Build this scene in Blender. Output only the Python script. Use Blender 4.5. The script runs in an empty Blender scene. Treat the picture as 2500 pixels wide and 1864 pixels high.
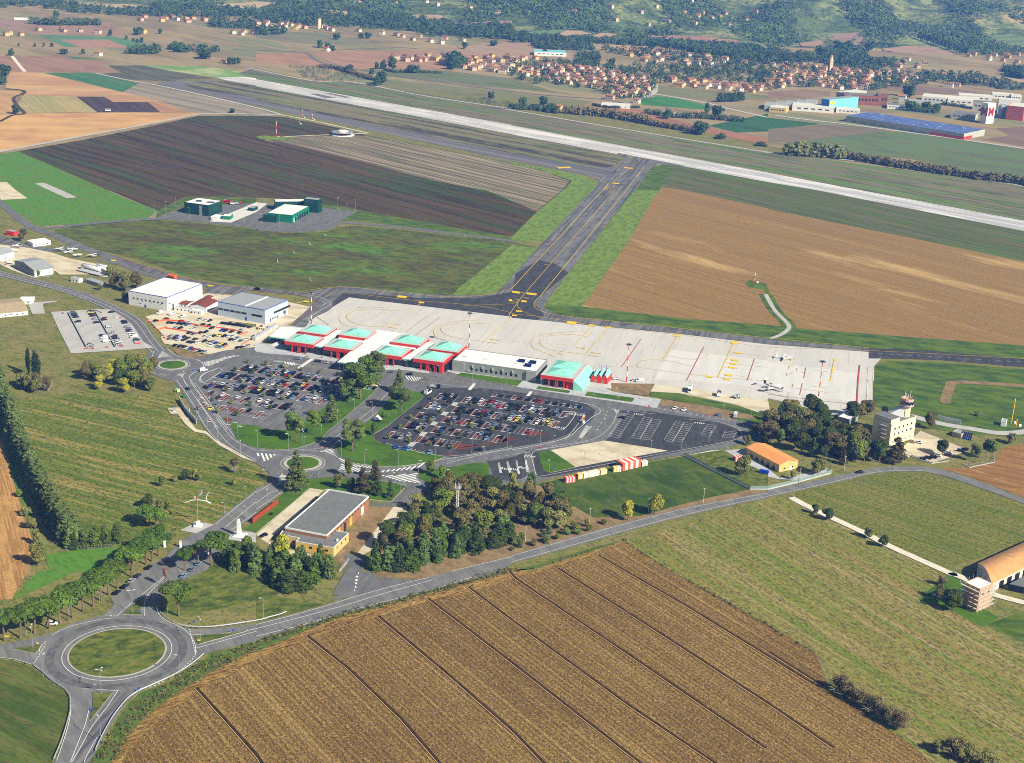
import bpy, bmesh, math, random
from mathutils import Vector, Matrix
from mathutils.geometry import tessellate_polygon
random.seed(7)
sc = bpy.context.scene
R = math.radians
# ---------------------------------------------------------------- camera, world, sun, exposure
FPX, PITCH, ROLL, CAMH = 3440.0, .3395, .0423, 310.0
cp, sp_, cr, sr = math.cos(PITCH), math.sin(PITCH), math.cos(ROLL), math.sin(ROLL)
cam_d = bpy.data.cameras.new('camera'); cam = bpy.data.objects.new('camera', cam_d)
sc.collection.objects.link(cam); sc.camera = cam
_r = Vector((cr, sr*sp_, sr*cp)); _u = Vector((-sr, cr*sp_, cr*cp)); _b = Vector((0, -cp, sp_))
cam.matrix_world = Matrix(((_r.x, _u.x, _b.x, 0), (_r.y, _u.y, _b.y, 0), (_r.z, _u.z, _b.z, CAMH), (0, 0, 0, 1)))
HAZE = 1.3e-4
cam_d.sensor_width = 36; cam_d.lens = FPX/2500*36; cam_d.clip_start = 1; cam_d.clip_end = 30000
SUN_AZ, SUN_EL = R(-38.0), R(36.0)      # direction towards the sun, angle from +X
world = bpy.data.worlds.new('World'); sc.world = world; world.use_nodes = True
wn = world.node_tree; bg = wn.nodes['Background']
sky = wn.nodes.new('ShaderNodeTexSky'); sky.sky_type = 'NISHITA'; sky.sun_disc = False
sky.sun_elevation = SUN_EL; sky.sun_rotation = R(90)-SUN_AZ
wn.links.new(sky.outputs[0], bg.inputs[0]); bg.inputs[1].default_value = .05
sd = bpy.data.lights.new('sun', 'SUN'); sun = bpy.data.objects.new('sun', sd); sc.collection.objects.link(sun)
sd.energy = 5.0; sd.angle = R(.5); sd.color = (1, .97, .92)
dv = Vector((math.cos(SUN_AZ)*math.cos(SUN_EL), math.sin(SUN_AZ)*math.cos(SUN_EL), math.sin(SUN_EL)))
sun.rotation_euler = dv.to_track_quat('Z', 'Y').to_euler(); sun.location = (300, -300, 400)
sc.view_settings.view_transform = 'Standard'; sc.view_settings.look = 'None'
sc.view_settings.exposure = .52; sc.view_settings.gamma = 1
sc.render.engine = 'CYCLES'; sc.cycles.use_denoising = False; sc.cycles.filter_width = 1.0; sc.cycles.max_bounces = 4
sc.cycles.volume_bounces = 0; sc.cycles.diffuse_bounces = 1; sc.cycles.glossy_bounces = 2

# ---------------------------------------------------------------- survey: photograph pixel -> point on the ground
WIN = {'F': (0, 0, .8864), 'a': (960, 940, 4.5607), 'b': (1180, 940, 4.5607), 'c': (480, 860, 5.0125), 'd': (680, 860, 4.5607),
       'K': (1380, 940, 2.6604), 'P': (1840, 860, 4.5607), 'C': (2080, 940, 5.3208), 'R': (130, 1500, 3.99), 'S': (640, 1080, 6.385),
       'Q': (330, 850, 6.385), 'T': (630, 760, 4.5607), 'U': (880, 800, 4.5607), 'V': (1100, 840, 4.5607), 'N': (0, 0, 1)}
def px(s):
    """'03: 1,2 3,4 F: 5,6' -> list of photograph pixels"""
    out = []; w = None
    for t in s.split():
        if t.endswith(':'):
            t = t[:-1]; w = WIN.get(t) or (625*int(t[0]), 466*int(t[1]), 3.5456)
        else:
            x, y = t.split(','); out.append((w[0]+float(x)/w[2], w[1]+float(y)/w[2]))
    return out
def ray(x, y):
    x = (x-1250)/FPX; y = -(y-932)/FPX
    x, y = cr*x-sr*y, sr*x+cr*y
    return Vector((x, cp+y*sp_, -sp_+y*cp))
FOOT = []
def gp(p, h=0.0):
    d = ray(*p); t = (h-CAMH)/d.z
    return Vector((d.x*t, d.y*t))
for q in ((-900, 5), (0, -12), (500, 22), (800, 62), (1250, 96), (1700, 108), (2100, 122), (2500, 128), (3200, 150)):
    FOOT.append(gp(q))
def foot_y(X):
    if X <= FOOT[0].x: return FOOT[0].y
    for a, b in zip(FOOT, FOOT[1:]):
        if X <= b.x: return a.y+(b.y-a.y)*(X-a.x)/(b.x-a.x)
    return FOOT[-1].y
def terr(X, Y):
    d = Y-foot_y(X)
    if d <= 0: return 0.0
    s = min(1, d/500.0)
    und = 22*math.sin(X/210+1.3)*math.sin(Y/260+X/500)+14*math.sin(X/97+Y/140)+9*math.sin(X/61-Y/83+2)
    h = s*(d*.075+und*min(1, d/350.0)+18*min(1, d/350.0))
    return h if h < 200 else 200+70*(1-math.exp((200-h)/70))
def hit(p):
    d = ray(*p); a = 400.0; prev = None
    if d.z >= -.001: d.z = -.001
    s = gp(p)
    if s.y < foot_y(s.x)-2: return Vector((s.x, s.y, 0))
    t = 1500/d.y
    while t*d.y < 12000:
        X, Y, Z = d.x*t, d.y*t, CAMH+d.z*t
        if Z < terr(X, Y): return Vector((X, Y, terr(X, Y)))
        t += 6
    return Vector((X, Y, terr(X, Y)))
def G(s, h=0.0): return [gp(p, h) for p in px(s)]
def Hh(base, top):
    B = gp(base); d = ray(*top); return CAMH+d.z*B.length/math.hypot(d.x, d.y)
def ang(s):
    a, b = G(s); return math.atan2(b.y-a.y, b.x-a.x)
def smooth(pts, n=6, closed=False):
    out = []; N = len(pts)
    rng = range(N) if closed else range(N-1)
    for i in rng:
        g = (lambda k: pts[k % N]) if closed else (lambda k: pts[min(max(k, 0), N-1)])
        a, b, c, d = g(i-1), g(i), g(i+1), g(i+2)
        for k in range(n):
            t = k/n
            out.append(.5*((2*b)+(c-a)*t+(2*a-5*b+4*c-d)*t*t+(3*b-a-3*c+d)*t*t*t))
    if not closed: out.append(pts[-1])
    return out

# ---------------------------------------------------------------- materials
def lin(c):
    return tuple(((v/255)/12.92 if v/255 <= .04045 else ((v/255+.055)/1.055)**2.4) for v in c)+(1,)
MATS = {}
def M(name, col, rough=.8, metal=0, var=0, scale=.3, spec=.3, rnd=0):
    if name in MATS: return MATS[name]
    m = bpy.data.materials.new(name); m.use_nodes = True; nt = m.node_tree; b = nt.nodes['Principled BSDF']
    b.inputs['Base Color'].default_value = lin(col); b.inputs['Roughness'].default_value = rough
    b.inputs['Metallic'].default_value = metal; b.inputs['Specular IOR Level'].default_value = spec
    if var or rnd:
        hs = nt.nodes.new('ShaderNodeHueSaturation'); hs.inputs['Color'].default_value = lin(col)
        if var:
            tc = nt.nodes.new('ShaderNodeNewGeometry'); n = nt.nodes.new('ShaderNodeTexNoise'); n.inputs['Scale'].default_value = scale; n.inputs['Detail'].default_value = 5
            nt.links.new(tc.outputs['Position'], n.inputs['Vector'])
            mr = nt.nodes.new('ShaderNodeMapRange'); mr.inputs[1].default_value = .3; mr.inputs[2].default_value = .7
            mr.inputs[3].default_value = 1-var; mr.inputs[4].default_value = 1+var
            nt.links.new(n.outputs[0], mr.inputs[0]); nt.links.new(mr.outputs[0], hs.inputs['Value'])
        if rnd:
            oi = nt.nodes.new('ShaderNodeObjectInfo'); m2 = nt.nodes.new('ShaderNodeMapRange')
            m2.inputs[3].default_value = .5-rnd; m2.inputs[4].default_value = .5+rnd
            nt.links.new(oi.outputs['Random'], m2.inputs[0]); nt.links.new(m2.outputs[0], hs.inputs['Hue'])
            m3 = nt.nodes.new('ShaderNodeMapRange'); m3.inputs[3].default_value = .75; m3.inputs[4].default_value = 1.3
            mm = nt.nodes.new('ShaderNodeMath'); mm.operation = 'MULTIPLY'; mm.inputs[1].default_value = 7.31
            fr = nt.nodes.new('ShaderNodeMath'); fr.operation = 'FRACT'
            nt.links.new(oi.outputs['Random'], mm.inputs[0]); nt.links.new(mm.outputs[0], fr.inputs[0]); nt.links.new(fr.outputs[0], m3.inputs[0])
            if var:
                mu = nt.nodes.new('ShaderNodeMath'); mu.operation = 'MULTIPLY'; nt.links.new(mr.outputs[0], mu.inputs[0]); nt.links.new(m3.outputs[0], mu.inputs[1]); nt.links.new(mu.outputs[0], hs.inputs['Value'])
            else: nt.links.new(m3.outputs[0], hs.inputs['Value'])
        nt.links.new(hs.outputs[0], b.inputs['Base Color'])
    MATS[name] = m; return m
def GM(name, base, layers, angle=0.0, bump=None, rough=.95):
    """ground material: base colour, then layers (colour, metres along rows, metres across rows, lo, hi, strength);
    a layer with lo None is a regular drill-row wave of that spacing"""
    if name in MATS: return MATS[name]
    m = bpy.data.materials.new(name); m.use_nodes = True; nt = m.node_tree; b = nt.nodes['Principled BSDF']
    b.inputs['Roughness'].default_value = rough; b.inputs['Specular IOR Level'].default_value = .1
    geo = nt.nodes.new('ShaderNodeNewGeometry')
    rot = nt.nodes.new('ShaderNodeVectorRotate'); rot.rotation_type = 'Z_AXIS'; rot.inputs['Angle'].default_value = -angle
    nt.links.new(geo.outputs['Position'], rot.inputs['Vector'])
    prev = None
    def noise(al, ac, det=4):
        mp = nt.nodes.new('ShaderNodeVectorMath'); mp.operation = 'MULTIPLY'; mp.inputs[1].default_value = (1/al, 1/ac, 0)
        ad = nt.nodes.new('ShaderNodeVectorMath'); ad.operation = 'ADD'; ad.inputs[1].default_value = (random.random()*90, random.random()*90, random.random()*50)
        n = nt.nodes.new('ShaderNodeTexNoise'); n.inputs['Scale'].default_value = 1; n.inputs['Detail'].default_value = det; n.inputs['Roughness'].default_value = .6
        nt.links.new(rot.outputs[0], mp.inputs[0]); nt.links.new(mp.outputs[0], ad.inputs[0]); nt.links.new(ad.outputs[0], n.inputs['Vector'])
        return n.outputs[0]
    for (col, al, ac, lo, hi, st) in layers:
        if lo is None:
            w = nt.nodes.new('ShaderNodeTexWave'); w.bands_direction = 'Y'; w.inputs['Scale'].default_value = 2*math.pi/ac/20*1.0
            w.inputs['Distortion'].default_value = al; w.inputs['Detail'].default_value = 3; w.inputs['Detail Scale'].default_value = 1.2
            nt.links.new(rot.outputs[0], w.inputs['Vector']); src = w.outputs[1]; lo_, hi_ = .25, .85
        else: src = noise(al, ac); lo_, hi_ = lo, hi
        mr = nt.nodes.new('ShaderNodeMapRange'); mr.inputs[1].default_value = lo_; mr.inputs[2].default_value = hi_
        mr.inputs[3].default_value = 0; mr.inputs[4].default_value = st
        nt.links.new(src, mr.inputs[0])
        mx = nt.nodes.new('ShaderNodeMix'); mx.data_type = 'RGBA'
        nt.links.new(mr.outputs[0], mx.inputs[0])
        if prev is None: mx.inputs[6].default_value = lin(base)
        else: nt.links.new(prev, mx.inputs[6])
        mx.inputs[7].default_value = lin(col); prev = mx.outputs[2]
    if prev is None: b.inputs['Base Color'].default_value = lin(base)
    else: nt.links.new(prev, b.inputs['Base Color'])
    if bump:
        bn = nt.nodes.new('ShaderNodeBump'); bn.inputs['Strength'].default_value = 1; bn.inputs['Distance'].default_value = bump[2]
        nt.links.new(noise(bump[0], bump[1], 3), bn.inputs['Height']); nt.links.new(bn.outputs[0], b.inputs['Normal'])
    MATS[name] = m; return m

# ---------------------------------------------------------------- mesh builder
class MB:
    def __init__(s): s.v = []; s.f = []; s.m = []
    def add(s, vs, fs, mi=0):
        o = len(s.v); s.v += [tuple(x) for x in vs]; s.f += [tuple(o+i for i in f) for f in fs]; s.m += [mi]*len(fs); return s
    def prism(s, poly, z0, z1, mi=0, top=None, bottom=False):
        n = len(poly); vs = [(p[0], p[1], z0) for p in poly]+[(p[0], p[1], z1) for p in poly]
        a = sum(poly[i][0]*poly[(i+1) % n][1]-poly[(i+1) % n][0]*poly[i][1] for i in range(n))
        idx = list(range(n)) if a > 0 else list(range(n-1, -1, -1))
        s.add(vs, [(idx[i], idx[(i+1) % n], idx[(i+1) % n]+n, idx[i]+n) for i in range(n)], mi)
        if n == 4 or n > 12 and False: fs = [tuple(i+n for i in idx)]
        else: fs = [tuple(i+n for i in t) for t in tessellate_polygon([[Vector((p[0], p[1], 0)) for p in poly]])]
        s.add(vs, fs, mi if top is None else top)
        if bottom: s.add(vs, [tuple(reversed(idx))], mi)
        return s
    def box(s, c, size, rot=0.0, mi=0, top=None, bottom=True):
        x, y, z = c; a, b, h = size; ca, sa = math.cos(rot), math.sin(rot)
        P = [(x+ca*u-sa*v, y+sa*u+ca*v) for u, v in ((-a/2, -b/2), (a/2, -b/2), (a/2, b/2), (-a/2, b/2))]
        return s.prism(P, z, z+h, mi, top, bottom)
    def tube(s, p, q, r0, r1=None, n=6, mi=0, caps=True):
        p, q = Vector(p), Vector(q); r1 = r0 if r1 is None else r1
        d = (q-p).normalized(); a = d.orthogonal().normalized(); b = d.cross(a); vs = []
        for c, r in ((p, r0), (q, r1)):
            for k in range(n):
                t = 2*math.pi*k/n; vs.append(c+a*math.cos(t)*r+b*math.sin(t)*r)
        fs = [(k, (k+1) % n, n+(k+1) % n, n+k) for k in range(n)]
        if caps: fs += [tuple(range(n-1, -1, -1)), tuple(range(n, 2*n))]
        return s.add(vs, fs, mi)
    def lathe(s, prof, n=12, mi=0, o=(0, 0, 0), axis='Z'):
        vs = []
        for r, z in prof:
            for k in range(n):
                t = 2*math.pi*k/n
                if axis == 'Z': vs.append((o[0]+r*math.cos(t), o[1]+r*math.sin(t), o[2]+z))
                else: vs.append((o[0]+z, o[1]+r*math.cos(t), o[2]+r*math.sin(t)))
        fs = []
        for j in range(len(prof)-1):
            for k in range(n):
                fs.append((j*n+k, j*n+(k+1) % n, (j+1)*n+(k+1) % n, (j+1)*n+k))
        fs += [tuple(range(n-1, -1, -1)), tuple(range((len(prof)-1)*n, len(prof)*n))]
        return s.add(vs, fs, mi)
    def shift(s, o): s.v = [(v[0]-o[0], v[1]-o[1], v[2]-o[2]) for v in s.v]; return s
    def mesh(s, name, mats, smooth_=False):
        me = bpy.data.meshes.new(name); me.from_pydata(s.v, [], s.f)
        for m in mats: me.materials.append(m)
        me.polygons.foreach_set('material_index', s.m)
        if smooth_: me.polygons.foreach_set('use_smooth', [True]*len(s.f))
        me.update(); return me
def tagd(o, label=None, cat=None, group=None, kind=None):
    if label: o['label'] = label
    if cat: o['category'] = cat
    if group: o['group'] = group
    if kind: o['kind'] = kind
    return o
def link(name, data, parent=None, loc=(0, 0, 0), rz=0.0, **k):
    o = bpy.data.objects.new(name, data); sc.collection.objects.link(o)
    o.location = loc; o.rotation_euler = (0, 0, rz)
    if parent: o.parent = parent
    return tagd(o, **k)
def thing(name, loc, label, cat, group=None, rz=0.0): return link(name, None, None, loc, rz, label=label, cat=cat, group=group)
def part(name, mb, mats, parent, world_=True, sm=False, label=None):
    """mesh given in world coordinates, stored relative to its thing (and its part)"""
    if world_:
        o = Vector((0, 0, 0)); q = parent
        while q: o += Vector(q.location); q = q.parent
        mb.shift(o)
    if not isinstance(mats, (list, tuple)): mats = [mats]
    return link(name, mb.mesh(name, mats, sm), parent, label=label)

# ---------------------------------------------------------------- ground sheets (each a few mm above the one before)
ZC = [0.02]
def nz(): ZC[0] += .003; return ZC[0]
def zc(): return ZC[0]
def sheet(name, pts, mat, closed_smooth=0, drape=False, height=None, edge=None):
    if isinstance(pts, str): pts = px(pts)
    if not isinstance(pts[0], Vector): pts = [hit(p).xy if drape else gp(p) for p in pts]
    if closed_smooth: pts = smooth(pts, closed_smooth, True)
    z = nz(); mb = MB()
    if drape:
        bm = bmesh.new(); vs = [bm.verts.new((p.x, p.y, 0)) for p in pts]
        for t in tessellate_polygon([[Vector((p.x, p.y, 0)) for p in pts]]): bm.faces.new([vs[i] for i in t])
        x0, x1 = min(p.x for p in pts), max(p.x for p in pts); y0, y1 = min(p.y for p in pts), max(p.y for p in pts)
        for k in range(int(x0//GRID)+1, int(x1//GRID)+1):
            bmesh.ops.bisect_plane(bm, geom=bm.verts[:]+bm.edges[:]+bm.faces[:], plane_co=(k*GRID, 0, 0), plane_no=(1, 0, 0))
        for k in range(int(y0//GRID)+1, int(y1//GRID)+1):
            bmesh.ops.bisect_plane(bm, geom=bm.verts[:]+bm.edges[:]+bm.faces[:], plane_co=(0, k*GRID, 0), plane_no=(0, 1, 0))
        bmesh.ops.triangulate(bm, faces=bm.faces[:])
        for v in bm.verts: v.co.z = terr(v.co.x, v.co.y)+z+(1.2 if v.co.y > foot_y(v.co.x)-GRID else 0)
        bmesh.ops.recalc_face_normals(bm, faces=bm.faces[:])
        me = bpy.data.meshes.new(name); bm.to_mesh(me); bm.free(); me.materials.append(mat)
        return link(name, me, kind='structure')
    if height:
        mb.prism(pts, -.05, z+height, 0 if edge is None else 1)
        if edge is not None:
            nwall = len(pts); mb.m = [1]*nwall+[0]*(len(mb.m)-nwall)
            return link(name, mb.mesh(name, [mat, edge]), kind='structure')
    else:
        mb.add([(p.x, p.y, z) for p in pts], [tuple(t) for t in tessellate_polygon([[Vector((p.x, p.y, 0)) for p in pts]])])
    o = link(name, mb.mesh(name, [mat]), kind='structure')
    me = o.data
    if me.polygons and not height:
        # faces up
        fl = [tuple(reversed(p.vertices)) if p.normal.z < 0 else tuple(p.vertices) for p in me.polygons]
        me2 = bpy.data.meshes.new(name); me2.from_pydata([v.co[:] for v in me.vertices], [], fl); me2.materials.append(mat); o.data = me2
    return o
def offset(pts, d):
    out = []; n = len(pts)
    for i, p in enumerate(pts):
        a = pts[max(i-1, 0)]; b = pts[min(i+1, n-1)]
        t = (b-a); t = t.normalized() if t.length > 1e-6 else Vector((1, 0))
        out.append(p+Vector((-t.y, t.x))*d)
    return out
def strip_mb(mb, pts, w, z, mi=0):
    L = offset(pts, w/2); Rr = offset(pts, -w/2)
    vs = [(p.x, p.y, z) for p in L]+[(p.x, p.y, z) for p in Rr]; n = len(pts)
    mb.add(vs, [(n+i, n+i+1, i+1, i) for i in range(n-1)], mi)
def resample(pts, step):
    out = [pts[0]]; acc = 0
    for a, b in zip(pts, pts[1:]):
        L = (b-a).length; t = step-acc
        while t <= L:
            out.append(a.lerp(b, t/L)); t += step
        acc = (acc+L) % step if L > 0 else acc
    return out
def road(name, s, w, mat, n=5, lines=None, sm=True):
    c = G(s) if isinstance(s, str) else s
    if sm: c = smooth(c, n)
    mb = MB(); strip_mb(mb, c, w, nz())
    o = link(name, mb.mesh(name, [mat]), kind='structure')
    if lines:
        for d in lines: MARK.append((offset(c, d), .22, 'w'))
    return o
MARK = []       # painted lines: (points, width, colour)
def line(s, w=.2, col='w', sm=0, dash=None):
    p = G(s) if isinstance(s, str) else s
    if sm: p = smooth(p, sm)
    if dash:
        q = resample(p, .5); k = int((dash[0]+dash[1])*2); on = int(dash[0]*2)
        for i in range(0, len(q)-1, k):
            seg = q[i:i+on+1]
            if len(seg) > 1: MARK.append((seg, w, col))
    else: MARK.append((p, w, col))
def hatch(s, a, gap, w, col='w'):
    P = G(s) if isinstance(s, str) else s
    ca, sa = math.cos(a), math.sin(a); U = [Vector((p.x*ca+p.y*sa, -p.x*sa+p.y*ca)) for p in P]
    y = min(u.y for u in U)+gap/2; y1 = max(u.y for u in U)
    while y < y1:
        xs = []
        for i in range(len(U)):
            p, q = U[i], U[(i+1) % len(U)]
            if (p.y-y)*(q.y-y) < 0: xs.append(p.x+(q.x-p.x)*(y-p.y)/(q.y-p.y))
        xs.sort()
        for k in range(0, len(xs)-1, 2):
            MARK.append(([Vector((xs[k]*ca-y*sa, xs[k]*sa+y*ca)), Vector((xs[k+1]*ca-y*sa, xs[k+1]*sa+y*ca))], w, col))
        y += gap
def inside(p, poly):
    c = False; n = len(poly)
    for i in range(n):
        a, b = poly[i], poly[i-1]
        if (a[1] > p[1]) != (b[1] > p[1]) and p[0] < (b[0]-a[0])*(p[1]-a[1])/(b[1]-a[1])+a[0]: c = not c
    return c
GRID = 40.0
# ================================================================ TERRAIN AND FIELDS
aG = ang('13: 1090,430 2216,1380'); aC = ang('33: 300,420 1500,1180'); aA = ang('02: 330,510 1500,800'); aH = ang('03: 0,1000 580,1260')
aR = ang('31: 0,640 2216,1230'); aD = ang('10: 250,1235 1800,1620'); aRW = ang('10: 0,720 2216,1120'); aL = ang('02: 20,520 260,1400')
aT = ang('21: 85,925 888,0'); aAP = ang('11: 830,930 2216,1095')
m_far = GM('farmland_brown', (148, 132, 96), [((118, 106, 76), 260, 90, .45, .6, .8), ((110, 124, 84), 300, 120, .55, .62, .7), ((176, 148, 118), 200, 14, .5, .75, .6), ((105, 92, 78), 40, 6, .5, .8, .5)], aR)
m_hill = GM('hill_woodland', (92, 108, 64), [((138, 146, 94), 240, 160, .46, .56, .85), ((58, 76, 44), 60, 60, .45, .6, .8), ((168, 148, 110), 330, 200, .58, .63, .8), ((30, 44, 30), 9, 9, .5, .62, .8)], .3)
def build_terrain():
    xs = [-5000+GRID*i for i in range(0, 290)]; ys = [160+GRID*i for i in range(0, 180)]
    v = []; n = len(xs)
    for y in ys:
        for x in xs: v.append((x, y, terr(x, y)))
    f = []; mi = []
    for j in range(len(ys)-1):
        for i in range(n-1):
            a = j*n+i; f += [(a, a+1, a+n+1), (a, a+n+1, a+n)]
            k = 1 if ys[j]+GRID > foot_y(xs[i]) else 0; mi += [k, k]
    me = bpy.data.meshes.new('terrain'); me.from_pydata(v, [], f); me.materials.append(m_far); me.materials.append(m_hill)
    me.polygons.foreach_set('material_index', mi); me.update()
    link('terrain', me, kind='structure')
build_terrain()
# big base of meadow green under the airfield
m_base = GM('meadow', (120, 120, 60), [((134, 122, 76), 16, 8, .45, .6, .8), ((92, 104, 42), 14, 7, .5, .62, .7), ((72, 76, 38), 2.2, 1.4, .5, .62, .7), ((150, 140, 92), 1.6, 1, .56, .68, .5)], aA)
m_lawn = GM('bright_lawn', (76, 106, 20), [((54, 82, 14), 16, 9, .45, .65, .8), ((80, 124, 36), 3, 2, .5, .75, .5)], aA)
m_verge = GM('verge_grass', (114, 136, 54), [((84, 108, 34), 9, 5, .42, .62, .85), ((132, 146, 84), 4, 2, .55, .75, .6), ((60, 74, 36), 2, 1.4, .5, .75, .5)], aT)
m_verge2 = GM('verge_grass_dark', (88, 108, 32), [((50, 76, 28), 18, 8, .42, .62, .85), ((112, 122, 58), 5, 3, .55, .75, .6)], aAP)
m_left = GM('bright_green_crop', (88, 128, 40), [((104, 116, 48), 60, 8, .5, .62, .7), ((36, 98, 34), 5, 2, .45, .7, .6)], aD)
m_gold = GM('ploughed_gold', (148, 120, 64), [((104, 78, 40), 900, 1.5, .44, .58, .6), ((184, 152, 88), 900, 2.8, .54, .62, .55), ((108, 80, 42), 110, 34, .46, .60, .5), ((84, 60, 28), .4, 2.3, None, None, .45), ((54, 38, 16), 1.2, .55, .47, .58, .7), ((208, 176, 108), .9, .5, .54, .66, .55)], aG, bump=(1.5, .8, .45))
m_gold2 = GM('ploughed_gold_headland', (152, 122, 64), [((96, 66, 32), 60, 1.3, .46, .58, .8), ((62, 40, 18), 3, .7, .47, .6, .8), ((216, 178, 112), 1.3, .6, .55, .66, .6)], ang('13: 0,700 1500,250'), bump=(3, .7, .25))
m_stub = GM('stubble_green_brown', (134, 122, 64), [((102, 120, 38), 160, 4, .46, .58, .85), ((112, 130, 36), 90, 1.6, .5, .62, .8), ((168, 144, 104), 120, 1.8, .53, .64, .75), ((66, 58, 28), 2, .8, .48, .6, .75), ((190, 168, 122), 2, .7, .57, .7, .5)], aC, bump=(1.6, .7, .2))
m_stubD = GM('stubble_olive', (116, 118, 48), [((86, 106, 28), 90, 4.5, .44, .60, .8), ((150, 130, 78), 90, 2, .5, .66, .7), ((54, 58, 22), 2, .8, .48, .6, .75), ((160, 142, 88), 2, .7, .58, .7, .5)], ang('32: 400,1000 1900,1500'), bump=(1.6, .7, .2))
m_mead = GM('meadow_striped', (98, 114, 34), [((162, 138, 80), 90, 3.0, .47, .58, .85), ((80, 102, 26), 110, 7, .46, .60, .8), ((100, 118, 40), 18, 1.6, .5, .66, .7), ((48, 60, 18), 1.8, 1, .48, .6, .75), ((178, 154, 98), 1.2, .8, .57, .68, .5)], aA, bump=(1.5, .9, .2))
m_botl = GM('sown_green_rows', (92, 108, 42), [((112, 96, 56), 40, .9, .46, .6, .8), ((56, 80, 24), 60, 8, .45, .62, .8), ((56, 62, 26), 5, .8, .5, .62, .6)], aH)
m_goldL = GM('ploughed_straw', (188, 144, 86), [((138, 100, 56), 30, .9, .44, .6, .8), ((206, 166, 104), 9, 5, .5, .7, .6), ((104, 76, 44), .8, .6, .5, .66, .7)], aL, bump=(1, .7, .2))
m_brownR = GM('ploughed_brown', (146, 116, 62), [((120, 92, 56), 400, 3.2, .44, .62, .6), ((166, 134, 88), 500, 2.6, .53, .68, .5), ((198, 166, 108), 220, 46, .58, .72, .75), ((88, 64, 40), 1.4, 1, .5, .66, .6)], aR)
m_brownE = GM('ploughed_brown_small', (150, 110, 62), [((124, 90, 50), 60, 2, .44, .6, .8), ((176, 138, 88), 12, 5, .52, .7, .6), ((84, 60, 34), .9, .7, .5, .66, .6)], ang('32: 1700,800 2216,900'))
m_dark = GM('ploughed_dark', (82, 66, 38), [((56, 80, 26), 240, 30, .50, .60, .8), ((100, 70, 42), 120, 7, .52, .66, .7), ((54, 44, 24), 200, 9, .45, .62, .85), ((98, 86, 72), 160, 3.4, .56, .68, .6), ((58, 82, 40), 60, 5, .54, .66, .5)], aD)
m_lstr = GM('striped_stubble_grey', (120, 108, 88), [((156, 142, 118), 400, 5.2, .46, .54, .9), ((78, 74, 54), 300, 4.4, .48, .58, .85), ((84, 92, 56), 120, 18, .5, .62, .5)], aD)
m_mid = GM('airside_grass', (96, 100, 36), [((82, 68, 42), 60, 26, .46, .60, .75), ((84, 126, 34), 70, 24, .50, .62, .8), ((46, 64, 30), 12, 5, .45, .62, .7), ((110, 116, 64), 5, 2.4, .55, .72, .6)], aAP)
m_inf = GM('infield_dry_grass', (118, 112, 82), [((60, 56, 50), 240, 14, .44, .54, .9), ((86, 112, 58), 200, 16, .52, .64, .6), ((142, 130, 92), 18, 8, .5, .7, .5)], aRW)
m_bey = GM('airfield_strip_grass', (104, 106, 70), [((124, 110, 90), 300, 18, .46, .58, .9), ((92, 124, 46), 320, 22, .50, .60, .8), ((140, 128, 116), 200, 4, .55, .68, .7), ((60, 72, 48), 60, 5, .48, .64, .7)], aRW)
m_rdk = GM('strip_grass_dark', (86, 94, 46), [((106, 96, 74), 220, 8, .46, .6, .8), ((78, 108, 36), 200, 14, .5, .62, .7), ((60, 62, 38), 80, 3, .5, .66, .6)], aR)
m_asph = GM('asphalt', (104, 104, 104), [((122, 121, 118), 9, 5, .46, .64, .7), ((84, 84, 86), 30, 3, .5, .68, .6), ((136, 134, 128), 2, 1.4, .58, .74, .4)], aT, rough=.85)
m_asphR = GM('asphalt_road', (112, 112, 110), [((132, 130, 126), 12, 6, .46, .64, .7), ((88, 88, 90), 16, 2, .5, .68, .6)], aC, rough=.85)
m_asphD = GM('asphalt_new', (66, 66, 68), [((80, 80, 82), 12, 6, .46, .64, .7), ((44, 44, 46), 30, 2, .5, .68, .6), ((104, 102, 98), 26, 12, .62, .74, .5)], aT, rough=.85)
m_asphT = GM('asphalt_taxiway', (108, 108, 108), [((128, 126, 124), 60, 10, .46, .62, .7), ((66, 66, 70), 120, 2.4, .48, .64, .7), ((74, 74, 78), 14, 9, .52, .62, .6)], aT, rough=.85)
m_asphP = GM('asphalt_parallel_taxiway', (116, 112, 110), [((84, 84, 96), 900, 9, .47, .56, .8), ((132, 124, 118), 80, 4, .5, .66, .5)], aRW, rough=.85)
m_conc = GM('concrete_apron', (196, 192, 184), [((182, 181, 178), 60, 13, .46, .56, .5), ((204, 201, 195), 50, 40, .52, .66, .5), ((158, 156, 152), 40, 2, .55, .72, .6), ((176, 172, 166), 4, 3, .5, .7, .4)], aT, rough=.8)
m_concW = GM('concrete_apron_pale', (204, 202, 196), [((194, 192, 188), 60, 11, .48, .54, .6), ((180, 178, 174), 3, 2, .55, .75, .5)], aT, rough=.8)
m_run = GM('concrete_runway', (198, 196, 194), [((168, 168, 170), 320, 5, .45, .58, .85), ((150, 150, 158), 700, 1.4, .50, .60, .85), ((218, 218, 216), 90, 22, .5, .62, .7)], aRW, rough=.8)
m_pave = GM('pale_paving', (178, 180, 180), [((160, 162, 164), 6, 4, .45, .62, .8), ((192, 194, 194), 2.4, 1.8, .5, .7, .6)], aAP, rough=.8)
m_sand = GM('sandy_ground', (204, 194, 168), [((176, 160, 130), 18, 9, .45, .62, .8), ((210, 200, 174), 5, 4, .5, .7, .6), ((158, 144, 116), 1.6, 1.1, .56, .74, .5)], aAP)
m_gravel = GM('grey_gravel', (176, 174, 170), [((160, 158, 152), 12, 5, .45, .62, .7), ((190, 188, 184), 3, 2, .5, .7, .5)], aT)
m_track = GM('white_gravel_track', (216, 208, 190), [((190, 180, 158), 6, 2, .45, .65, .8)], aC)
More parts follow.
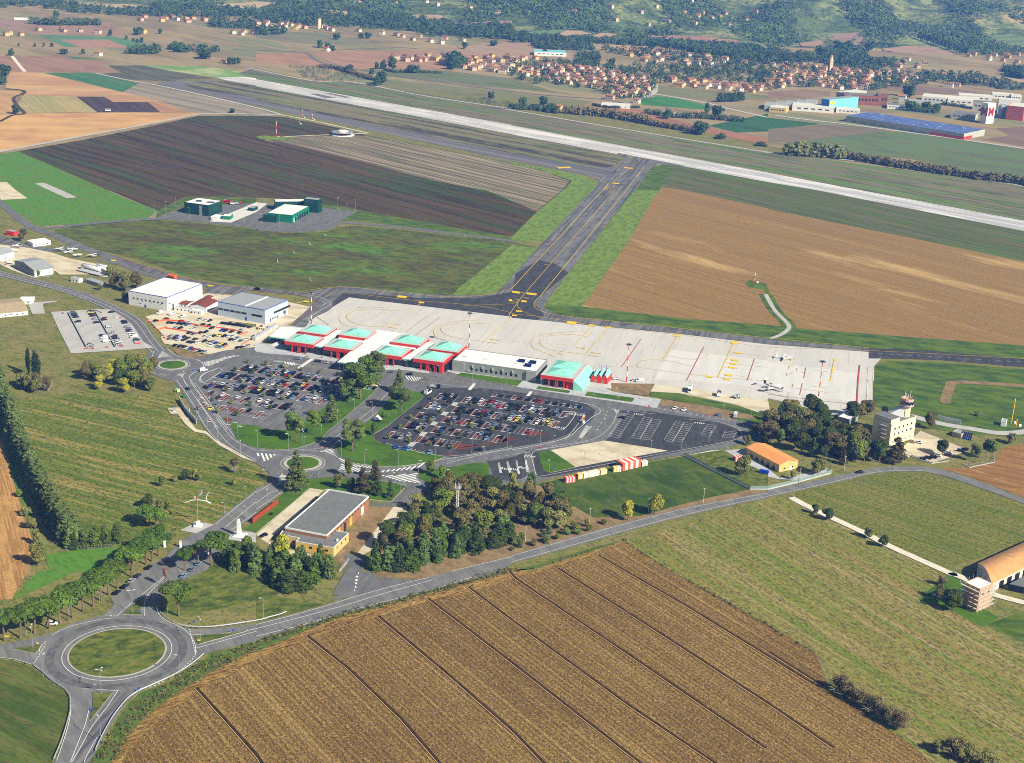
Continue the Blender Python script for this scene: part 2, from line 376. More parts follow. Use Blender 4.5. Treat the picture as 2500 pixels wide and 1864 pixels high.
m_soil = GM('bare_soil', (140, 116, 82), [((112, 94, 64), 8, 5, .45, .62, .8), ((160, 140, 106), 3, 2, .55, .7, .6), ((84, 92, 44), 6, 4, .56, .68, .6)], aC)
m_kerb = M('kerb_stone', (172, 166, 154), var=.12, scale=1)
m_rgrass = GM('roundabout_grass', (88, 102, 36), [((124, 118, 54), 4, 2.5, .47, .62, .8), ((50, 70, 22), 6, 4, .46, .62, .8), ((132, 126, 70), 1.4, .9, .56, .7, .6)], .4)
m_brick = GM('red_brick_paving', (110, 62, 50), [((88, 48, 40), 3, 2, .45, .62, .8), ((150, 82, 66), 1, .8, .55, .7, .5)], aT)
def far_field(name, s, col, col2, a=None, al=200, ac=8, drape=False):
    m = GM('soil_'+name+str(len(MATS)), col, [(col2, al, ac, .44, .6, .8), (tuple(int(c*.8) for c in col), 90, 40, .5, .64, .5)], aR if a is None else a)
    return sheet(name, s, m, drape=drape)
# --- the far plain, upper left
far_field('straw_field', '00: 0,995 220,985 830,978 1600,978 1790,985 1300,1080 600,1200 0,1310', (198, 158, 104), (172, 126, 82), .2, 90, 60)
far_field('straw_field', '00: 60,625 370,632 830,745 1060,800 1400,880 980,885 900,840 660,838 210,825 200,790 50,760', (188, 152, 108), (168, 126, 92), .2, 140, 60)
far_field('straw_field', '00: 0,785 190,790 130,870 140,950 190,980 0,990', (184, 148, 104), (168, 130, 88))
far_field('green_field', '00: 370,632 780,630 850,645 1200,725 1060,800 830,745', (62, 106, 62), (92, 116, 78))
far_field('striped_field', '00: 1060,800 1200,725 1500,775 2216,935 10: 220,985 0,1000 00: 2216,985 1790,985 1640,970 1400,880', (150, 138, 120), (112, 106, 92), aRW, 600, 9)
far_field('olive_striped_field', '00: 210,825 660,838 840,972 210,978 150,900', (146, 142, 92), (176, 154, 104), ang('00: 660,838 840,972'), 300, 7)
far_field('dark_field', '00: 660,838 900,840 980,885 1280,888 1390,972 840,972', (82, 66, 60), (62, 52, 50), ang('00: 660,838 840,972'), 200, 7)
far_field('brown_field', '00: 1280,888 1410,890 1600,975 1390,972', (176, 132, 94), (150, 112, 84))
far_field('brown_field', '00: 130,487 540,490 600,515 1000,540 880,560 1050,630 220,625', (152, 118, 96), (134, 108, 92))
far_field('brown_field', '00: 0,490 100,490 195,625 0,625', (158, 122, 96), (140, 110, 92))
far_field('dark_scrub_field', '00: 930,570 1220,568 1500,620 1850,680 1700,700 1400,706 1100,690 850,640 1050,630', (84, 80, 66), (100, 104, 74))
far_field('light_green_field', '00: 1220,568 1750,572 2216,640 10: 400,700 00: 2216,690 1870,670 1500,620', (112, 146, 70), (168, 170, 128), aRW, 60, 30)
far_field('green_field', '00: 320,295 900,300 1200,370 1340,415 1130,415 930,345 520,345 700,410 560,408', (82, 122, 84), (98, 128, 92))
far_field('pink_brown_field', '00: 520,345 930,345 1120,415 700,412', (160, 124, 104), (150, 118, 100))
far_field('green_field', '00: 570,490 940,515 650,512', (64, 104, 64), (80, 112, 74))
far_field('pale_field', '00: 580,25 1250,45 1330,95 900,60', (176, 160, 130), (164, 150, 124))
far_field('pale_field', '00: 1440,60 1600,62 1640,80 1480,80', (180, 160, 130), (160, 146, 120))
far_field('grey_green_field', '10: 0,330 400,380 900,385 1280,370 800,350 550,275 0,290', (112, 116, 84), (130, 118, 96))
far_field('brown_field', '00: 0,170 900,180 1100,300 900,320 300,300 0,240', (148, 122, 104), (136, 114, 98))
far_field('grass_field', '10: 1640,615 2216,680 20: 350,790 620,830 0,770 10: 1100,660 900,600 1500,628', (98, 110, 70), (118, 112, 82))
far_field('grass_field', '10: 1100,690 2216,800 20: 0,810 700,880 560,935 300,940 10: 2216,930 1500,820 1090,740', (112, 114, 72), (124, 118, 84))
far_field('brown_field', '10: 440,455 1300,440 2216,470 1900,520 1600,600 1100,600 880,600 700,560', (160, 124, 96), (146, 116, 94))
far_field('brown_field', '10: 0,470 420,465 690,570 560,580 0,545', (164, 126, 98), (146, 116, 94))
far_field('brown_field', '20: 0,370 190,375 200,430 490,470 530,515 300,500 0,505 10: 1900,480 1700,450 1500,420 1800,400', (160, 134, 110), (142, 122, 104))
far_field('brown_field', '20: 680,385 1150,400 1420,440 1250,465 750,430', (170, 144, 114), (156, 130, 106))
far_field('grass_field', '20: 1255,745 1700,790 2216,830 2216,860 1780,870 1250,820', (112, 116, 72), (124, 118, 84))
far_field('sports_field', '20: 1100,860 1260,835 1430,855 1750,930 1640,950 1130,910', (60, 116, 52), (72, 122, 60))
far_field('olive_strip_field', '20: 300,990 1190,1080 1500,1150 2216,1245 30: 0,1270 700,1380 1200,1450 2216,1610 1200,1450 0,1325 20: 2216,1322 1200,1160', (112, 98, 58), (98, 92, 52))
far_field('red_brown_field', '20: 680,925 1100,950 1250,1000 1700,1110 2216,1200 30: 0,1250 20: 2216,1255 1620,1150 1190,1060 700,985 560,940', (158, 112, 82), (140, 100, 74))
far_field('green_field', '20: 1700,1090 2216,985 30: 0,1020 460,1075 150,1110 20: 2216,1140 1950,1150', (52, 92, 52), (64, 98, 56))
far_field('brown_field', '30: 0,1120 470,1080 950,1110 1050,1140 150,1230 0,1225', (122, 108, 88), (108, 100, 80))
far_field('grey_green_field', '30: 150,1235 1000,1140 1300,1150 1700,1215 2216,1290 2216,1610 1250,1380 600,1330 190,1300', (100, 108, 72), (88, 118, 62), aR, 400, 16)
far_field('yellow_brown_field', '30: 900,985 1200,975 2000,1095 1960,1115 1600,1075', (150, 132, 84), (140, 118, 84))
far_field('brown_field', '30: 1970,1115 2216,1100 2216,1270 1860,1210 2090,1175', (128, 104, 88), (118, 98, 84))
far_field('brown_field', '30: 870,730 1300,745 1800,790 1800,815 1250,825 1050,780', (130, 108, 90), (118, 100, 84))
far_field('pale_field', '30: 1420,615 2216,690 2216,720 2000,670 1500,640', (170, 148, 118), (156, 136, 110))
far_field('brown_field', '30: 0,800 300,775 540,795 540,830 300,850 0,855', (140, 116, 92), (124, 104, 84))
# fields on the foothills, laid over the slope
for nm, s, c1, c2 in (('hill_field', '30: 990,430 1200,405 1400,410 1560,450 1620,480 1300,470 1000,445', (158, 132, 112), (140, 118, 102)),
    ('hill_field', '30: 540,340 620,295 800,290 830,350 900,400 700,400 530,355', (150, 126, 112), (136, 116, 104)),
    ('hill_field', '30: 270,380 470,350 480,390 400,415 290,410', (156, 130, 112), (140, 120, 104)),
    ('hill_field', '30: 50,445 300,450 800,500 780,525 400,505 90,470', (170, 146, 116), (150, 130, 108)),
    ('hill_field', '20: 1170,310 1600,320 1950,355 1980,375 1750,390 1450,345 1200,350', (154, 120, 108), (136, 108, 100)),
    ('hill_field', '20: 360,320 470,270 600,280 690,300 600,310 420,320', (170, 144, 118), (150, 130, 108)),
    ('hill_field', '20: 700,320 770,292 900,300 900,320 760,345', (170, 144, 118), (150, 130, 108)),
    ('hill_meadow', '20: 140,290 260,265 420,270 350,310 180,310', (98, 122, 84), (108, 128, 90)),
    ('hill_meadow', '20: 440,240 700,235 950,190 960,210 760,260 500,262', (86, 116, 74), (100, 124, 84)),
    ('hill_field', '10: 1270,150 1400,135 1600,140 1660,170 1500,180 1330,165', (160, 134, 110), (140, 124, 104)),
    ('hill_field', '10: 1700,215 2000,190 2216,185 2216,215 2050,240 1800,235', (158, 130, 116), (140, 118, 108)),
    ('hill_field', '10: 580,130 650,95 800,95 780,150 650,130', (176, 152, 118), (156, 138, 110)),
    ('hill_field', '10: 0,20 170,25 160,45 60,60 0,85 00: 2050,90 1850,45', (184, 162, 130), (164, 146, 120)),
    ('hill_meadow', '20: 1450,40 1700,35 1690,80 1500,75', (96, 124, 84), (110, 130, 92)),
    ('hill_meadow', '30: 1850,410 1950,315 2100,305 2216,320 2216,390 2050,430', (110, 124, 84), (84, 104, 66))):
    far_field(nm, s, c1, c2, .4, 120, 10, drape=True)
# --- airfield ground
sheet('meadow', 'N: -400,680 00: 0,1335 150,1310 01: 0,90 F: 0,440 105,495 340,478 600,250 N: 420,195 700,190 1500,270 2700,560 2700,900 2700,1990 1800,1990 600,1990 -500,1990', m_base)
sheet('airfield_grass', '00: 2050,640 10: 0,590 500,705 820,712 2216,940 20: 0,955 2216,1325 30: 0,1328 1100,1460 2216,1618 N: 2600,478 2600,565 31: 810,0 20: 2216,1490 0,1090 10: 0,690 00: 2216,680', m_bey)
sheet('infield_grass', '00: 1600,722 1900,707 2216,745 10: 0,752 2216,1168 20: 900,1328 975,1370 870,1450 650,1450 0,1340 10: 2216,1340 0,870 00: 2216,850 1640,765', m_inf)
sheet('airfield_grass', '20: 1200,1455 1290,1430 1500,1440 2216,1560 31: 430,0 2216,345 N: 2600,585 2600,660 31: 2216,615 1100,382 0,162 21: 2216,155 1500,0 20: 1290,1622', m_rdk)
sheet('dark_ploughed_field', '00: 150,1312 700,1217 1300,1097 1720,1005 2216,1005 10: 220,1014 700,1110 960,1175 1500,1275 2216,1415 20: 250,1475 520,1570 21: 440,0 215,185 0,400 11: 1700,320 950,180 560,110 200,70 01: 1950,55 1600,55 1370,175 950,0 00: 940,1652 500,1460', m_dark)
sheet('striped_stubble_field', '10: 60,1222 220,1190 640,1180 960,1178 1500,1278 2216,1417 20: 250,1478 500,1570 21: 430,0 210,180 0,90 10: 2000,1652 1500,1560 900,1400 250,1240', m_lstr)
sheet('green_crop_field', '00: 0,1340 150,1312 500,1460 940,1652 01: 1000,30 1360,175 1280,240 1000,260 650,290 330,310 160,200 0,80 N: -60,480 -60,380', m_left)
sheet('concrete_pad', '00: 0,1580 60,1580 140,1652 01: 240,68 0,82', m_sand); sheet('concrete_pad', '00: 300,1590 380,1585 540,1652 01: 665,60 575,65 430,0', m_gravel)
sheet('airside_grass', '01: 480,340 560,322 800,292 1340,255 1600,275 2216,330 11: 0,345 250,367 600,362 700,322 850,305 1300,345 2216,445 21: 220,500 0,740 11: 2216,760 2030,900 1600,910 1200,880 750,825 400,890 0,840 01: 2216,835 1900,800 1600,740 1200,600 700,480 530,410 465,355', m_mid)
sheet('big_brown_field', '20: 1290,1622 21: 1500,0 2216,157 31: 0,164 1100,384 2216,617 N: 2600,690 2600,860 31: 2216,1342 1300,1275 220,1190 160,1170 21: 2216,1165 1500,1110 600,1005 700,880 1000,450 1230,60 1280,0', m_brownR)
sheet('taxiway_verge', '20: 1200,1460 1290,1432 1420,1445 1290,1622 21: 1280,0 1230,60 1000,450 700,880 600,1005 1500,1110 2216,1165 31: 220,1190 1300,1275 2216,1342 N: 2600,858 2600,890 31: 2216,1452 900,1367 0,1292 21: 2216,1282 800,1122 400,1082 280,1010 500,710 1050,0 20: 1070,1652', m_verge2)
sheet('taxiway_verge', '21: 1060,0 1280,0 1230,60 1000,450 700,880 600,1005 420,1000 290,980 500,710', m_verge)
sheet('taxiway_verge', '20: 0,1400 400,1480 620,1520 750,1590 720,1652 21: 690,0 420,330 310,430 170,445 0,435 0,400 215,185 440,0 20: 520,1570 250,1475 0,1425', m_verge)
sheet('taxiway_verge', '21: 220,500 0,740 11: 2216,760 2030,900 1700,905 1750,850 2000,650 2216,470', m_verge)
sheet('verge', '01: 1370,178 1600,58 1950,58 2216,72 2216,110 2150,115 1560,150 1350,235', m_verge2)
sheet('verge', '11: 560,112 950,182 1700,322 2180,395 2216,425 1300,318 900,262 730,262 880,182 560,150', m_verge2)
sheet('beacon_grass', '21: 2010,800 2060,775 2200,810 31: 10,870 80,1010 200,1190 120,1280 0,1290 21: 2216,1170 31: 150,1180 0,950 21: 2180,860 2050,840', m_verge2)
sheet('airfield_grass', '31: 920,1520 1050,1475 1500,1490 2216,1550 N: 2600,905 2600,1060 32: 2216,480 1700,460 1350,400 1230,300 905,215 912,0 31: 912,1650', m_verge2)
sheet('control_lawn', '32: 100,180 290,215 560,340 600,380 300,420 130,400', m_lawn)
# --- fields round the landside
sheet('meadow_field', '02: -60,-150 180,170 450,150 800,60 1000,130 1350,120 1500,90 1560,190 1470,240 1560,290 1680,430 1820,450 1900,560 2216,760 12: 60,790 120,860 0,930 02: 2216,940 1830,1240 1560,1300 1440,1420 1000,1430 620,1450 300,900', m_mead)
sheet('left_meadow', '01: 0,748 500,873 560,930 850,1012 1050,1112 1180,1195 1240,1270 1300,1350 1310,1400 1210,1490 1210,1540 1480,1652 02: 1500,0 1420,90 1350,120 1000,130 800,60 450,150 180,170 0,0', m_base)
sheet('shaded_verge', '02: 0,280 60,560 130,900 250,1180 420,1500 600,1470 950,1440 1050,1452 03: 950,10 650,0 180,215 100,230 330,0 02: 430,1640 0,400', m_left)
sheet('straw_field', '02: 0,500 80,760 180,1080 270,1350 260,1652 03: 200,60 100,235 0,240 N: -300,1480 -300,1080', m_goldL)
sheet('sown_field', '03: 0,757 130,775 285,822 450,965 560,1040 598,1100 600,1200 575,1300 520,1500 455,1652 440,1720 N: -100,1990 -500,1990 -300,1590', m_botl)
sheet('gold_ploughed_field', '03: 990,1652 1100,1480 1300,1280 1500,1120 1750,950 2216,690 13: 700,420 1250,290 1800,130 2216,0 23: 190,0 22: 950,1390 1000,1410 1400,1652 33: 0,462 400,700 440,760 520,1000 480,1010 900,1260 1250,1500 1400,1652 N: 2330,1990 900,1990 360,1990', m_gold)
sheet('gold_headland', '03: 960,1652 1080,1440 1280,1240 1480,1080 1750,915 2216,655 13: 0,690 700,400 1250,250 1800,90 2100,5 2216,-50 23: 150,0 22: 940,1390 960,1400 740,1480 600,1540 23: 0,60 13: 1800,190 1250,330 700,490 0,760 03: 2216,760 1750,1010 1500,1190 1300,1350 1150,1500 1050,1652 1030,1700 930,1700', m_gold2)
sheet('stubble_field', '22: 960,1385 1300,1290 2216,1030 32: 0,1015 130,1010 240,1040 330,1090 500,1190 830,1330 1050,1450 1600,1652 33: 1560,20 1500,80 1400,150 1290,240 1600,340 1850,480 2216,690 N: 2700,1700 2700,1990 2380,1990 33: 1400,1652 1250,1500 900,1260 560,1000 520,860 440,730 400,690 0,455 22: 1400,1652', m_stub)
sheet('olive_stubble_field', '32: 230,965 500,905 700,860 900,810 1100,790 1350,790 1560,835 1800,920 2000,990 2216,1065 N: 2600,1270 2600,1330 32: 2216,1400 1560,1620 1050,1400 850,1300 560,1160 330,1060 250,1010', m_stubD)
sheet('brown_field', '32: 1480,745 1740,750 1960,700 2020,580 2216,540 N: 2600,1075 2600,1250 32: 2216,1010 2000,925 1750,830', m_brownE)
sheet('yard_verge', '33: 1290,240 1400,150 1560,20 1700,70 1850,300 2000,400 1850,480 1600,340', m_lawn)
sheet('dark_green_plot', '33: 1900,450 2216,340 N: 2600,1460 2600,1620 33: 2216,600 2000,520', m_verge2)
sheet('container_field', '22: 215,893 500,832 1480,652 2060,938 1700,1010 1380,1090 1000,1210 560,1240 200,1200', GM('container_grass', (68, 88, 24), [((90, 100, 38), 9, 5, .46, .62, .8), ((118, 118, 72), 3, 1.6, .58, .72, .6), ((36, 66, 22), 20, 10, .45, .62, .7)], aC))
sheet('verge', '22: 215,893 700,1180 1100,1170 1700,1010 2060,938 2216,955 1500,1100 850,1262 300,1420 0,1500 12: 2216,1515 1700,1652 13: 1400,65 1050,45 990,0 12: 1000,1500', m_soil)
sheet('hedge_strip', '03: 830,1560 950,1450 1000,1300 1130,1120 1220,1045 1500,940 1650,830 1850,705 2216,605 13: 0,595 700,390 1400,195 2216,-20 23: 200,-30 22: 960,1385 700,1440 0,1650 13: 1800,88 1250,248 700,398 0,688 03: 2216,652 1750,912 1480,1078 1280,1238 1080,1438 950,1652 780,1652', GM('hedge_ground', (86, 112, 42), [((96, 76, 52), 8, 2, .46, .6, .8), ((56, 92, 26), 10, 3, .46, .6, .8), ((130, 118, 72), 3, 2, .58, .7, .6)], ang('13: 0,700 1500,250')))
sheet('avenue_verge', '03: 1560,385 1750,300 2216,250 2216,430 1900,485 1680,488 1500,440 1390,350', m_base)
sheet('avenue_lawn', '03: 1390,350 1400,200 1750,10 02: 1870,1540 2000,1480 12: 0,1400 200,1652 13: 180,210 600,280 300,365 0,440 03: 2216,420 2216,250 1560,385', m_rgrass)
sheet('avenue_lawn', '02: 1850,1500 1930,1380 2120,1400 2216,1420 2216,1500 1950,1600', m_lawn)
sheet('bare_ground', '12: 860,1500 1190,1090 1310,1085 1300,1180 1230,1280 990,1470 900,1520 800,1652 760,1652 820,1560', m_sand)
sheet('dry_grass', '12: 975,1075 1190,1090 900,1460 800,1600 680,1560 800,1320', m_soil)
sheet('gravel_drive', '12: 470,930 590,945 250,1260 110,1380 200,1440 480,1500 470,1530 250,1490 60,1380 0,1330', m_sand)
# --- concrete and asphalt of the airfield
sheet('runway', '00: 1870,675 2110,668 2216,680 10: 0,690 2216,1085 20: 0,1092 2216,1500 31: 810,0 2216,262 N: 2620,562 2620,585 31: 2216,352 430,0 20: 2216,1580 0,1168 10: 2216,1165 0,752 00: 2216,745 1960,700', m_run)
for s in ('10: 455,815 530,815 705,853 600,852', '10: 580,808 650,810 832,848 770,850'): sheet('runway_patch', s, m_asphP)
for s in ('10: 1190,950 1250,950 1385,980 1320,980', '10: 1310,945 1370,943 1512,972 1450,974'): sheet('runway_patch', s, m_concW)
sheet('taxiway', '00: 2000,703 1560,704 1400,711 1362,728 1380,745 1640,790 2216,920 10: 0,917 2216,1398 20: 350,1465 650,1525 780,1580 900,1500 1200,1452 20: 1000,1340 900,1326 975,1370 950,1400 870,1452 650,1450 0,1336 10: 2216,1332 0,870 00: 2216,850 1700,775 1610,745 1600,732 1640,720 1800,712 2040,715', m_asphP)
sheet('taxiway', '20: 900,1326 1500,1440 1290,1432 1200,1458 1070,1652 21: 1050,0 280,980 275,1000 300,1040 420,1083 800,1124 2216,1283 31: 0,1292 870,1366 870,1400 0,1345 21: 2216,1335 1450,1240 400,1140 220,1120 0,1108 11: 805,928 520,1095 440,1150 330,1170 350,1080 500,980 520,940 400,890 730,826 1300,882 1650,912 2030,902 2100,870 2216,760 21: 0,740 690,0 20: 700,1652 750,1590 740,1560 870,1500 860,1452 950,1400 975,1370', m_asphT)
sheet('new_asphalt', '11: 620,1000 760,885 850,890 1400,930 1900,935 2216,880 21: 30,720 240,600 380,640 490,715 230,930 190,985 250,1040 280,1080 220,1125 0,1106 11: 805,926 520,1092 440,1148 400,1130 600,1040', m_asphD)
sheet('taxiway', '31: 870,1368 1400,1390 2216,1457 N: 2600,915 2600,936 31: 2216,1532 1500,1472 1100,1457 870,1457', m_asphD)
sheet('apron', '11: 805,928 2216,1095 21: 0,1105 220,1125 400,1142 1450,1245 2216,1335 31: 870,1400 870,1457 980,1457 920,1520 915,1652 32: 905,0 905,215 800,290 500,300 420,255 100,170 0,150 22: 2216,160 1900,240 1200,100 800,60 12: 2216,40 1500,0 11: 440,1180 440,1148 520,1095', m_conc)
sheet('apron', '21: 1380,1380 2216,1475 31: 0,1487 790,1585 32: 768,190 0,62 22: 2216,60 1500,-10 21: 1230,1640', m_concW)
road('perimeter_road', '00: -80,1325 0,1316 600,1203 1300,1075 1720,992 2216,992 10: 230,1000', 6, m_gravel)
road('perimeter_road', '10: 230,1000 500,1050 900,1140 960,1155 850,1162 400,1180 200,1190', 4, m_sand)
road('perimeter_road', '10: -100,595 0,605 500,705 820,712 1500,840 2216,945 20: 0,958 1200,1160 2216,1322 30: 0,1328 700,1390 1200,1455 1700,1540 2216,1618 N: 2600,500', 5, m_gravel)
road('perimeter_road', '00: 840,640 1100,695 1500,770 2216,935 10: 230,1000', 5, m_gravel)
road('country_road', '10: -200,430 350,450 450,470 560,540 900,610 1500,700 2216,795 20: 400,835 760,860 1000,900', 7, m_asph)
road('country_road', '10: 690,435 1200,415 1400,425', 6, m_asph)
road('country_road', '20: 1240,730 1225,810 1100,855', 9, m_gravel); road('country_road', '20: 1225,815 1500,860 1750,910 1900,950 2216,1020', 8, m_gravel)
road('country_road', '30: 60,1000 300,1035 700,1080 1000,1120 1700,1215 2216,1290', 8, m_gravel)
road('farm_track', '00: 105,490 160,560 215,625', 6, m_track); road('ditch', '00: 0,1055 110,1000 210,985 150,920 120,850 210,810 190,785 60,770', 5, m_dark)
road('beacon_path', '31: -20,900 60,1040 180,1170 130,1240 20,1285', 11, m_verge2); road('beacon_path', '31: -20,900 60,1040 180,1170 130,1240 20,1285', 3.5, m_gravel)
road('airfield_track', '32: 1530,190 1570,60 1650,10 2216,40', 7, m_soil)
road('fire_station_road', '01: -60,60 0,105 150,230 280,325 420,365', 8, m_asph)
road('fire_station_road', '01: 300,340 450,325 800,285 1350,247 1600,258 2216,318 11: 0,338 300,352 580,338 720,285 850,285 1300,325 2230,440', 7.5, m_asph)
road('airside_road', '01: 330,345 500,400 700,485 900,562 1300,690 1600,780 1900,835 2216,855 11: 0,855 400,900 550,945 610,985 570,1040 420,1110 380,1180', 10, m_asphT)
road('airside_road', '01: -60,395 0,420 150,470 450,520 700,480', 14, m_asphT); road('airside_road', '01: 850,600 1050,640 1250,720 1420,760', 7, m_asph)
sheet('fire_station_yard', '01: 1350,238 1540,170 2050,120 2216,110 11: 560,150 880,180 720,262 700,290 600,330 300,345 0,335 01: 2216,305 1600,262', m_asph)
sheet('fire_station_concrete', '01: 1815,270 2216,105 11: 0,105 100,115 0,190 01: 2216,190 2000,280', m_concW)
sheet('hangar_apron', '01: 0,470 250,500 450,540 600,590 850,640 900,700 760,730 520,730 480,700 300,760 100,690 0,640', m_sand)
sheet('hangar_yard', '01: 1790,890 1980,905 2216,930 11: 290,970 470,1010 300,1160 100,1220 0,1180 01: 2216,1160 1850,1120 1500,1060 1300,1090', m_sand)
sheet('hangar_apron', '01: 1780,790 1900,830 2216,860 2080,880 1930,905 1785,890', m_asphT)
sheet('control_yard', '32: 1180,560 1320,430 1740,600 1600,650 1430,710 1240,640 1200,680 1150,650', m_sand)
road('yard_lane', '32: 1230,300 1500,370 1800,420 2000,450 2216,440 N: 2600,1040', 7, m_gravel)
sheet('orange_building_yard', '22: 1840,600 2020,590 2216,760 32: 100,840 330,800 480,740 560,780 300,860 90,850 22: 2216,830', m_pave)
sheet('building_lawn', '22: 1510,640 1820,600 1900,660 2216,800 2216,930 2060,930', m_rgrass)
# --- landside asphalt, one base sheet, everything else laid on it
road('main_road', '01: -80,705 0,722 500,845 800,945 1050,1062 1180,1150 1280,1290 1370,1400', 10.5, m_asph, lines=(-4.3, 4.3, 0))
sheet('landside_asphalt', '01: 1300,1390 1210,1490 1200,1530 1280,1580 1440,1645 02: 1500,0 1600,130 1700,310 1790,430 1850,500 1960,590 2100,665 2216,715 12: 80,760 125,820 130,850 60,920 0,960 0,1140 260,945 330,890 480,845 640,835 900,850 1180,880 1280,905 1300,935 1170,1050 1200,1062 1310,1062 1420,965 1500,930 22: 0,890 210,880 500,802 900,722 1480,642 1810,582 2000,545 2150,450 2216,440 2216,380 1960,345 1260,200 1290,160 1060,150 505,85 90,0 12: 1900,-30 11: 1700,1540 500,1400 0,1330 01: 2100,1380 1950,1392 1650,1450 1500,1420 1430,1350', m_asph)
sheet('country_road', '03: 1400,400 1560,480 1680,500 1900,490 2216,455 13: 0,450 300,375 600,290 830,215 1130,130 1400,70 1690,0 12: 1680,1652 2216,1515 22: 0,1505 250,1435 560,1345 880,1255 1200,1170 1600,1075 2216,960 32: 0,945 400,865 700,800 900,755 1130,735 1330,740 1500,765 1750,840 2000,935 2216,1020 N: 2600,1270 2600,1290 32: 2216,1060 2000,985 1800,915 1560,830 1350,785 1100,785 900,805 700,855 500,900 230,960 0,1005 22: 2216,1013 1800,1100 1400,1195 1000,1300 600,1415 300,1500 0,1580 13: 2130,0 1700,105 1400,190 1000,300 700,385 300,505 0,590 03: 2216,600 1850,690 1700,740', m_asphR)
sheet('roundabout_asphalt', '03: -60,645 0,632 300,575 500,510 640,440 880,382 950,330 985,290 960,228 1150,80 1240,0 02: 1300,1600 1440,1515 1500,1450 1600,1370 1700,1310 1840,1245 1950,1150 2216,940 12: 30,920 300,880 250,940 0,1140 02: 2216,1155 2020,1300 1950,1420 1870,1520 1790,1640 03: 1560,80 1400,200 1355,300 1400,400 1560,480 1740,640 1770,715 1640,820 1500,905 1320,990 1200,1045 1100,1125 1000,1270 900,1430 810,1600 740,1720 440,1720 480,1640 540,1500 590,1300 615,1200 610,1100 560,1020 450,950 285,810 150,765 0,745 -60,740', m_asphR)
sheet('new_asphalt_lane', '03: 1030,1040 1150,1060 1090,1130 985,1270 880,1440 780,1652 740,1720 600,1720 650,1640 760,1400 860,1230 960,1100', m_asphT)
sheet('side_road', '13: 640,255 780,170 800,0 870,0 990,0 1060,45 1200,65 1400,70 1130,132 830,217', m_asph)
road('side_road', '12: 830,1500 870,1580 840,1652 13: 830,30 780,120 740,210', 8, m_asph)
sheet('plaza', '02: 1560,1295 1700,1218 1850,1245 1700,1320', m_gravel); sheet('plaza', '02: 1970,1370 2030,1300 2216,1310 2216,1400 2120,1400', m_gravel)
# new darker tarmac of the eastern lots and bus lanes
sheet('new_tarmac', '12: 1500,60 1420,90 1440,150 1250,300 1130,400 1020,465 1030,510 1110,545 1640,660 1760,655 2216,575 22: 0,580 400,510 560,440 700,330 720,250 640,200 500,170 0,90 12: 2216,90 1900,60 1560,60', m_asphD)
sheet('new_tarmac', '22: 100,600 210,605 320,600 800,515 860,480 940,350 1040,240 1200,260 1700,330 1960,420 1985,480 1930,520 1480,605 800,740 330,830 225,835 200,760 190,680 160,620', m_asphD)
sheet('bus_lot', '12: 2000,700 2216,660 22: 150,610 110,650 150,780 100,850 0,870 12: 2060,850 2030,760', m_asphD)
sheet('new_tarmac', '22: 860,250 1260,200 1960,345 2216,380 2216,440 2050,400 1700,340 1200,265', m_asph)
# --- lawns (raised on a kerb)
def lawn(s, h=.12, m=None, nm='lawn'): return sheet(nm, s, m or m_lawn, height=h, edge=m_kerb)
lawn('02: 1985,362 2100,375 2216,390 12: 130,430 330,420 560,250 880,60 960,10 1040,30 1065,45 1040,75 1010,110 850,250 620,440 560,505 480,545 350,588 200,597 100,592 0,577 02: 2150,562 2050,505')
lawn('12: 1380,95 1450,100 1448,145 1250,300 1120,405 1015,462 1025,515 1110,548 1640,660 1550,692 1400,722 1250,747 1060,747 880,722 765,675 710,622 702,570 800,482 1010,322 1130,202 1180,102 1300,82')
lawn('12: 1410,838 1400,795 1470,772 1650,752 1900,712 1990,712 2015,730 2025,832 1850,902 1600,907 1480,882')
lawn('12: 270,942 330,892 450,852 640,840 900,852 1100,872 1270,902 1285,927 1170,1045 980,1025 975,992 620,937 590,947 465,930 400,982')
lawn('12: 0,1320 400,988 262,955 100,1110 0,1225 02: 2095,1290')
lawn('11: 1735,1610 1775,1582 21: 95,1650 45,1700'); 
lawn('22: 210,72 230,48 505,88 490,108'); lawn('22: 630,130 655,95 1060,150 1040,186')
lawn('22: 230,642 240,612 330,602 550,750 335,795 270,780'); lawn('22: 1955,322 2216,350 2216,380 1950,345'); lawn('22: 2062,396 2216,402 2216,452 2115,452 2085,425')
sheet('sand_lot', '22: 333,600 560,560 800,517 1350,605 800,702 552,748', m_sand)
sheet('verge', '22: 1200,90 1450,110 1900,200 2216,290 2216,330 2060,300 1600,210 1190,125', m_verge2)
sheet('bare_ground', '22: 1265,205 1310,160 1700,220 2050,290 2120,322 1960,345', m_soil)
sheet('bare_ground', '22: 1235,30 1500,60 2216,170 32: 30,330 22: 2216,300 1900,195 1450,108 1200,92', m_sand)
sheet('bare_ground', '22: 860,20 1235,25 1175,130 870,95', m_soil)
sheet('forecourt', '11: 0,1340 240,1330 700,1460 1010,1400 1690,1560 2216,1640 21: 260,1652 22: 800,60 880,95 1290,160 1255,235 1060,205 500,120 90,62 0,42 12: 2216,35 1940,-10 1500,-120 11: 1500,1590 1300,1560 1100,1560 700,1490 300,1430 130,1420 0,1400 01: 2216,1400 2200,1380', m_pave)
sheet('forecourt', '22: -10,0 90,2 215,48 230,44 505,86 640,100 655,92 1060,148 1290,160 1240,236 1060,205 500,122 210,72 60,50 0,42', m_pave)
for s in ('11: 1735,1610 1775,1582 21: 95,1650 45,1700', '22: 210,72 230,48 505,88 490,108', '22: 630,130 655,95 1060,150 1040,186'): lawn(s, .15)
sheet('forecourt', '11: 0,1250? 0,1340'.replace(' 0,1250?', ' 0,1260 240,1170 420,1190'), m_pave)
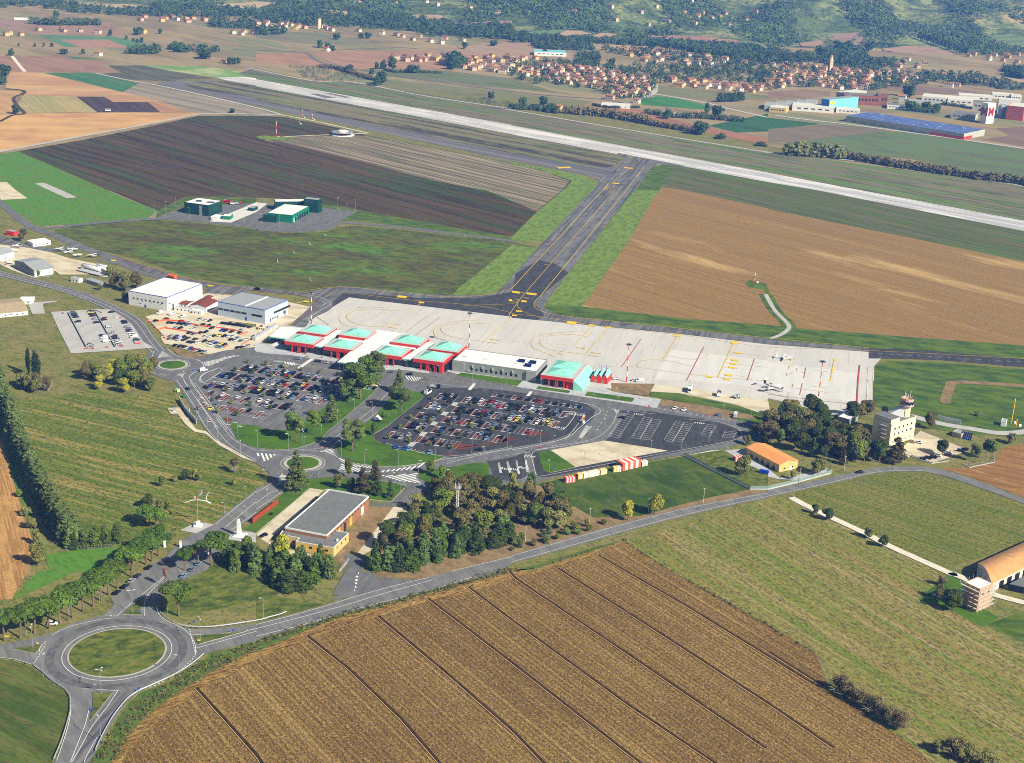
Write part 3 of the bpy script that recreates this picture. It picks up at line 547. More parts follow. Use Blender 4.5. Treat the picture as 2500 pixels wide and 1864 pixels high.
# car parks on the west
sheet('gravel_car_park', '01: 440,1055 850,1032 960,1035 1060,1100 1150,1180 1230,1310 1300,1345 1330,1365 1100,1385 615,1415 520,1230', m_gravel)
sheet('gravel_car_park', '01: 1260,1095 1420,1055 1650,1085 1850,1115 2216,1185 11: 0,1170 60,1160 200,1215 0,1340 01: 2216,1360 2100,1372 1950,1390 1800,1425 1650,1395 1480,1340 1420,1330 1390,1280 1400,1240 1340,1180', m_sand)
sheet('dry_verge', '01: 1480,1352 1560,1385 1650,1410 1800,1428 1760,1442 1650,1452 1540,1430', m_soil)
sheet('old_yard', '01: 240,975 460,960 500,965 370,985 390,1070 280,1075', m_gravel)
sheet('kiosk_path', '02: 1450,240 1560,228 1600,300 1700,420 1790,440 1850,500 2060,620 2200,700 2100,670 1900,560 1780,460 1680,440 1600,370 1540,290 1480,290', m_sand)
road('farm_track', '32: 200,1010 330,1080 560,1190 850,1325 1050,1430 1560,1660 33: 1600,20 1740,80 1900,180 2216,270', 4.6, m_track)
# ================================================================ ROUNDABOUTS, KERBS, PAINT
def ring(c, r0, r1, z0, z1, n=64):
    mb = MB(); vs = []
    for k in range(n):
        t = 2*math.pi*k/n
        for r, z in ((r0, z0), (r0, z1), (r1, z1), (r1, z0)): vs.append((c.x+r*math.cos(t), c.y+r*math.sin(t), z))
    fs = []
    for k in range(n):
        a, b = 4*k, 4*((k+1) % n)
        fs += [(a+1, a+2, b+2, b+1), (a, a+1, b+1, b), (a+2, a+3, b+3, b+2)]
    mb.add(vs, fs); return mb
def disc(c, r, n=64): return [Vector((c.x+r*math.cos(2*math.pi*k/n), c.y+r*math.sin(2*math.pi*k/n))) for k in range(n)]
def roundabout(cpx, rg, rk, rl, grass):
    c = gp(cpx); z = zc()
    sheet('roundabout_island', disc(c, rg), grass, height=.14, edge=m_kerb)
    k = ring(c, rg, rk, z, z+.1); link('island_kerb_ring', k.mesh('island_kerb_ring', [m_kerb]), kind='structure')
    MARK.append((disc(c, rl)+[disc(c, rl)[0]], .25, 'w'))
    return c
c1 = roundabout((130+625/3.99, 1500+382/3.99), 19.4, 20.1, 22.2, m_rgrass)
link('tyre_worn_band', ring(c1, 25.2, 28.6, zc(), zc()+.004).mesh('tyre_worn_band', [GM('tyre_darkened_asphalt', (92, 92, 92), [((112, 112, 110), 5, 5, .46, .6, .8), ((78, 78, 80), 2, 2, .5, .66, .6)])]), kind='structure'); nz()
c2 = roundabout((739.5, 1133.2), 8.9, 10.8, 12.2, m_lawn)
c3 = roundabout((421.7, 893.2), 8.3, 10.0, 11.2, m_lawn)
for s in ('03: 1065,375 1225,378 1216,340 1245,232 1180,262', '03: 110,672 345,637 350,652 310,712', '03: 1682,557 1720,632 1900,582 2130,520 2000,535', '03: 800,1052 975,1052 880,1170 780,1297 800,1180 808,1080'):
    lawn(s, .12, m_rgrass, 'splitter_island')
# red brick planters and paving of the car parks
U = Vector((math.cos(R(-16.3)), math.sin(R(-16.3)))); Vv = Vector((math.cos(R(73.7)), math.sin(R(73.7))))
O_B = Vector((-48.8, 837.1)); O_A = Vector((-193.0, 879.0))
def uv(o, u, v): return o+U*u+Vv*v
brick_mb = MB(); brick_z = nz(); stall_mb = MB(); stall_z = nz()
STALLS = []     # (centre, heading, lot, row text, occupancy)
def quad_uv(mb, o, u0, u1, v0, v1, z): mb.add([tuple(uv(o, *q))+(z,) for q in ((u0, v0), (u1, v0), (u1, v1), (u0, v1))], [(0, 1, 2, 3)])
def stall_row(o, v, u0, u1, occ, lot, row, double=True, pale=True, n=4, w=2.62, d=4.9, brick=2.4, skip=None):
    """blocks of n stalls between brick strips; double rows share a brick spine"""
    u = u0; top = 2*d+1.0 if double else d
    while u+brick < u1:
        quad_uv(brick_mb, o, u, u+brick, v+.3, v+top-.3, brick_z)
        for e in (u+.1, u+brick-.1): MARK.append(([uv(o, e, v), uv(o, e, v+top)], .1, 'w'))
        MARK.append(([uv(o, u-.4, v-.1), uv(o, u+brick+.4, v-.1)], .55, 'w'))
        if double: MARK.append(([uv(o, u-.4, v+top+.1), uv(o, u+brick+.4, v+top+.1)], .55, 'w'))
        u += brick
        k = min(n, int((u1-u)/w))
        if k < 1: break
        if double: quad_uv(brick_mb, o, u, u+k*w, v+d, v+d+1.0, brick_z)
        MARK.append(([uv(o, u, v-.05), uv(o, u+k*w, v-.05)], .1, 'w'))
        if double: MARK.append(([uv(o, u, v+top+.05), uv(o, u+k*w, v+top+.05)], .1, 'w'))
        for i in range(k+1):
            MARK.append(([uv(o, u+i*w, v), uv(o, u+i*w, v+d)], .1, 'w'))
            if double: MARK.append(([uv(o, u+i*w, v+d+1), uv(o, u+i*w, v+top)], .1, 'w'))
        for i in range(k):
            if skip and skip[0] < u+i*w < skip[1]: continue
            f = occ(u+i*w) if callable(occ) else occ
            STALLS.append((uv(o, u+(i+.5)*w, v+d/2), R(73.7), lot, row+' lower side' if double else row, f))
            if double: STALLS.append((uv(o, u+(i+.5)*w, v+d+1+d/2), R(73.7), lot, row+' upper side', f))
        u += k*w
sp = 18.3
LB = 'eastern car park'; LA = 'western car park'
stall_row(O_B, 18.6, 32, 93, .62, LB, 'first row', double=False)
stall_row(O_B, 0, 0, 13, .97, LB, 'second row'); stall_row(O_B, 0, 17.5, 87, .93, LB, 'second row')
stall_row(O_B, -sp, 0, 13, .92, LB, 'third row'); stall_row(O_B, -sp, 17.5, 86, lambda u: .88 if u < 40 or u > 62 else .66, LB, 'third row')
stall_row(O_B, -2*sp, 0, 13, .9, LB, 'fourth row'); stall_row(O_B, -2*sp, 17.5, 77, .66, LB, 'fourth row')
stall_row(O_B, -3*sp, 0, 13, .92, LB, 'fifth row'); stall_row(O_B, -3*sp, 17.5, 62, .5, LB, 'fifth row')
stall_row(O_B, -4*sp, -4, 10, .5, LB, 'sixth row'); stall_row(O_B, -4*sp, 14, 42, .35, LB, 'sixth row')
stall_row(O_B, -5*sp+3.5, 4, 32, .35, LB, 'seventh row', double=False)
for u0 in (13.6, ):
    for k in range(5):      # footpath crossings between the blocks
        hatch([uv(O_B, 13.4-k*.2, -sp*k-1-6), uv(O_B, 17-k*.2, -sp*k-1-6), uv(O_B, 17-k*.2, -sp*k-1), uv(O_B, 13.4-k*.2, -sp*k-1)], R(-16.3), .9, .5)
stall_row(O_A, 17, 26, 40, .7, LA, 'first row', double=False)
stall_row(O_A, 0, 12, 110, .97, LA, 'second row'); stall_row(O_A, -sp, 4, 100, .97, LA, 'third row')
stall_row(O_A, -2*sp, 8, 92, lambda u: .92 if u < 60 else .75, LA, 'fourth row'); stall_row(O_A, -3*sp, 15, 80, lambda u: .42, LA, 'fifth row')
stall_row(O_A, -4*sp, 22, 70, .06, LA, 'sixth row'); stall_row(O_A, -5*sp+2, 26, 62, 0, LA, 'seventh row', double=False)
for s in ('c: 170,390 330,450 190,450', 'c: 265,515 410,530 400,570 330,600', 'c: 375,672 420,672 560,740 510,775 430,745', 'c: 325,812 435,830 420,865 360,860',
          'a: 670,720 1277,650 1277,590 1190,640', 'b: 165,655 395,615 230,585', 'b: 485,570 690,570 720,560 520,510', 'a: 560,800 740,795 620,770', 'a: 665,655 980,690 740,735 660,715', 'a: 70,700 170,700 180,740'):
    P_ = G(s); brick_mb.add([(p.x, p.y, brick_z-.001) for p in P_], [tuple(t) for t in tessellate_polygon([[Vector((p.x, p.y, 0)) for p in P_]])])
fl = brick_mb
link('brick_paving', brick_mb.mesh('brick_paving', [m_brick]), kind='structure')
# edge and lane lines
for s, w in (('03: 0,745 150,767 285,812 370,870', .2), ('03: 340,700 350,660 400,605', .2), ('03: 1010,390 1120,290 1330,120 1450,20', .2), ('03: 1250,385 1250,280 1290,190 1420,60', .2),
    ('03: 960,410 850,420 600,480 450,550', .2), ('03: 1355,300 1375,370 1450,430 1560,480 1640,545 1690,640 1690,720', .22), ('03: 1700,665 1900,610 2216,520', .22), ('03: 1650,545 1800,550 2000,530', .2),
    ('03: 700,1020 830,1022 1020,1035', .2), ('03: 1020,1035 930,1170 800,1340 700,1520 620,1652', .22), ('03: 770,1200 740,1320 690,1450 610,1652', .22), ('03: 840,1440 760,1580 730,1652', .2), ('03: 615,1160 600,1300 540,1500 490,1640', .2),
    ('03: 2216,498 2130,515', .3), ('13: 0,497 400,395 800,285 960,235 1200,165 1525,75', .22), ('13: 0,562 400,465 700,375 1000,290 1500,165 1900,40', .22), ('13: 0,462 300,385 600,300 830,228 1130,142 1500,52', .2),
    ('12: 1690,1652 2216,1524', .2), ('22: 0,1517 560,1357 880,1267 1200,1182 1600,1087 2216,972', .18), ('22: 0,1570 600,1403 1000,1290 1400,1185 1800,1090 2216,1003', .18), ('32: 0,1000 230,952 500,892 900,798 1100,778 1350,778', .18),
    ('12: 0,970 100,910 200,850 205,830', .2), ('12: 0,1060 130,970 260,930', .2), ('12: 0,1118 130,1030 260,940', .2), ('02: 1870,1240 2216,960', .2), ('02: 1950,1270 2216,1050', .2), ('02: 2010,1290 2216,1140', .2),
    ('02: 1530,0 1640,150 1780,400 1900,530 2060,640 2216,700', .22), ('02: 1590,0 1800,300 1960,530 2216,690', .2), ('02: 1640,0 1850,290 2010,500 2150,575 2216,600', .22), ('02: 1690,20 1900,310 2030,490', .2),
    ('12: 560,585 640,530 800,405 1000,250 1150,95', .2), ('12: 600,600 760,490 1000,310 1050,270', .2), ('12: 0,600 160,612 370,600 560,585', .2), ('12: 660,575 690,650 730,690 770,720', .2),
    ('12: 1020,870 1110,870 1210,885 1300,910', .2), ('22: 0,600 300,545 500,480 560,430 700,310 760,280 740,230 600,190 500,170', .3), ('22: 0,585 300,532 480,470 540,420', .16), ('22: 330,565 560,535 740,490 850,400 900,300 880,250 830,230', .2), ('22: 210,820 190,750 170,640 230,600 420,570 700,520', .22),
    ('22: 230,830 800,725 1300,630 1800,540 1960,500 1985,470 1960,420 1800,360 1530,335', .22), ('22: 1050,265 1250,290', .2), ('22: 1270,240 1700,320 1960,350', .16), ('22: 0,860 100,850 150,800 120,700 110,650 160,610 400,570', .2),
    ('12: 1120,540 1640,655 2216,570', .25), ('12: 830,710 1060,740 1300,735 1500,700 1900,640 2216,585', .25), ('12: 2216,590 1950,640 1650,720', .2), ('c: 0,465 370,952', .25), ('c: 0,580 260,940', .22), ('c: 300,255 80,385 40,330 130,260 270,205 320,235', .3),
    ('c: 0,105 60,130 90,180 0,250', .2), ('Q: 100,300 110,260 190,210 260,150 290,60', .25), ('Q: 105,305 190,370 300,410 480,440', .25), ('Q: 500,20 620,120 760,160 900,175 1010,215 1060,270 1040,330 920,400 850,450 850,490 950,630', .3), ('Q: 1277,340 1180,370 1080,410 1010,470 1060,555 1150,575', .3), ('Q: 640,510 740,638', .2), ('Q: 770,410 740,470 830,630', .2),
    ('K: 0,180 100,190 120,200 60,290 0,360', .2), ('b: 930,310 1030,325 895,505 800,490', .3), ('b: 1035,325 1130,340', .3), ('U: 620,600 900,640 1180,670', .2), ('T: 120,545 450,600 700,640 960,690', .2)):
    line(s, w, sm=3)
for s in ('03: 300,790 330,740 400,630', '03: 1640,500 1690,700', '03: 1700,690 1660,770 1500,900 1320,1000 1180,1020', '12: 370,600 560,608', 'Q: 770,410 920,385', '03: 910,380 1010,388'): line(s, .35, sm=2, dash=(1, 1))
for s in ('22: 0,640 110,620 400,560', '22: 830,260 800,330 720,430', 'V: 250,500 800,600 1277,660', '11: 0,1440 500,1490', '01: 0,735 500,858 850,975 1080,1080', 'b: 0,840 460,765', '12: 1650,700 1950,650', '31: 870,1410 2216,1492'): line(s, .2, sm=3, dash=(3, 4))
for s, a, g_, w in (('12: 0,625 175,640 90,695 60,700', 1.9, 2.2, 1.1), ('12: 550,615 655,580 680,650 610,620', .7, 1.7, .8), ('12: 205,812 300,830 320,850 185,905', .15, 1.7, .8), ('12: 715,665 860,725 1000,745 1000,760 860,745 740,700', .9, 1.8, .9),
    ('12: 690,785 1060,785 1400,735 1460,712 1400,765 1060,795', 1.15, 2.0, 1.0), ('12: 740,720 900,760 900,785 720,770', .9, 1.8, .9), ('12: 1080,822 1180,820 1400,800 1380,840 1430,890 1250,870', .6, 2.0, 1.0), ('c: 90,130 240,105 330,70 480,50 540,52 400,80 240,150 110,190', .8, 1.7, .8),
    ('c: 1040,120 1203,140 1203,180 1060,145', 1.9, 1.8, .8), ('Q: 420,55 570,145 350,170', .05, 1.9, .8), ('Q: 620,425 770,410 735,470', .15, 1.8, .8), ('b: 1145,460 1215,470 1100,600 1060,595', .12, 1.5, .7),
    ('22: 880,240 940,260 905,290', .1, 1.6, .7), ('T: 270,570 470,605 400,615 290,590', 1.9, 1.4, .6), ('U: 490,545 700,570 600,610 520,590', 1.9, 1.6, .7), ('22: 30,690 45,690 70,810 50,808', .05, 1.5, .8), ('22: 110,685 125,685 145,795 125,790', .05, 1.5, .8), ('12: 2090,715 2110,710 2130,800 2110,800', .05, 1.5, .8), ('12: 2165,705 2185,703 2216,800 2190,800', .05, 1.5, .8), ('13: 865,20 890,15 870,130 850,180', .1, 3.4, 1.6),
    ('V: 840,590 880,540 915,540 875,592', R(60), .7, .6), ('V: 190,520 250,450 285,452 225,525', R(60), .7, .6), ('T: 430,645 590,535 630,540 470,648', R(60), .8, .7)):
    hatch(s, a, g_, w)
# angled lots at the east end
def herring(s0, s1, n, vec):
    a, b = G(s0+' '+s1) if False else (gp(px('K: '+s0)[0]), gp(px('K: '+s1)[0])); o = px('K: 0,0')[0]; vx, vy = vec
    p = [a.lerp(b, i/n) for i in range(n+1)]; base = px('K: '+s0)[0]; dd = gp((base[0]+vx/2.6604, base[1]+vy/2.6604))-a
    for q in p: MARK.append(([q, q+dd], .16, 'w'))
    for i in range(n): MARK.append(([p[i], p[i].lerp(p[i+1], .92)], .12, 'w'))
    for i in range(n): MARK.append(([p[i]+dd, p[i].lerp(p[i+1], .92)+dd], .12, 'w'))
herring('282,335', '385,190', 11, (62, 18)); herring('430,346', '512,212', 11, (52, 12)); herring('484,358', '565,228', 11, (62, 6)); herring('642,362', '720,238', 10, (52, 18)); herring('700,368', '772,250', 10, (58, 8)); herring('880,332', '925,262', 6, (58, 10)); herring('1018,345', '1040,305', 4, (72, 8))
for x in range(12): line('K: %d,%d %d,%d' % (610+x*42-14, 165+x*6.5, 624+x*42-14, 150+x*6.5), .16)
# runway and taxiway paint
line('10: 0,697 2216,1092 20: 2216,1500', .9); line('31: 810,5 2216,268', .9)
line('10: 0,722 2216,1125 20: 2216,1538 31: 600,0 2216,303', .8, dash=(36, 40)) ; line('10: 0,745 2216,1160 20: 2216,1568', .5)
Yl = 'y'
for s, w in (('20: 1134,1370 800,1652 21: 888,0 85,925 0,1110', .35), ('20: 1150,1440 21: 988,0 240,925', .45), ('20: 1180,1438 1290,1436', .35), ('20: 830,1600 21: 785,0 0,850', .45), ('20: 0,1395 500,1480 700,1530 800,1580 825,1610 790,1652', .35), ('20: 870,1452 980,1420 1030,1380 1000,1345', .3),
    ('11: 330,890 730,838 1300,893 1650,925 2030,905 2216,850', .4), ('11: 600,925 760,890 1300,950 1900,1000 2216,1065 21: 0,1075 220,1095 840,1190 1430,1250 1925,1320 2216,1360 31: 870,1390 2216,1460', .35), ('21: 240,925 190,980 230,1040 450,1090 1200,1170 2216,1280 31: 870,1366', .4), ('11: 1800,1000 2216,985 21: 0,960 60,945', .3), ('21: 60,945 40,980 90,1050 250,1105', .3),
    ('11: 1425,983 1125,1183', .45), ('21: 0,1100 11: 1970,1310', .45), ('21: 825,1200 638,1422', .45), ('21: 1435,1265 1310,1460', .5), ('21: 1925,1310 1780,1625', .6), ('31: 575,1460 540,1652', .7), ('21: 680,1190 540,1345', .3),
    ('11: 1215,1045 1050,1030 900,1035 800,1070 790,1110 850,1150 980,1178 1120,1185', .4), ('11: 1110,1015 900,1015 770,1050 720,1100 740,1150 800,1180', .4), ('11: 1215,1045 1270,1012', .35), ('11: 1110,1015 1135,997', .35), ('11: 2030,1160 1800,1150 1660,1170 1600,1200 1640,1250 1780,1285 1980,1310', .4), ('11: 1910,1125 1700,1140 1580,1180 1540,1220 1560,1270 1640,1295', .4), ('11: 2030,1160 2075,1130', .35), ('11: 1910,1125 1940,1110', .35),
    ('21: 655,1268 500,1250 300,1265 240,1300 250,1340 330,1380 450,1400 640,1422', .4), ('21: 535,1225 400,1235 230,1260 170,1320 190,1370 300,1412', .4), ('21: 655,1268 690,1230', .35), ('21: 1090,1530 1085,1500 1130,1475 1280,1470 1420,1490 1500,1515 1600,1527', .4), ('21: 980,1520 1140,1540 1500,1590 1840,1625 2216,1652', .35), ('21: 1350,1435 1550,1465 1660,1450 1705,1410', .35), ('21: 1890,1400 2170,1437', .35), ('21: 1850,1495 2216,1535', .35), ('31: 405,1560 575,1580', .35), ('32: 375,45 520,62', .35), ('32: 200,58 520,100', .35)): line(s, w, Yl, sm=3)
for s in ('21: 0,1310 540,1345', '21: 1850,1465 2150,1500', '21: 1830,1535 2120,1562', '21: 1840,1590 2095,1630'): line(s, .3, Yl, dash=(2, 2))
for s, w in (('11: 1495,1085 1300,1225', .35), ('11: 1590,1100 1390,1250', .35), ('11: 520,1095 630,1168', .35), ('21: 1118,1290 945,1535', .4), ('21: 1660,1358 1510,1652', .45), ('21: 2100,1460 2035,1650', .4), ('31: 793,1515 779,1652 32: 768,188', .9), ('31: 328,1535 310,1630', .35), ('32: 298,20 275,120', .35), ('32: 0,115 400,165 700,198 768,185', .35), ('01: 980,565 1300,680 1700,790 2216,870 11: 0,865 430,920 545,975 530,1010 380,1110 250,1170', .35)): line(s, w, 'r', sm=2)
for s in ('31: 865,1530 860,1652 32: 862,0 850,190 800,250', '31: 915,1530 910,1652', '32: 0,150 100,160 300,200 500,230 600,290', '11: 450,910 560,930 650,985 560,1040 460,1110 470,1150', '11: 520,1010 600,985 570,960'): line(s, .3, sm=3)
# yellow painted panels
for s in ('21: 0,872 70,882 62,898 0,888', '21: 130,887 215,898 208,913 122,902', '11: 1235,912 1310,922 1295,938 1215,928', '21: 480,1133 562,1143 548,1167 470,1155', '11: 2190,945 2216,947 2216,965 2185,962', '21: 85,953 130,960 130,972 78,970', '20: 390,1455 500,1448 515,1458 400,1465', '20: 968,1453 1045,1460 1045,1467 975,1462', '20: 862,1586 928,1592 925,1600 865,1594',
    '11: 1410,965 1460,970 1450,982 1405,978', '21: 665,1162 718,1168 710,1182 660,1176', '21: 812,1180 865,1186 855,1198 806,1192', '21: 1400,1252 1460,1258 1455,1272 1395,1266', '21: 1898,1307 1948,1312 1942,1335 1890,1328', '01: 965,603 1010,605 1000,617 960,612', '01: 1800,822 1850,826 1845,836 1795,832', '11: 415,958 460,962 450,973 405,968',
    '21: 35,1041 88,1047 82,1057 33,1053', '21: 0,1078 45,1084 38,1092 0,1090', '31: 35,1400'.replace('31: 35,1400', '21: 1930,1400 1985,1408 1980,1418 1925,1412')): 
    P_ = G(s); MARK.append((P_, None, 'y'))
for x, y in ((1900, 1462), (1887, 1493), (1873, 1525), (1845, 1592), (1830, 1627), (1675, 1605)):
    MARK.append((G('21: %d,%d %d,%d %d,%d %d,%d' % (x, y, x+60, y+8, x+57, y+22, x-3, y+14)), None, 'y'))
for s in ('21: 830,10 862,14', '21: 790,124 812,127', '21: 613,268 640,271', '21: 512,447 540,450', '21: 280,646 310,649', '20: 968,1523 990,1525', '20: 985,1552 1008,1554', '20: 945,1597 970,1599', '21: 62,888 100,892', '21: 96,932 148,940', '10: 860,1080 885,1082', '10: 1555,1220 1580,1222', '10: 1925,1306 1950,1308'): line(s, 2.2, 'o')
for s in ('11: 1145,1187 1225,1197', '11: 1190,1158 1270,1168', '11: 2000,1315 2085,1327', '11: 2020,1290 2110,1302', '21: 555,1362 640,1375', '21: 685,1405 775,1417', '21: 665,1431 755,1443', '21: 320,1422 370,1442', '21: 390,1408 440,1430', '31: 200,1455 195,1478', '31: 220,1460 240,1462', '31: 185,1520 180,1545', '31: 205,1520 225,1523', '31: 255,1543 250,1563', '31: 170,1583 165,1608', '31: 188,1587 206,1589', '31: 295,1580 313,1582', '32: 220,25 215,50', '11: 400,966 340,985'): line(s, .8, 'y')
for s in ('T: 500,625 960,690', 'T: 610,560 760,590', 'U: 600,520 720,530 790,575 1240,632', 'U: 620,540 720,545 780,590'): line(s, .16, 'y', sm=2)
# lettering painted on the tarmac
def ground_text(txt, s, size, rz):
    cu = bpy.data.curves.new('t', 'FONT'); cu.body = txt; cu.size = size; cu.space_character = 1.3; cu.align_x = 'CENTER'; cu.offset = .02*size
    o = bpy.data.objects.new('t', cu); sc.collection.objects.link(o); dg = bpy.context.evaluated_depsgraph_get(); me = bpy.data.meshes.new_from_object(o.evaluated_get(dg)); bpy.data.objects.remove(o)
    me.materials.clear(); me.materials.append(m_wp); p = G(s)[0]
    n = link('painted_lettering', me, loc=(p.x, p.y, zc()+.03), rz=rz, kind='structure'); n.scale = (1, 1.5, 1)
m_wp = M('white_road_paint', (226, 226, 222), var=.1, scale=2); m_yp = M('yellow_road_paint', (226, 186, 20), var=.12, scale=1.5); m_rp = M('red_road_paint', (176, 60, 52), var=.1); m_op = M('ochre_apron_paint', (158, 138, 66), var=.15)
for t, s, z_ in (('STOP', '22: 150,662', 2.2), ('STOP', 'b: 968,340', 2.2), ('STOP', 'b: 1070,355', 2.2), ('STOP', '22: 1092,297', 2.2), ('STOP', '22: 1618,373', 2.2), ('BUS', '22: 12,775', 2.4), ('BUS', '22: 86,762', 2.4), ('BUS', '12: 2150,770', 2.4), ('STOP', 'c: 980,133', 2), ('BUS', '22: 2100,388', 2)): ground_text(t, s, z_, R(-14))
ground_text('STOP', 'b: 852,478', 2.2, R(166))
nz(); zm = nz()
pm = {k: MB() for k in 'wyro'}
for i, (p, w, c) in enumerate(MARK):
    z = zm+.0011*(i % 9)
    if w is None: pm[c].add([(q.x, q.y, z) for q in p], [tuple(range(len(p)))])
    else:
        ww = w if c != 'y' or w > .7 else w
        strip_mb(pm[c if not (c == 'y' and w is not None and w < .4 and False) else 'o'], p, ww, z)
ZC[0] = zm+.012
for k, nm, mt in (('w', 'white_markings', m_wp), ('y', 'yellow_markings', m_yp), ('r', 'red_markings', m_rp), ('o', 'ochre_markings', m_op)):
    link(nm, pm[k].mesh(nm, [mt]), kind='structure')
ZB = zc()
# ================================================================ CARS AND OTHER VEHICLES
m_glass = M('car_glass', (26, 30, 36), .12, spec=.6); m_tyre = M('tyre', (20, 20, 20), .8); m_lamp = M('headlamp', (220, 220, 214), .2)
PAINT = {n: M('car_paint_'+n, c, .35, spec=.5) for n, c in {'black': (14, 15, 19), 'navy': (19, 24, 38), 'silver': (160, 163, 168), 'blue grey': (108, 120, 140), 'white': (226, 228, 228), 'red': (176, 22, 26), 'yellow': (226, 204, 70), 'blue': (34, 76, 170), 'pale blue': (116, 146, 174), 'dark grey': (52, 54, 60), 'green': (38, 170, 132), 'maroon': (76, 18, 30), 'beige': (176, 150, 100)}.items()}
def car_body(mb, L=4.3, W=1.74, kind='car', mi=0, gi=1):
    """painted shell; half widths shrink upwards, cabin faces get the glass slot"""
    if kind == 'van':
        prof = [(-L/2, .35), (-L/2, 2.05), (-L/2+.15, 2.25), (L/2-1.6, 2.3), (L/2-.95, 1.35), (L/2-.1, 1.05), (L/2, .4)]
    else:
        prof = [(-L/2, .32), (-L/2, .82), (-L/2+.12, .95), (L/2-1.15, .95), (L/2-.12, .72), (L/2, .34)]
    n = len(prof); vs = []
    for sgn in (-1, 1):
        for x, z in prof:
            ins = .0 if z < 1.2 else .1
            vs.append((x, sgn*(W/2-ins), z))
    mb.add(vs, [tuple(range(n-1, -1, -1)), tuple(range(n, 2*n))]+[(i, (i+1) % n, n+(i+1) % n, n+i) for i in range(n)], mi)
    if kind != 'van':
        a = [(-L/2+.18, .95), (L/2-1.2, .95)]; b = [(-L/2+.62, 1.46), (L/2-2.0, 1.46)]
        if kind == 'estate': b[0] = (-L/2+.36, 1.5)
        v = [(a[0][0], -W/2+.04, .95), (a[1][0], -W/2+.04, .95), (a[1][0], W/2-.04, .95), (a[0][0], W/2-.04, .95), (b[0][0], -W/2+.2, 1.46), (b[1][0], -W/2+.2, 1.46), (b[1][0], W/2-.2, 1.46), (b[0][0], W/2-.2, 1.46)]
        mb.add(v, [(0, 1, 5, 4), (1, 2, 6, 5), (2, 3, 7, 6), (3, 0, 4, 7)], gi); mb.add([(x, y, z+.01) for x, y, z in v[4:]], [(0, 1, 2, 3)], mi)
    else:
        for sgn in (-1, 1): mb.add([(L/2-1.9, sgn*(W/2-.02), 1.3), (L/2-1.05, sgn*(W/2-.02), 1.3), (L/2-1.6, sgn*(W/2-.07), 2.0), (L/2-2.1, sgn*(W/2-.07), 2.0)], [(0, 1, 2, 3)], gi)
        mb.add([(L/2-.93, -W/2+.16, 1.4), (L/2-.93, W/2-.16, 1.4), (L/2-1.5, W/2-.2, 2.2), (L/2-1.5, -W/2+.2, 2.2)], [(0, 1, 2, 3)], gi)
def wheel(mb, x, y, r=.32, w=.2, mi=2):
    mb.tube((x, y-w/2, r), (x, y+w/2, r), r, n=10, mi=mi)
CARM = {}
def car_mesh(col, kind='car'):
    if (col, kind) not in CARM:
        mb = MB(); L = {'car': 4.2, 'estate': 4.5, 'van': 5.2}[kind]; W = 1.74 if kind != 'van' else 1.95
        car_body(mb, L, W, kind)
        for x in (-L*.3, L*.31):
            for y in (-W/2+.06, W/2-.06): wheel(mb, x, y)
        CARM[(col, kind)] = mb.mesh(kind+'_'+col.replace(' ', '_'), [PAINT[col], m_glass, m_tyre])
    return CARM[(col, kind)]
LAND = [('the apron edge', (1500, 900))]
CARS = []       # (position, heading, colour, kind, where)
pal = ['black']*10+['navy']*8+['dark grey']*5+['silver']*6+['blue grey']*5+['white']*4+['pale blue']*3+['red', 'maroon', 'blue', 'yellow']
for (p, h, lot, row, f) in STALLS:
    if random.random() < f:
        CARS.append((p+U*random.uniform(-.2, .2), h+(math.pi if random.random() < .6 else 0)+random.uniform(-.03, .03), random.choice(pal), random.choice(['car', 'car', 'estate']), 'in the '+row+' of the '+lot))
def cars_at(win, pts, h, where, cols=None, kind=None):
    for i, q in enumerate(pts):
        p = gp(px(win+': %g,%g' % (q[0], q[1]))[0]); col = q[2] if len(q) > 2 else random.choice(pal)
        CARS.append((p, h+random.uniform(-.06, .06)+(math.pi if random.random() < .4 else 0), col, q[3] if len(q) > 3 else random.choice(['car', 'estate']), where))
hL = ang('01: 620,1050 660,1045')
cars_at('01', [(635, 1065), (645, 1078), (648, 1092), (660, 1105, 'black'), (675, 1145, 'navy'), (785, 1055, 'navy'), (780, 1067), (795, 1080), (803, 1095, 'maroon'), (825, 1122, 'silver'), (838, 1152, 'navy'), (835, 1055, 'silver')], hL, 'on the grey gravel car park beside the row of low barriers')
cars_at('01', [(968, 1062, 'black'), (900, 1118, 'red'), (902, 1128, 'black'), (945, 1190, 'silver', 'van'), (972, 1243, 'silver'), (888, 1265, 'navy'), (902, 1285, 'white', 'van'), (922, 1315, 'white', 'van'), (990, 1272, 'maroon'), (1000, 1288), (1015, 1302, 'silver'), (1025, 1322), (1032, 1340, 'silver'), (787, 1340, 'silver'), (787, 1367, 'silver')], hL, 'in the middle of the grey gravel car park')
cars_at('01', [(1075, 1142, 'navy'), (1080, 1156, 'black'), (1105, 1190), (1112, 1208), (1117, 1224), (1127, 1240, 'white'), (1145, 1256), (1157, 1277, 'white', 'van'), (1182, 1302, 'navy'), (1186, 1318, 'silver')], hL, 'in the column nearest the road on the grey gravel car park')
hG = ang('01: 1465,1150 1490,1142')
W1 = 'on the sandy car park below the white hangar'
cars_at('01', [(1350, 1137, 'black'), (1442, 1120, 'maroon'), (1382, 1072, 'white', 'van'), (1487, 1082, 'white', 'van'), (1582, 1102, 'white', 'van'), (1725, 1125, 'silver'), (1785, 1132, 'white'), (1817, 1137, 'dark grey'), (1465, 1153), (1500, 1156, 'navy'), (1550, 1160, 'navy'), (1582, 1165), (1622, 1170, 'blue'), (1572, 1140), (1642, 1150), (1702, 1187, 'silver'), (1760, 1170, 'black'), (1805, 1180), (1870, 1190, 'white'), (1832, 1202)], hG, W1+', top rows')
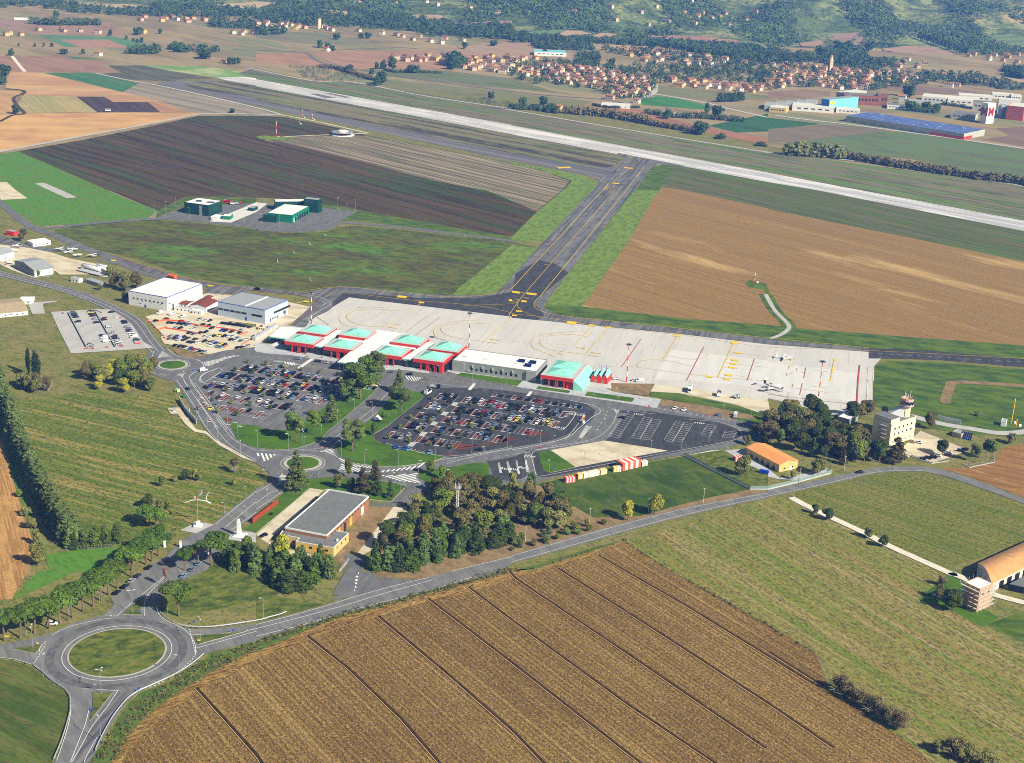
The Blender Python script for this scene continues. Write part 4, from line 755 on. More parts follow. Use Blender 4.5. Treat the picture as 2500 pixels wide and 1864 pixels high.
cars_at('01', [(1930+i*28, 1156+i*4, 'black') for i in range(8)]+[(2165, 1192, 'black')], hG, W1+', in the line under the grey hangar')
cars_at('01', [(1525, 1197), (1560, 1202, 'black'), (1650, 1217, 'white'), (1642, 1242, 'black'), (1682, 1252), (1740, 1240, 'black'), (1782, 1235, 'black'), (1922, 1220, 'blue'), (1952, 1225, 'navy'), (2007, 1232, 'black'), (2082, 1220, 'silver'), (2077, 1240, 'black'), (1485, 1268), (1527, 1274), (1587, 1280, 'black'), (1627, 1288), (1692, 1297), (1782, 1268, 'white'), (1816, 1274), (1858, 1268), (1900, 1265), (1940, 1270), (1982, 1272, 'white'), (2022, 1270, 'white'), (2060, 1285)], hG, W1+', middle rows')
cars_at('01', [(1470, 1293), (1510, 1290, 'maroon'), (1547, 1300, 'silver', 'van'), (1592, 1305), (1640, 1320), (1667, 1325), (1712, 1330), (1770, 1315), (1812, 1325), (1847, 1318), (1877, 1330, 'blue'), (1905, 1340), (1945, 1345), (2002, 1300), (2042, 1305), (2090, 1310), (2130, 1302), (1822, 1352, 'white'), (1887, 1360), (1915, 1366, 'pale blue'), (1517, 1350, 'black'), (1565, 1356, 'black'), (1600, 1363, 'black'), (1650, 1378, 'blue'), (1680, 1385, 'red'), (1710, 1393, 'silver'), (1740, 1400, 'black'), (1770, 1410, 'silver'), (2060, 1370), (2095, 1366), (2140, 1356, 'silver'), (2205, 1272, 'black')], hG, W1+', lower rows')
special = [('02', (1627, 75, 'dark grey'), 2.2, 'driving on the curved road past the western car park'), ('02', (1783, 65, 'black'), 2.3, 'driving on the lane beside the western car park'), ('01', (1762, 1568, 'white', 'van'), .6, 'entering the road by the small roundabout'),
    ('12', (1925, 603, 'navy'), -.1, 'driving along the lane below the eastern car park'), ('32', (790, 798, 'black'), .25, 'driving on the country road by the control building'), ('12', (68, 1348, 'navy'), .9, 'parked beside the brick building'), ('T', (448, 547, 'pale blue'), -.2, 'at the kerb in front of the terminal'), ('T', (665, 575, 'navy'), -.2, 'at the kerb in front of the terminal'), ('T', (752, 590, 'silver'), -.2, 'at the kerb in front of the terminal'), ('T', (855, 605, 'silver'), -.2, 'under the white terminal canopy'), ('T', (940, 615, 'silver'), -.2, 'under the white terminal canopy'), ('U', (335, 508, 'blue grey'), -.2, 'on the forecourt road beside the tall pine'), ('U', (545, 535, 'black'), -.2, 'on the forecourt road below the red pavilion'),
    ('22', (978, 275, 'blue grey'), -.3, 'alone at the head of the angled lot'), ('22', (950, 325, 'navy'), -.3, 'in the angled lot below the pale car'), ('22', (1408, 245, 'white'), .9, 'in the row along the bare earth strip'), ('22', (1487, 258, 'white'), .9, 'in the row along the bare earth strip'), ('22', (1787, 300, 'blue grey'), .9, 'in the row along the bare earth strip'),
    ('32', (1245, 535, 'beige'), -.4, 'against the cream control building'), ('32', (1303, 540, 'white'), -.4, 'against the cream control building'), ('32', (1665, 612, 'black'), -.4, 'on the yard right of the control building'), ('32', (1700, 600, 'black'), -.4, 'on the yard right of the control building'), ('32', (1565, 632, 'white'), -.6, 'behind the yard fence'), ('32', (1470, 655, 'white'), -.6, 'behind the yard fence'), ('32', (1430, 668, 'navy'), -.6, 'behind the yard fence'), ('32', (1385, 675, 'black'), -.6, 'behind the yard fence'), ('32', (1340, 678, 'black'), -.6, 'behind the yard fence'), ('32', (1550, 650, 'maroon'), -.6, 'behind the yard fence'),
    ('21', (895, 1640, 'white'), .2, 'on the apron road by the floodlight mast'), ('22', (1065, 0, 'white'), .2, 'on the apron road by the floodlight mast'), ('22', (1103, 8, 'white', 'van'), .2, 'on the apron road by the floodlight mast'), ('01', (907, 752, 'white'), .1, 'beside the white fuel tanks'), ('11', (90, 1222, 'white'), .3, 'by the small kiosks at the terminal ramp'), ('11', (80, 1232, 'white'), .3, 'by the small kiosks at the terminal ramp'), ('11', (40, 1255, 'black'), .3, 'by the small kiosks at the terminal ramp'), ('11', (15, 1275, 'navy'), .3, 'by the small kiosks at the terminal ramp')]
for w_, q, h, where in special: cars_at(w_, [q], h-(math.pi if False else 0), where)
# nearest cars with their parts
def full_car(p, h, col, label, kind='car'):
    t = thing('car', (p.x, p.y, ZB), label, 'car', 'cars under the umbrella pines', h); mb = MB(); car_body(mb, 4.2, 1.74, kind)
    body = MB(); gl = MB()
    for f, mi in zip(mb.f, mb.m): (body if mi == 0 else gl).add([mb.v[i] for i in f], [tuple(range(len(f)))])
    part('body', body, PAINT[col], t, False); part('window_glass', gl, m_glass, t, False)
    for x in (-1.26, 1.3):
        for y in (-.81, .81):
            w = MB(); wheel(w, x, y, mi=0); part('wheel', w, m_tyre, t, False)
    for y in (-.6, .6): part('headlight', MB().box((2.06, y, .55), (.1, .34, .16)), m_lamp, t, False)
hA = ang('03: 1015,190 1150,80')
for w_, x, y, c_, lb in (('03', 1015, 190, 'black', 'black car at the lower end of the kerb line under the pines'), ('03', 1083, 138, 'black', 'second black car in the kerb line under the pines'), ('03', 1140, 88, 'silver', 'silver car third in the kerb line under the pines'), ('03', 1195, 45, 'dark grey', 'dark grey car fourth in the kerb line under the pines'), ('02', 1290, 1625, 'black', 'black car at the upper end of the kerb line by the kerb'), ('03', 458, 460, 'white', 'white hatchback parked on the verge among the pine trunks'), ('03', 1450, 170, 'dark grey', 'dark grey car in the shade by the leaning pine'), ('03', 1590, 45, 'pale blue', 'pale blue car under the pines on the right of the avenue'), ('02', 1720, 1590, 'pale blue', 'pale blue car beneath the bare pinkish tree'), ('02', 1665, 1640, 'blue grey', 'blue grey car below the bare pinkish tree')):
    full_car(G(w_+': %d,%d' % (x, y))[0], hA if x != 458 else .05, c_, lb)
CARS.sort(key=lambda c: c[0].length)
rest = MB()
cnt = {}
for c in CARS: cnt[(c[2], c[3], c[4])] = cnt.get((c[2], c[3], c[4]), 0)+1
seen_ = {}
for i, (p, h, col, kind, where) in enumerate(CARS):
    if i < 296:
        k = (col, kind, where); what = {'car': 'saloon car', 'estate': 'estate car', 'van': 'van'}[kind]
        link('parked_van' if kind == 'van' else 'parked_car', car_mesh(col, kind), loc=(p.x, p.y, ZB), rz=h, label='%s %s %s' % (col, what, where), cat='van' if kind == 'van' else 'car', group='cars '+where.split(',')[0] if cnt[k] > 1 or True else None)
    else:
        me = car_mesh(col, kind); ca, sa = math.cos(h), math.sin(h); mats_l = list(PAINT.values())
        pi = mats_l.index(PAINT[col])
        rest.add([(p.x+v.co.x*ca-v.co.y*sa, p.y+v.co.x*sa+v.co.y*ca, v.co.z+ZB) for v in me.vertices], [tuple(f.vertices) for f in me.polygons])
        rest.m[-len(me.polygons):] = [pi if f.material_index == 0 else len(mats_l)-1+f.material_index for f in me.polygons]
link('more_parked_cars', rest.mesh('more_parked_cars', list(PAINT.values())+[m_glass, m_tyre]), label='farther parked cars on the gravel car parks by the hangars', cat='cars', kind='stuff')
# truck, coaches
def coach(s, h, label, name='coach', L=11, H=3.2, col='white', truck=False):
    p = G(s)[0]; t = thing(name, (p.x, p.y, ZB), label, 'bus' if not truck else 'truck', None, h)
    if truck:
        part('cab', MB().prism([(L/2-2, -1.1), (L/2, -1.0), (L/2, 1.0), (L/2-2, 1.1)], .5, 2.5), PAINT[col], t, False)
        part('load_bed', MB().box((-1, 0, .8), (L-2.4, 2.3, .5)).box((-1.6, .2, 1.3), (2.2, 1.6, .7)), PAINT['silver'], t, False)
        part('windscreen', MB().box((L/2+.0, 0, 1.5), (.06, 1.8, .8)), m_glass, t, False)
    else:
        part('body', MB().prism([(-L/2, -1.25), (L/2-.2, -1.25), (L/2, -1), (L/2, 1), (L/2-.2, 1.25), (-L/2, 1.25)], .4, H), PAINT[col], t, False)
        part('side_windows', MB().box((0, 0, 1.7), (L*.86, 2.54, .9)), m_glass, t, False); part('windscreen', MB().box((L/2, 0, 1.5), (.06, 2.1, 1.3)), m_glass, t, False)
        part('roof_unit', MB().box((-L*.2, 0, H), (2.4, 1.6, .3)), PAINT['silver'], t, False)
    for x in (-L*.32, L*.3):
        for y in (-1.1, 1.1):
            w = MB(); wheel(w, x, y, .48, .3, 0); part('wheel', w, m_tyre, t, False)
coach('22: 1540,90', ang('22: 1540,110 1560,40')+math.pi, 'white airside bus standing on the bare ground by the apron', L=9); coach('22: 1790,130', 1.4, 'small white service truck alone on the sandy ground', 'service_truck', L=5, H=2.4)
coach('22: 1932,315', 1.35, 'white truck with open bed at the end of the parking row', 'flatbed_truck', L=7, truck=True); coach('12: 1545,62', -.15, 'dark blue recovery truck crossing above the white van', 'recovery_truck', L=7.5, col='navy', truck=True)
coach('12: 1488,110', 1.15, 'white minibus on the lane at the corner of the eastern car park', 'minibus', L=6.5, H=2.6)
coach('22: 1945,150', .3, 'grey baggage tractor with ladder on the sandy ground', 'baggage_tractor', L=4, truck=True, col='silver')
coach('01: 1965,112', 0, 'red fire engine behind the dark green station', 'fire_engine', L=8, col='red', H=3)
coach('01: 2065,122', .4, 'red pick-up truck behind the dark green station', 'pickup_truck', L=5, col='red', truck=True)
coach('01: 2015,122', .4, 'white tanker truck behind the dark green station', 'tanker_truck', L=5, H=2.4)
coach('00: 935,968', .1, 'white tractor working at the edge of the dark field', 'tractor', L=7, H=3)
# ================================================================ BUILDINGS
W_white = M('white_render', (222, 222, 220), var=.06, scale=.4); W_cream = M('cream_render', (236, 218, 180), var=.06, scale=.5); W_red = M('red_fascia', (204, 52, 38), .6, var=.12); W_green = M('dark_green_cladding', (14, 62, 50), .6, var=.1)
W_green2 = M('mid_green_cladding', (18, 112, 84), .6, var=.08); W_grey = M('grey_panels', (142, 146, 142), .7, var=.08, scale=.6); W_bluegrey = M('blue_grey_cladding', (176, 190, 204), .5, var=.06); W_brick = M('brown_brick', (150, 106, 74), var=.15, scale=1.2)
W_ochre = M('ochre_wall', (206, 166, 70), var=.08); W_beige = M('beige_wall', (204, 176, 112), var=.08); R_white = M('white_roof_membrane', (226, 224, 220), var=.05, scale=.3); R_grey = M('grey_roof_felt', (112, 114, 112), var=.14, scale=.5)
R_turq = M('turquoise_copper', (136, 208, 188), .55, var=.16, scale=.5); R_trim = M('pale_stone_coping', (186, 188, 182), .6, var=.05); R_orange = M('orange_roof', (226, 152, 86), var=.06); R_rust = M('rusty_orange_sheet', (200, 148, 94), var=.16, scale=.3)
R_brown = M('brown_tile_roof', (120, 62, 44), var=.2, scale=.8); R_metal = M('grey_metal_roof', (168, 172, 172), .45, .2, var=.07, scale=.3); m_win = M('window_pane', (30, 38, 46), .15, spec=.6); m_dark = M('dark_opening', (24, 24, 26), .7)
m_steel = M('galvanised_steel', (168, 172, 176), .5, .4); m_blue = M('blue_paint', (26, 60, 170), .5); m_post = M('concrete_post', (196, 192, 182)); R_old = M('faded_sheet_roof', (168, 150, 118), var=.15, scale=.5); m_pv = M('solar_cells', (20, 32, 74), .2, spec=.6); m_cyan = M('pale_blue_cladding', (112, 188, 206), var=.04); m_cyand = M('strong_blue_cladding', (22, 104, 176), var=.04)
m_rw = M('red_signal_paint', (206, 52, 36), .5); m_ww = M('white_signal_paint', (224, 224, 220), .5); m_corten = M('rusted_steel', (150, 62, 34), .7, var=.2, scale=1)
def quadp(s, h): 
    c = G(s, h)
    if len(c) == 3: c.append(c[0]+c[2]-c[1])
    return c
def rectify(c):
    """nearest rectangle; returns corners front-left, front-right, back-right, back-left"""
    o = sum(c, Vector((0, 0)))/4; u = ((c[1]-c[0])+(c[2]-c[3]))/2; v = ((c[3]-c[0])+(c[2]-c[1]))/2
    a = math.atan2(u.y, u.x); b = math.atan2(v.y, v.x)-math.pi/2
    m = (a+b)/2; w, d = u.length/2, v.length/2; U_ = Vector((math.cos(m), math.sin(m))); V_ = Vector((-U_.y, U_.x))
    return [o-U_*w-V_*d, o+U_*w-V_*d, o+U_*w+V_*d, o-U_*w+V_*d]
def face_rows(t, c, face, n, z, w, h, mat=None, name='window', margin=.08, sub=True, rng=None):
    """n openings along one wall, each a pane proud of the wall with a frame"""
    a, b = c[face], c[(face+1) % 4]; d = (b-a); L = d.length; d = d/L; nrm = Vector((d.y, -d.x)); rot = math.atan2(d.y, d.x)
    out = []
    for i in range(n):
        f = (margin+(1-2*margin)*(i+.5)/n) if not rng else rng[0]+(rng[1]-rng[0])*(i+.5)/n
        p = a+d*(L*f)+nrm*.03
        out.append(part(name, MB().box((p.x, p.y, z), (w, .08, h), rot), mat or m_win, t))
    return out
def grow(c, e):
    o = sum(c, Vector((0, 0)))/len(c)
    u = (c[1]-c[0]).normalized(); v = (c[2]-c[1]).normalized()
    return [c[0]-u*e-v*e, c[1]+u*e-v*e, c[2]+u*e+v*e, c[3]-u*e+v*e]
def building(name, s, h, label, cat='building', wall=W_white, roof=R_white, kind='flat', parapet=.5, group=None, rise=2.0, over=.35, ridge=0, rect=True, trim=None, floor=0):
    c = quadp(s, h) if isinstance(s, str) else s
    if rect: c = rectify(c)
    o = sum(c, Vector((0, 0)))/4
    t = thing(name, (o.x, o.y, floor), label, cat, group)
    part('wall', MB().prism(c, floor-.3, h), wall, t)
    if kind == 'flat':
        part('roof', MB().prism(grow(c, -.3), h, h+.06), roof, t)
        if parapet:
            g0, g1 = grow(c, .06), grow(c, -.3); mb = MB()
            for i in range(4):
                j = (i+1) % 4; mb.prism([g0[i], g0[j], g1[j], g1[i]], h-.25, h+parapet*.6)
            part('parapet', mb, trim or wall, t)
    elif kind == 'gable':
        g = grow(c, over); k = ridge
        a, b, c_, d = [g[(i+k) % 4] for i in range(4)]      # ridge runs parallel to a-b
        m0, m1 = (a+d)/2, (b+c_)/2; mb = MB(); zt = h+rise
        v = [(a.x, a.y, h), (b.x, b.y, h), (c_.x, c_.y, h), (d.x, d.y, h), (m0.x, m0.y, zt), (m1.x, m1.y, zt)]
        lo = [(x, y, z-.22) for x, y, z in v]
        mb.add(v+lo, [(0, 1, 5, 4), (2, 3, 4, 5), (6, 7, 1, 0), (8, 9, 3, 2), (7, 6, 10, 11), (9, 8, 11, 10), (0, 4, 10, 6), (4, 3, 9, 10), (1, 7, 11, 5), (5, 11, 8, 2)])
        part('roof', mb, roof, t)
        q = [c[(i+k) % 4] for i in range(4)]; mg = MB()
        for (p0, p1) in ((q[0], q[3]), (q[1], q[2])):
            mm = (p0+p1)/2; n_ = (q[1]-q[0]).normalized()*.15*(1 if p0 is q[0] else -1)
            vs = [(p0.x, p0.y, h), (p1.x, p1.y, h), (mm.x, mm.y, zt-.25)]; vs += [(x+n_.x, y+n_.y, z) for x, y, z in vs]
            mg.add(vs, [(0, 1, 2), (5, 4, 3), (0, 2, 5, 3), (1, 4, 5, 2)])
        part('gable', mg, wall, t)
    elif kind == 'hip':
        g = grow(c, over); u = (g[1]-g[0]); v_ = (g[3]-g[0]); L, D = u.length, v_.length
        if L >= D: k = D/2/L; m0 = (g[0]+g[3])/2+u*k; m1 = (g[1]+g[2])/2-u*k; F = [(0, 1, 5, 4), (1, 2, 5), (2, 3, 4, 5), (3, 0, 4)]
        else: k = L/2/D; m0 = (g[0]+g[1])/2+v_*k; m1 = (g[2]+g[3])/2-v_*k; F = [(0, 1, 4), (1, 2, 5, 4), (2, 3, 5), (3, 0, 4, 5)]
        part('roof', MB().add([(p.x, p.y, h) for p in g]+[(m0.x, m0.y, h+rise), (m1.x, m1.y, h+rise)], F+[(3, 2, 1, 0)]), roof, t)
    elif kind == 'barrel':
        g = grow(c, over); k = ridge; a, b, c_, d = [g[(i+k) % 4] for i in range(4)]; n = 14; vs = []
        for j in range(n+1):
            f = j/n; z = h+rise*math.sin(math.pi*f)
            for p, q in ((a, d), (b, c_)): m_ = p.lerp(q, f); vs.append((m_.x, m_.y, z))
        mb = MB().add(vs, [(2*j, 2*j+1, 2*j+3, 2*j+2) for j in range(n)])
        part('roof', mb, roof, t, sm=False)
        part('gable', MB().add(vs, [tuple(2*j for j in range(n, -1, -1)), tuple(2*j+1 for j in range(n+1))]), wall, t)
    return t, c
# ---- the terminal
HT = 8.1
PAV = ['T: 285,333 612,373 742,295 425,250', 'T: 453,233 785,265 868,180 550,148', 'T: 722,393 1045,435 1175,352 865,305', 'T: 900,268 1235,305 1304,222 990,185',
       'U: 118,285 460,325 572,240 255,195', 'U: 318,150 628,208 785,130 480,72', 'U: 575,345 915,388 1025,300 710,248', 'U: 738,228 1058,283 1203,203 905,148', '21: 243,1595 535,1630 648,1490 375,1455']
tc = gp(px('U: 300,200')[0]); term = thing('airport_terminal', (tc.x, tc.y, 0), 'long airport terminal of red pavilions with turquoise pyramid roofs', 'terminal')
AT = R(-16.3)
def uvrect(c):
    o = sum(c, Vector((0, 0)))/4; w = max((p-o).dot(U) for p in c); w = sum(abs((p-o).dot(U)) for p in c)/4; d = sum(abs((p-o).dot(Vv)) for p in c)/4
    return [o-U*w-Vv*d, o+U*w-Vv*d, o+U*w+Vv*d, o-U*w+Vv*d]
def pavilion(s, h, front, big=False, parent=term):
    c = uvrect(quadp(s, h)); o = sum(c, Vector((0, 0)))/4
    mb = MB(); gi = grow(c, -2.6)
    mb.prism(c, h-2.5, h, bottom=True)
    pv = part('pavilion_fascia', mb, W_red, parent)
    part('coping', MB().prism(grow(c, .05), h, h+.12), R_trim, pv)
    part('pyramid_base', MB().prism(gi, h+.12, h+.3), R_turq, pv)
    gi = grow(c, -2.8)
    if big:
        cols_ = [[gi[0], gi[1], (gi[1]+gi[2])/2-Vv*.3, (gi[0]+gi[3])/2-Vv*.3], [(gi[0]+gi[3])/2+Vv*.3, (gi[1]+gi[2])/2+Vv*.3, gi[2], gi[3]]]
    else: cols_ = [gi]
    for q in cols_:
        oo = sum(q, Vector((0, 0)))/4
        part('pyramid_roof', MB().add([(p.x, p.y, h+.3) for p in q]+[(oo.x, oo.y, h+(2.6 if big else 3.6))], [(0, 1, 4), (1, 2, 4), (2, 3, 4), (3, 0, 4)]), R_turq, pv)
    if front:
        for f in (.26, .46, .52, .72):
            p = c[0].lerp(c[1], f)+Vv*.6; part('column', MB().box((p.x, p.y, 0), (.7, .7, h-2.4), AT), W_red, pv)
        p = c[0].lerp(c[1], .49)+Vv*.9; part('drainpipe', MB().box((p.x, p.y, 0), (.5, .4, h-2.4), AT), W_grey, pv)
    # glass hall below
    gi = grow(c, -1.2); gi[0] += Vv*(3.2 if front else 0); gi[1] += Vv*(3.2 if front else 0)
    part('glass_wall', MB().prism(gi, -.3, h-2.5), m_win, pv)
    return c
cs = [pavilion(s, HT, i % 2 == 0 or i == 8, i == 8) for i, s in enumerate(PAV)]
# red side walls and connecting halls
def slab(name, s, h0, h1, mat, under=None, top=None, parent=term):
    c = quadp(s, h1); o = part(name, MB().prism(c, h0, h1, bottom=True), mat, parent)
    if top: part('roof', MB().prism(grow(c, -.15), h1, h1+.08), top, o)
    if under: part('glass_wall', MB().prism(grow(c, -1.6), -.3, h0), under, o)
    return o
part('hall', MB().prism(uvrect([cs[0][0]+Vv*4, cs[2][1]+Vv*4, cs[3][2]-Vv*1.5, cs[1][3]-Vv*1.5]), -.3, 5.6), m_win, term); part('hall', MB().prism(uvrect([cs[4][0]+Vv*4, cs[6][1]+Vv*4, cs[7][2]-Vv*1.5, cs[5][3]-Vv*1.5]), -.3, 5.6), m_win, term)
slab('link_roof', 'T: 452,262 745,300 790,268 500,232', 5.5, 6.2, R_white, top=R_white); slab('link_roof', 'T: 880,315 1200,352 1245,308 930,275', 5.5, 6.2, R_white); slab('link_roof', 'U: 270,195 600,240 640,210 330,160', 5.5, 6.2, R_white); slab('link_roof', 'U: 720,262 1040,305 1075,285 750,232', 5.5, 6.2, R_white)
slab('passage_roof', 'T: 612,383 708,403 938,218 842,208', 6.2, 6.9, R_turq, m_win, R_white); slab('passage_roof', 'U: 463,345 560,357 822,172 745,160', 6.2, 6.9, R_turq, m_win, R_white)
slab('central_canopy', 'T: 883,565 1050,585 11: 1290,1240 1050,1203', 6.6, 7.3, R_turq, None, R_white)
part('central_hall', MB().prism(uvrect(quadp('T: 1150,420 1270,430 11: 1280,1250 1060,1215', 6.6)), -.3, 6.6), m_win, term)
for s in ('T: 907,663', 'T: 952,668'): p = G(s)[0]; part('canopy_post', MB().box((p.x, p.y, 0), (.4, .4, 6.6), AT), m_steel, term)
slab('west_canopy', 'T: 120,280 322,310 495,190 262,173', 5.4, 6.2, R_turq, None, R_white); part('west_hall', MB().prism(uvrect(quadp('T: 235,300 420,300 480,200 330,185', 5.4)), -.3, 5.4), m_win, term)
for s in ('T: 138,362', 'T: 232,358'): p = G(s)[0]; part('canopy_post', MB().box((p.x, p.y, 0), (.4, .4, 5.4), AT), m_steel, term)
P_ = cs[6]; q = P_[1]-U*2.6; part('red_side_wall', MB().prism([q, P_[1]-U*.3, P_[2]-U*.3, P_[2]-U*2.6], -.3, HT-2.5), W_red, term)
P_ = cs[8]; q = P_[1]; part('red_side_wall', MB().prism([P_[1]-U*5+Vv*1.5, P_[1]-U*.5+Vv*1.5, P_[2]-U*.5, P_[2]-U*5], -.3, HT-2.4), W_red, term)
part('sloping_roof', MB().add([(P_[1].x, P_[1].y, HT-1), (P_[2].x, P_[2].y, HT-1), tuple(P_[2]+U*6.5)+(2.2,), tuple(P_[1]+U*6.5)+(2.2,), tuple(P_[2]+U*6.5)+(0,), tuple(P_[1]+U*6.5)+(0,), (P_[1].x, P_[1].y, 0)], [(0, 3, 2, 1), (3, 5, 4, 2), (0, 6, 5, 3)]), R_turq, term)
# ramp wall and annexe on the west
rt = thing('ramp_wall', tuple(G('T: 0,350')[0])+(0,), 'pale curved concrete ramp wall at the west end of the terminal', 'wall')
a_ = G('T: -20,330 215,185 225,192 30,350 165,355 285,370 160,418 -20,415'); c_ = G('T: -30,395 80,400 150,405 220,378 275,372')
mb = MB()
for p, q in zip(c_, c_[1:]): n_ = offset([p, q], .2); mb.prism([p, q, n_[1], n_[0]], 0, 2.4)
c2_ = G('T: -30,340 60,290 220,185')
for p, q in zip(c2_, c2_[1:]): n_ = offset([p, q], 2.5); mb.prism([p, q, n_[1], n_[0]], 0, 3.2)
part('concrete_wall', mb, m_pave, rt)
# ---- long grey block with white roof
lb, lc = building('office_block', uvrect(quadp('V: 17,187 960,312 1082,182 175,62', 7.4)), 7.4, 'long grey panelled block with white roof right of the red pavilions', 'office', W_grey, R_white, rect=False, parapet=.8)
face_rows(lb, lc, 0, 10, 2.2, 1.5, 1.7, rng=(.2, .79)); face_rows(lb, lc, 0, 1, 0, 2.6, 2.8, rng=(.04, .1)); face_rows(lb, lc, 0, 1, 0, 2.4, 2.8, rng=(.88, .95), mat=m_dark, name='door')
for i in range(5): 
    p = lc[0].lerp(lc[1], .24+i*.12)-Vv*.35; part('vent_hood', MB().box((p.x, p.y, 4.4), (.7, .7, 1.7), AT), R_trim, lb)
for f in (.0, .88): a = lc[0].lerp(lc[1], f); b_ = lc[0].lerp(lc[1], f+.12 if f else .14); part('projecting_bay', MB().prism([a-Vv*1.2, b_-Vv*1.2, b_, a], -.2, 7.35), W_grey, lb)
for s in ('V: 790,190', 'V: 860,240', 'V: 915,205'):
    p = gp(px(s)[0], 8.2); sl = MB(); a, b_, c_, d = [p+U*x+Vv*y for x, y in ((-2.4, -1.3), (2.4, -1.3), (2.4, 1.3), (-2.4, 1.3))]
    sl.add([(a.x, a.y, 7.6), (b_.x, b_.y, 7.6), (c_.x, c_.y, 9.2), (d.x, d.y, 9.2), (a.x, a.y, 7.5), (b_.x, b_.y, 7.5), (c_.x, c_.y, 9.1), (d.x, d.y, 9.1)], [(0, 1, 2, 3), (7, 6, 5, 4), (0, 4, 5, 1), (2, 6, 7, 3), (1, 5, 6, 2), (0, 3, 7, 4)])
    part('solar_collector', sl, m_pv, lb)
for s in ('V: 150,140', 'V: 380,170', 'V: 718,215'): p = gp(px(s)[0], 7.6); part('roof_vent', MB().box((p.x, p.y, 7.4), (2.6, .5, .4), AT), W_grey, lb)
# ---- red house with stepped glass roofs at the east end
rh = thing('red_gate_house', tuple(G('22: 700,60')[0])+(0,), 'small stepped red and turquoise building with blue stair frame east of the terminal', 'building')
rc = uvrect(quadp('21: 680,1600 810,1640 868,1590 740,1555', 4)); part('wall', MB().prism(rc, -.2, 4.4), W_red, rh)
for i in range(3):
    a = rc[0].lerp(rc[1], i/3+.02); b_ = rc[0].lerp(rc[1], (i+1)/3-.02); c_ = rc[3].lerp(rc[2], (i+1)/3-.02); d = rc[3].lerp(rc[2], i/3+.02); m0, m1 = (a+b_)/2, (c_+d)/2; z = 5.8+i*.6
    part('gable_wall', MB().add([(a.x, a.y, 4.4), (b_.x, b_.y, 4.4), (m0.x, m0.y, z)], [(0, 1, 2)]), W_red, rh)
    part('turquoise_roof', MB().add([(a.x, a.y, 4.4), (b_.x, b_.y, 4.4), (m0.x, m0.y, z), (d.x, d.y, 4.4), (c_.x, c_.y, 4.4), (m1.x, m1.y, z+.8)], [(1, 4, 5, 2), (0, 2, 5, 3), (3, 5, 4)]), R_turq, rh)
mb = MB()
for i in range(5): p = rc[3].lerp(rc[2], .2+i*.15); mb.tube((p.x, p.y, 0), (p.x, p.y, 9), .12); mb.tube((p.x, p.y, 2+i*1.5), (p.x+1.8, p.y-.5, 3+i*1.5), .1)
part('stair_frame', mb, m_blue, rh); face_rows(rh, rc, 0, 2, 0, 1.3, 2.6, W_grey, 'door')
# ---- hangars and sheds on the west
t, c = building('hangar', '01: 1097,870 1430,918 1780,808 1420,755', 10.9, 'large white box hangar with thin blue edging above the sandy car park', 'hangar', W_white, R_white, parapet=.3, trim=M('blue_trim', (60, 84, 170)))
face_rows(t, c, 0, 8, 5.4, 1.5, 1.1); face_rows(t, c, 0, 1, 0, 1.4, 2.4, m_blue, 'door', rng=(.4, .46)); face_rows(t, c, 1, 1, 5.4, 1.6, 1, rng=(.03, .09)); face_rows(t, c, 1, 1, 0, 1.6, 4.5, m_dark, 'door', rng=(.13, .18)); face_rows(t, c, 0, 1, 2.4, 2.2, .8, rng=(.27, .33), mat=m_steel, name='vent_grille'); face_rows(t, c, 0, 3, 4.4, .9, .7, rng=(.25, .95), mat=m_steel, name='air_conditioner')
t, c = building('hangar', '01: 1868,962 11: 75,1030 292,945 01: 2092,883', 11, 'pale blue grey hangar with grey roof and long dark window band', 'hangar', W_bluegrey, R_metal, parapet=.3, trim=M('blue_trim', (60, 84, 170)))
face_rows(t, c, 0, 5, 5, 4.4, 1.5, rng=(0, .62)); face_rows(t, c, 0, 1, 5, 9, 1.5, rng=(.66, 1)); face_rows(t, c, 0, 1, 0, 1.6, 3, m_blue, 'door', rng=(.57, .62)); face_rows(t, c, 1, 1, 5.2, 22, 1.6, rng=(.5, .98)); face_rows(t, c, 1, 4, 1.6, 1.2, 1.2, rng=(.2, .5)); face_rows(t, c, 1, 2, 0, 1.2, 2.8, m_blue, 'door', rng=(.08, .7))
part('white_roof_band', MB().prism([c[0].lerp(c[1], .55), c[0].lerp(c[1], .6), c[3].lerp(c[2], .6), c[3].lerp(c[2], .55)], 11.06, 11.14), R_white, t)
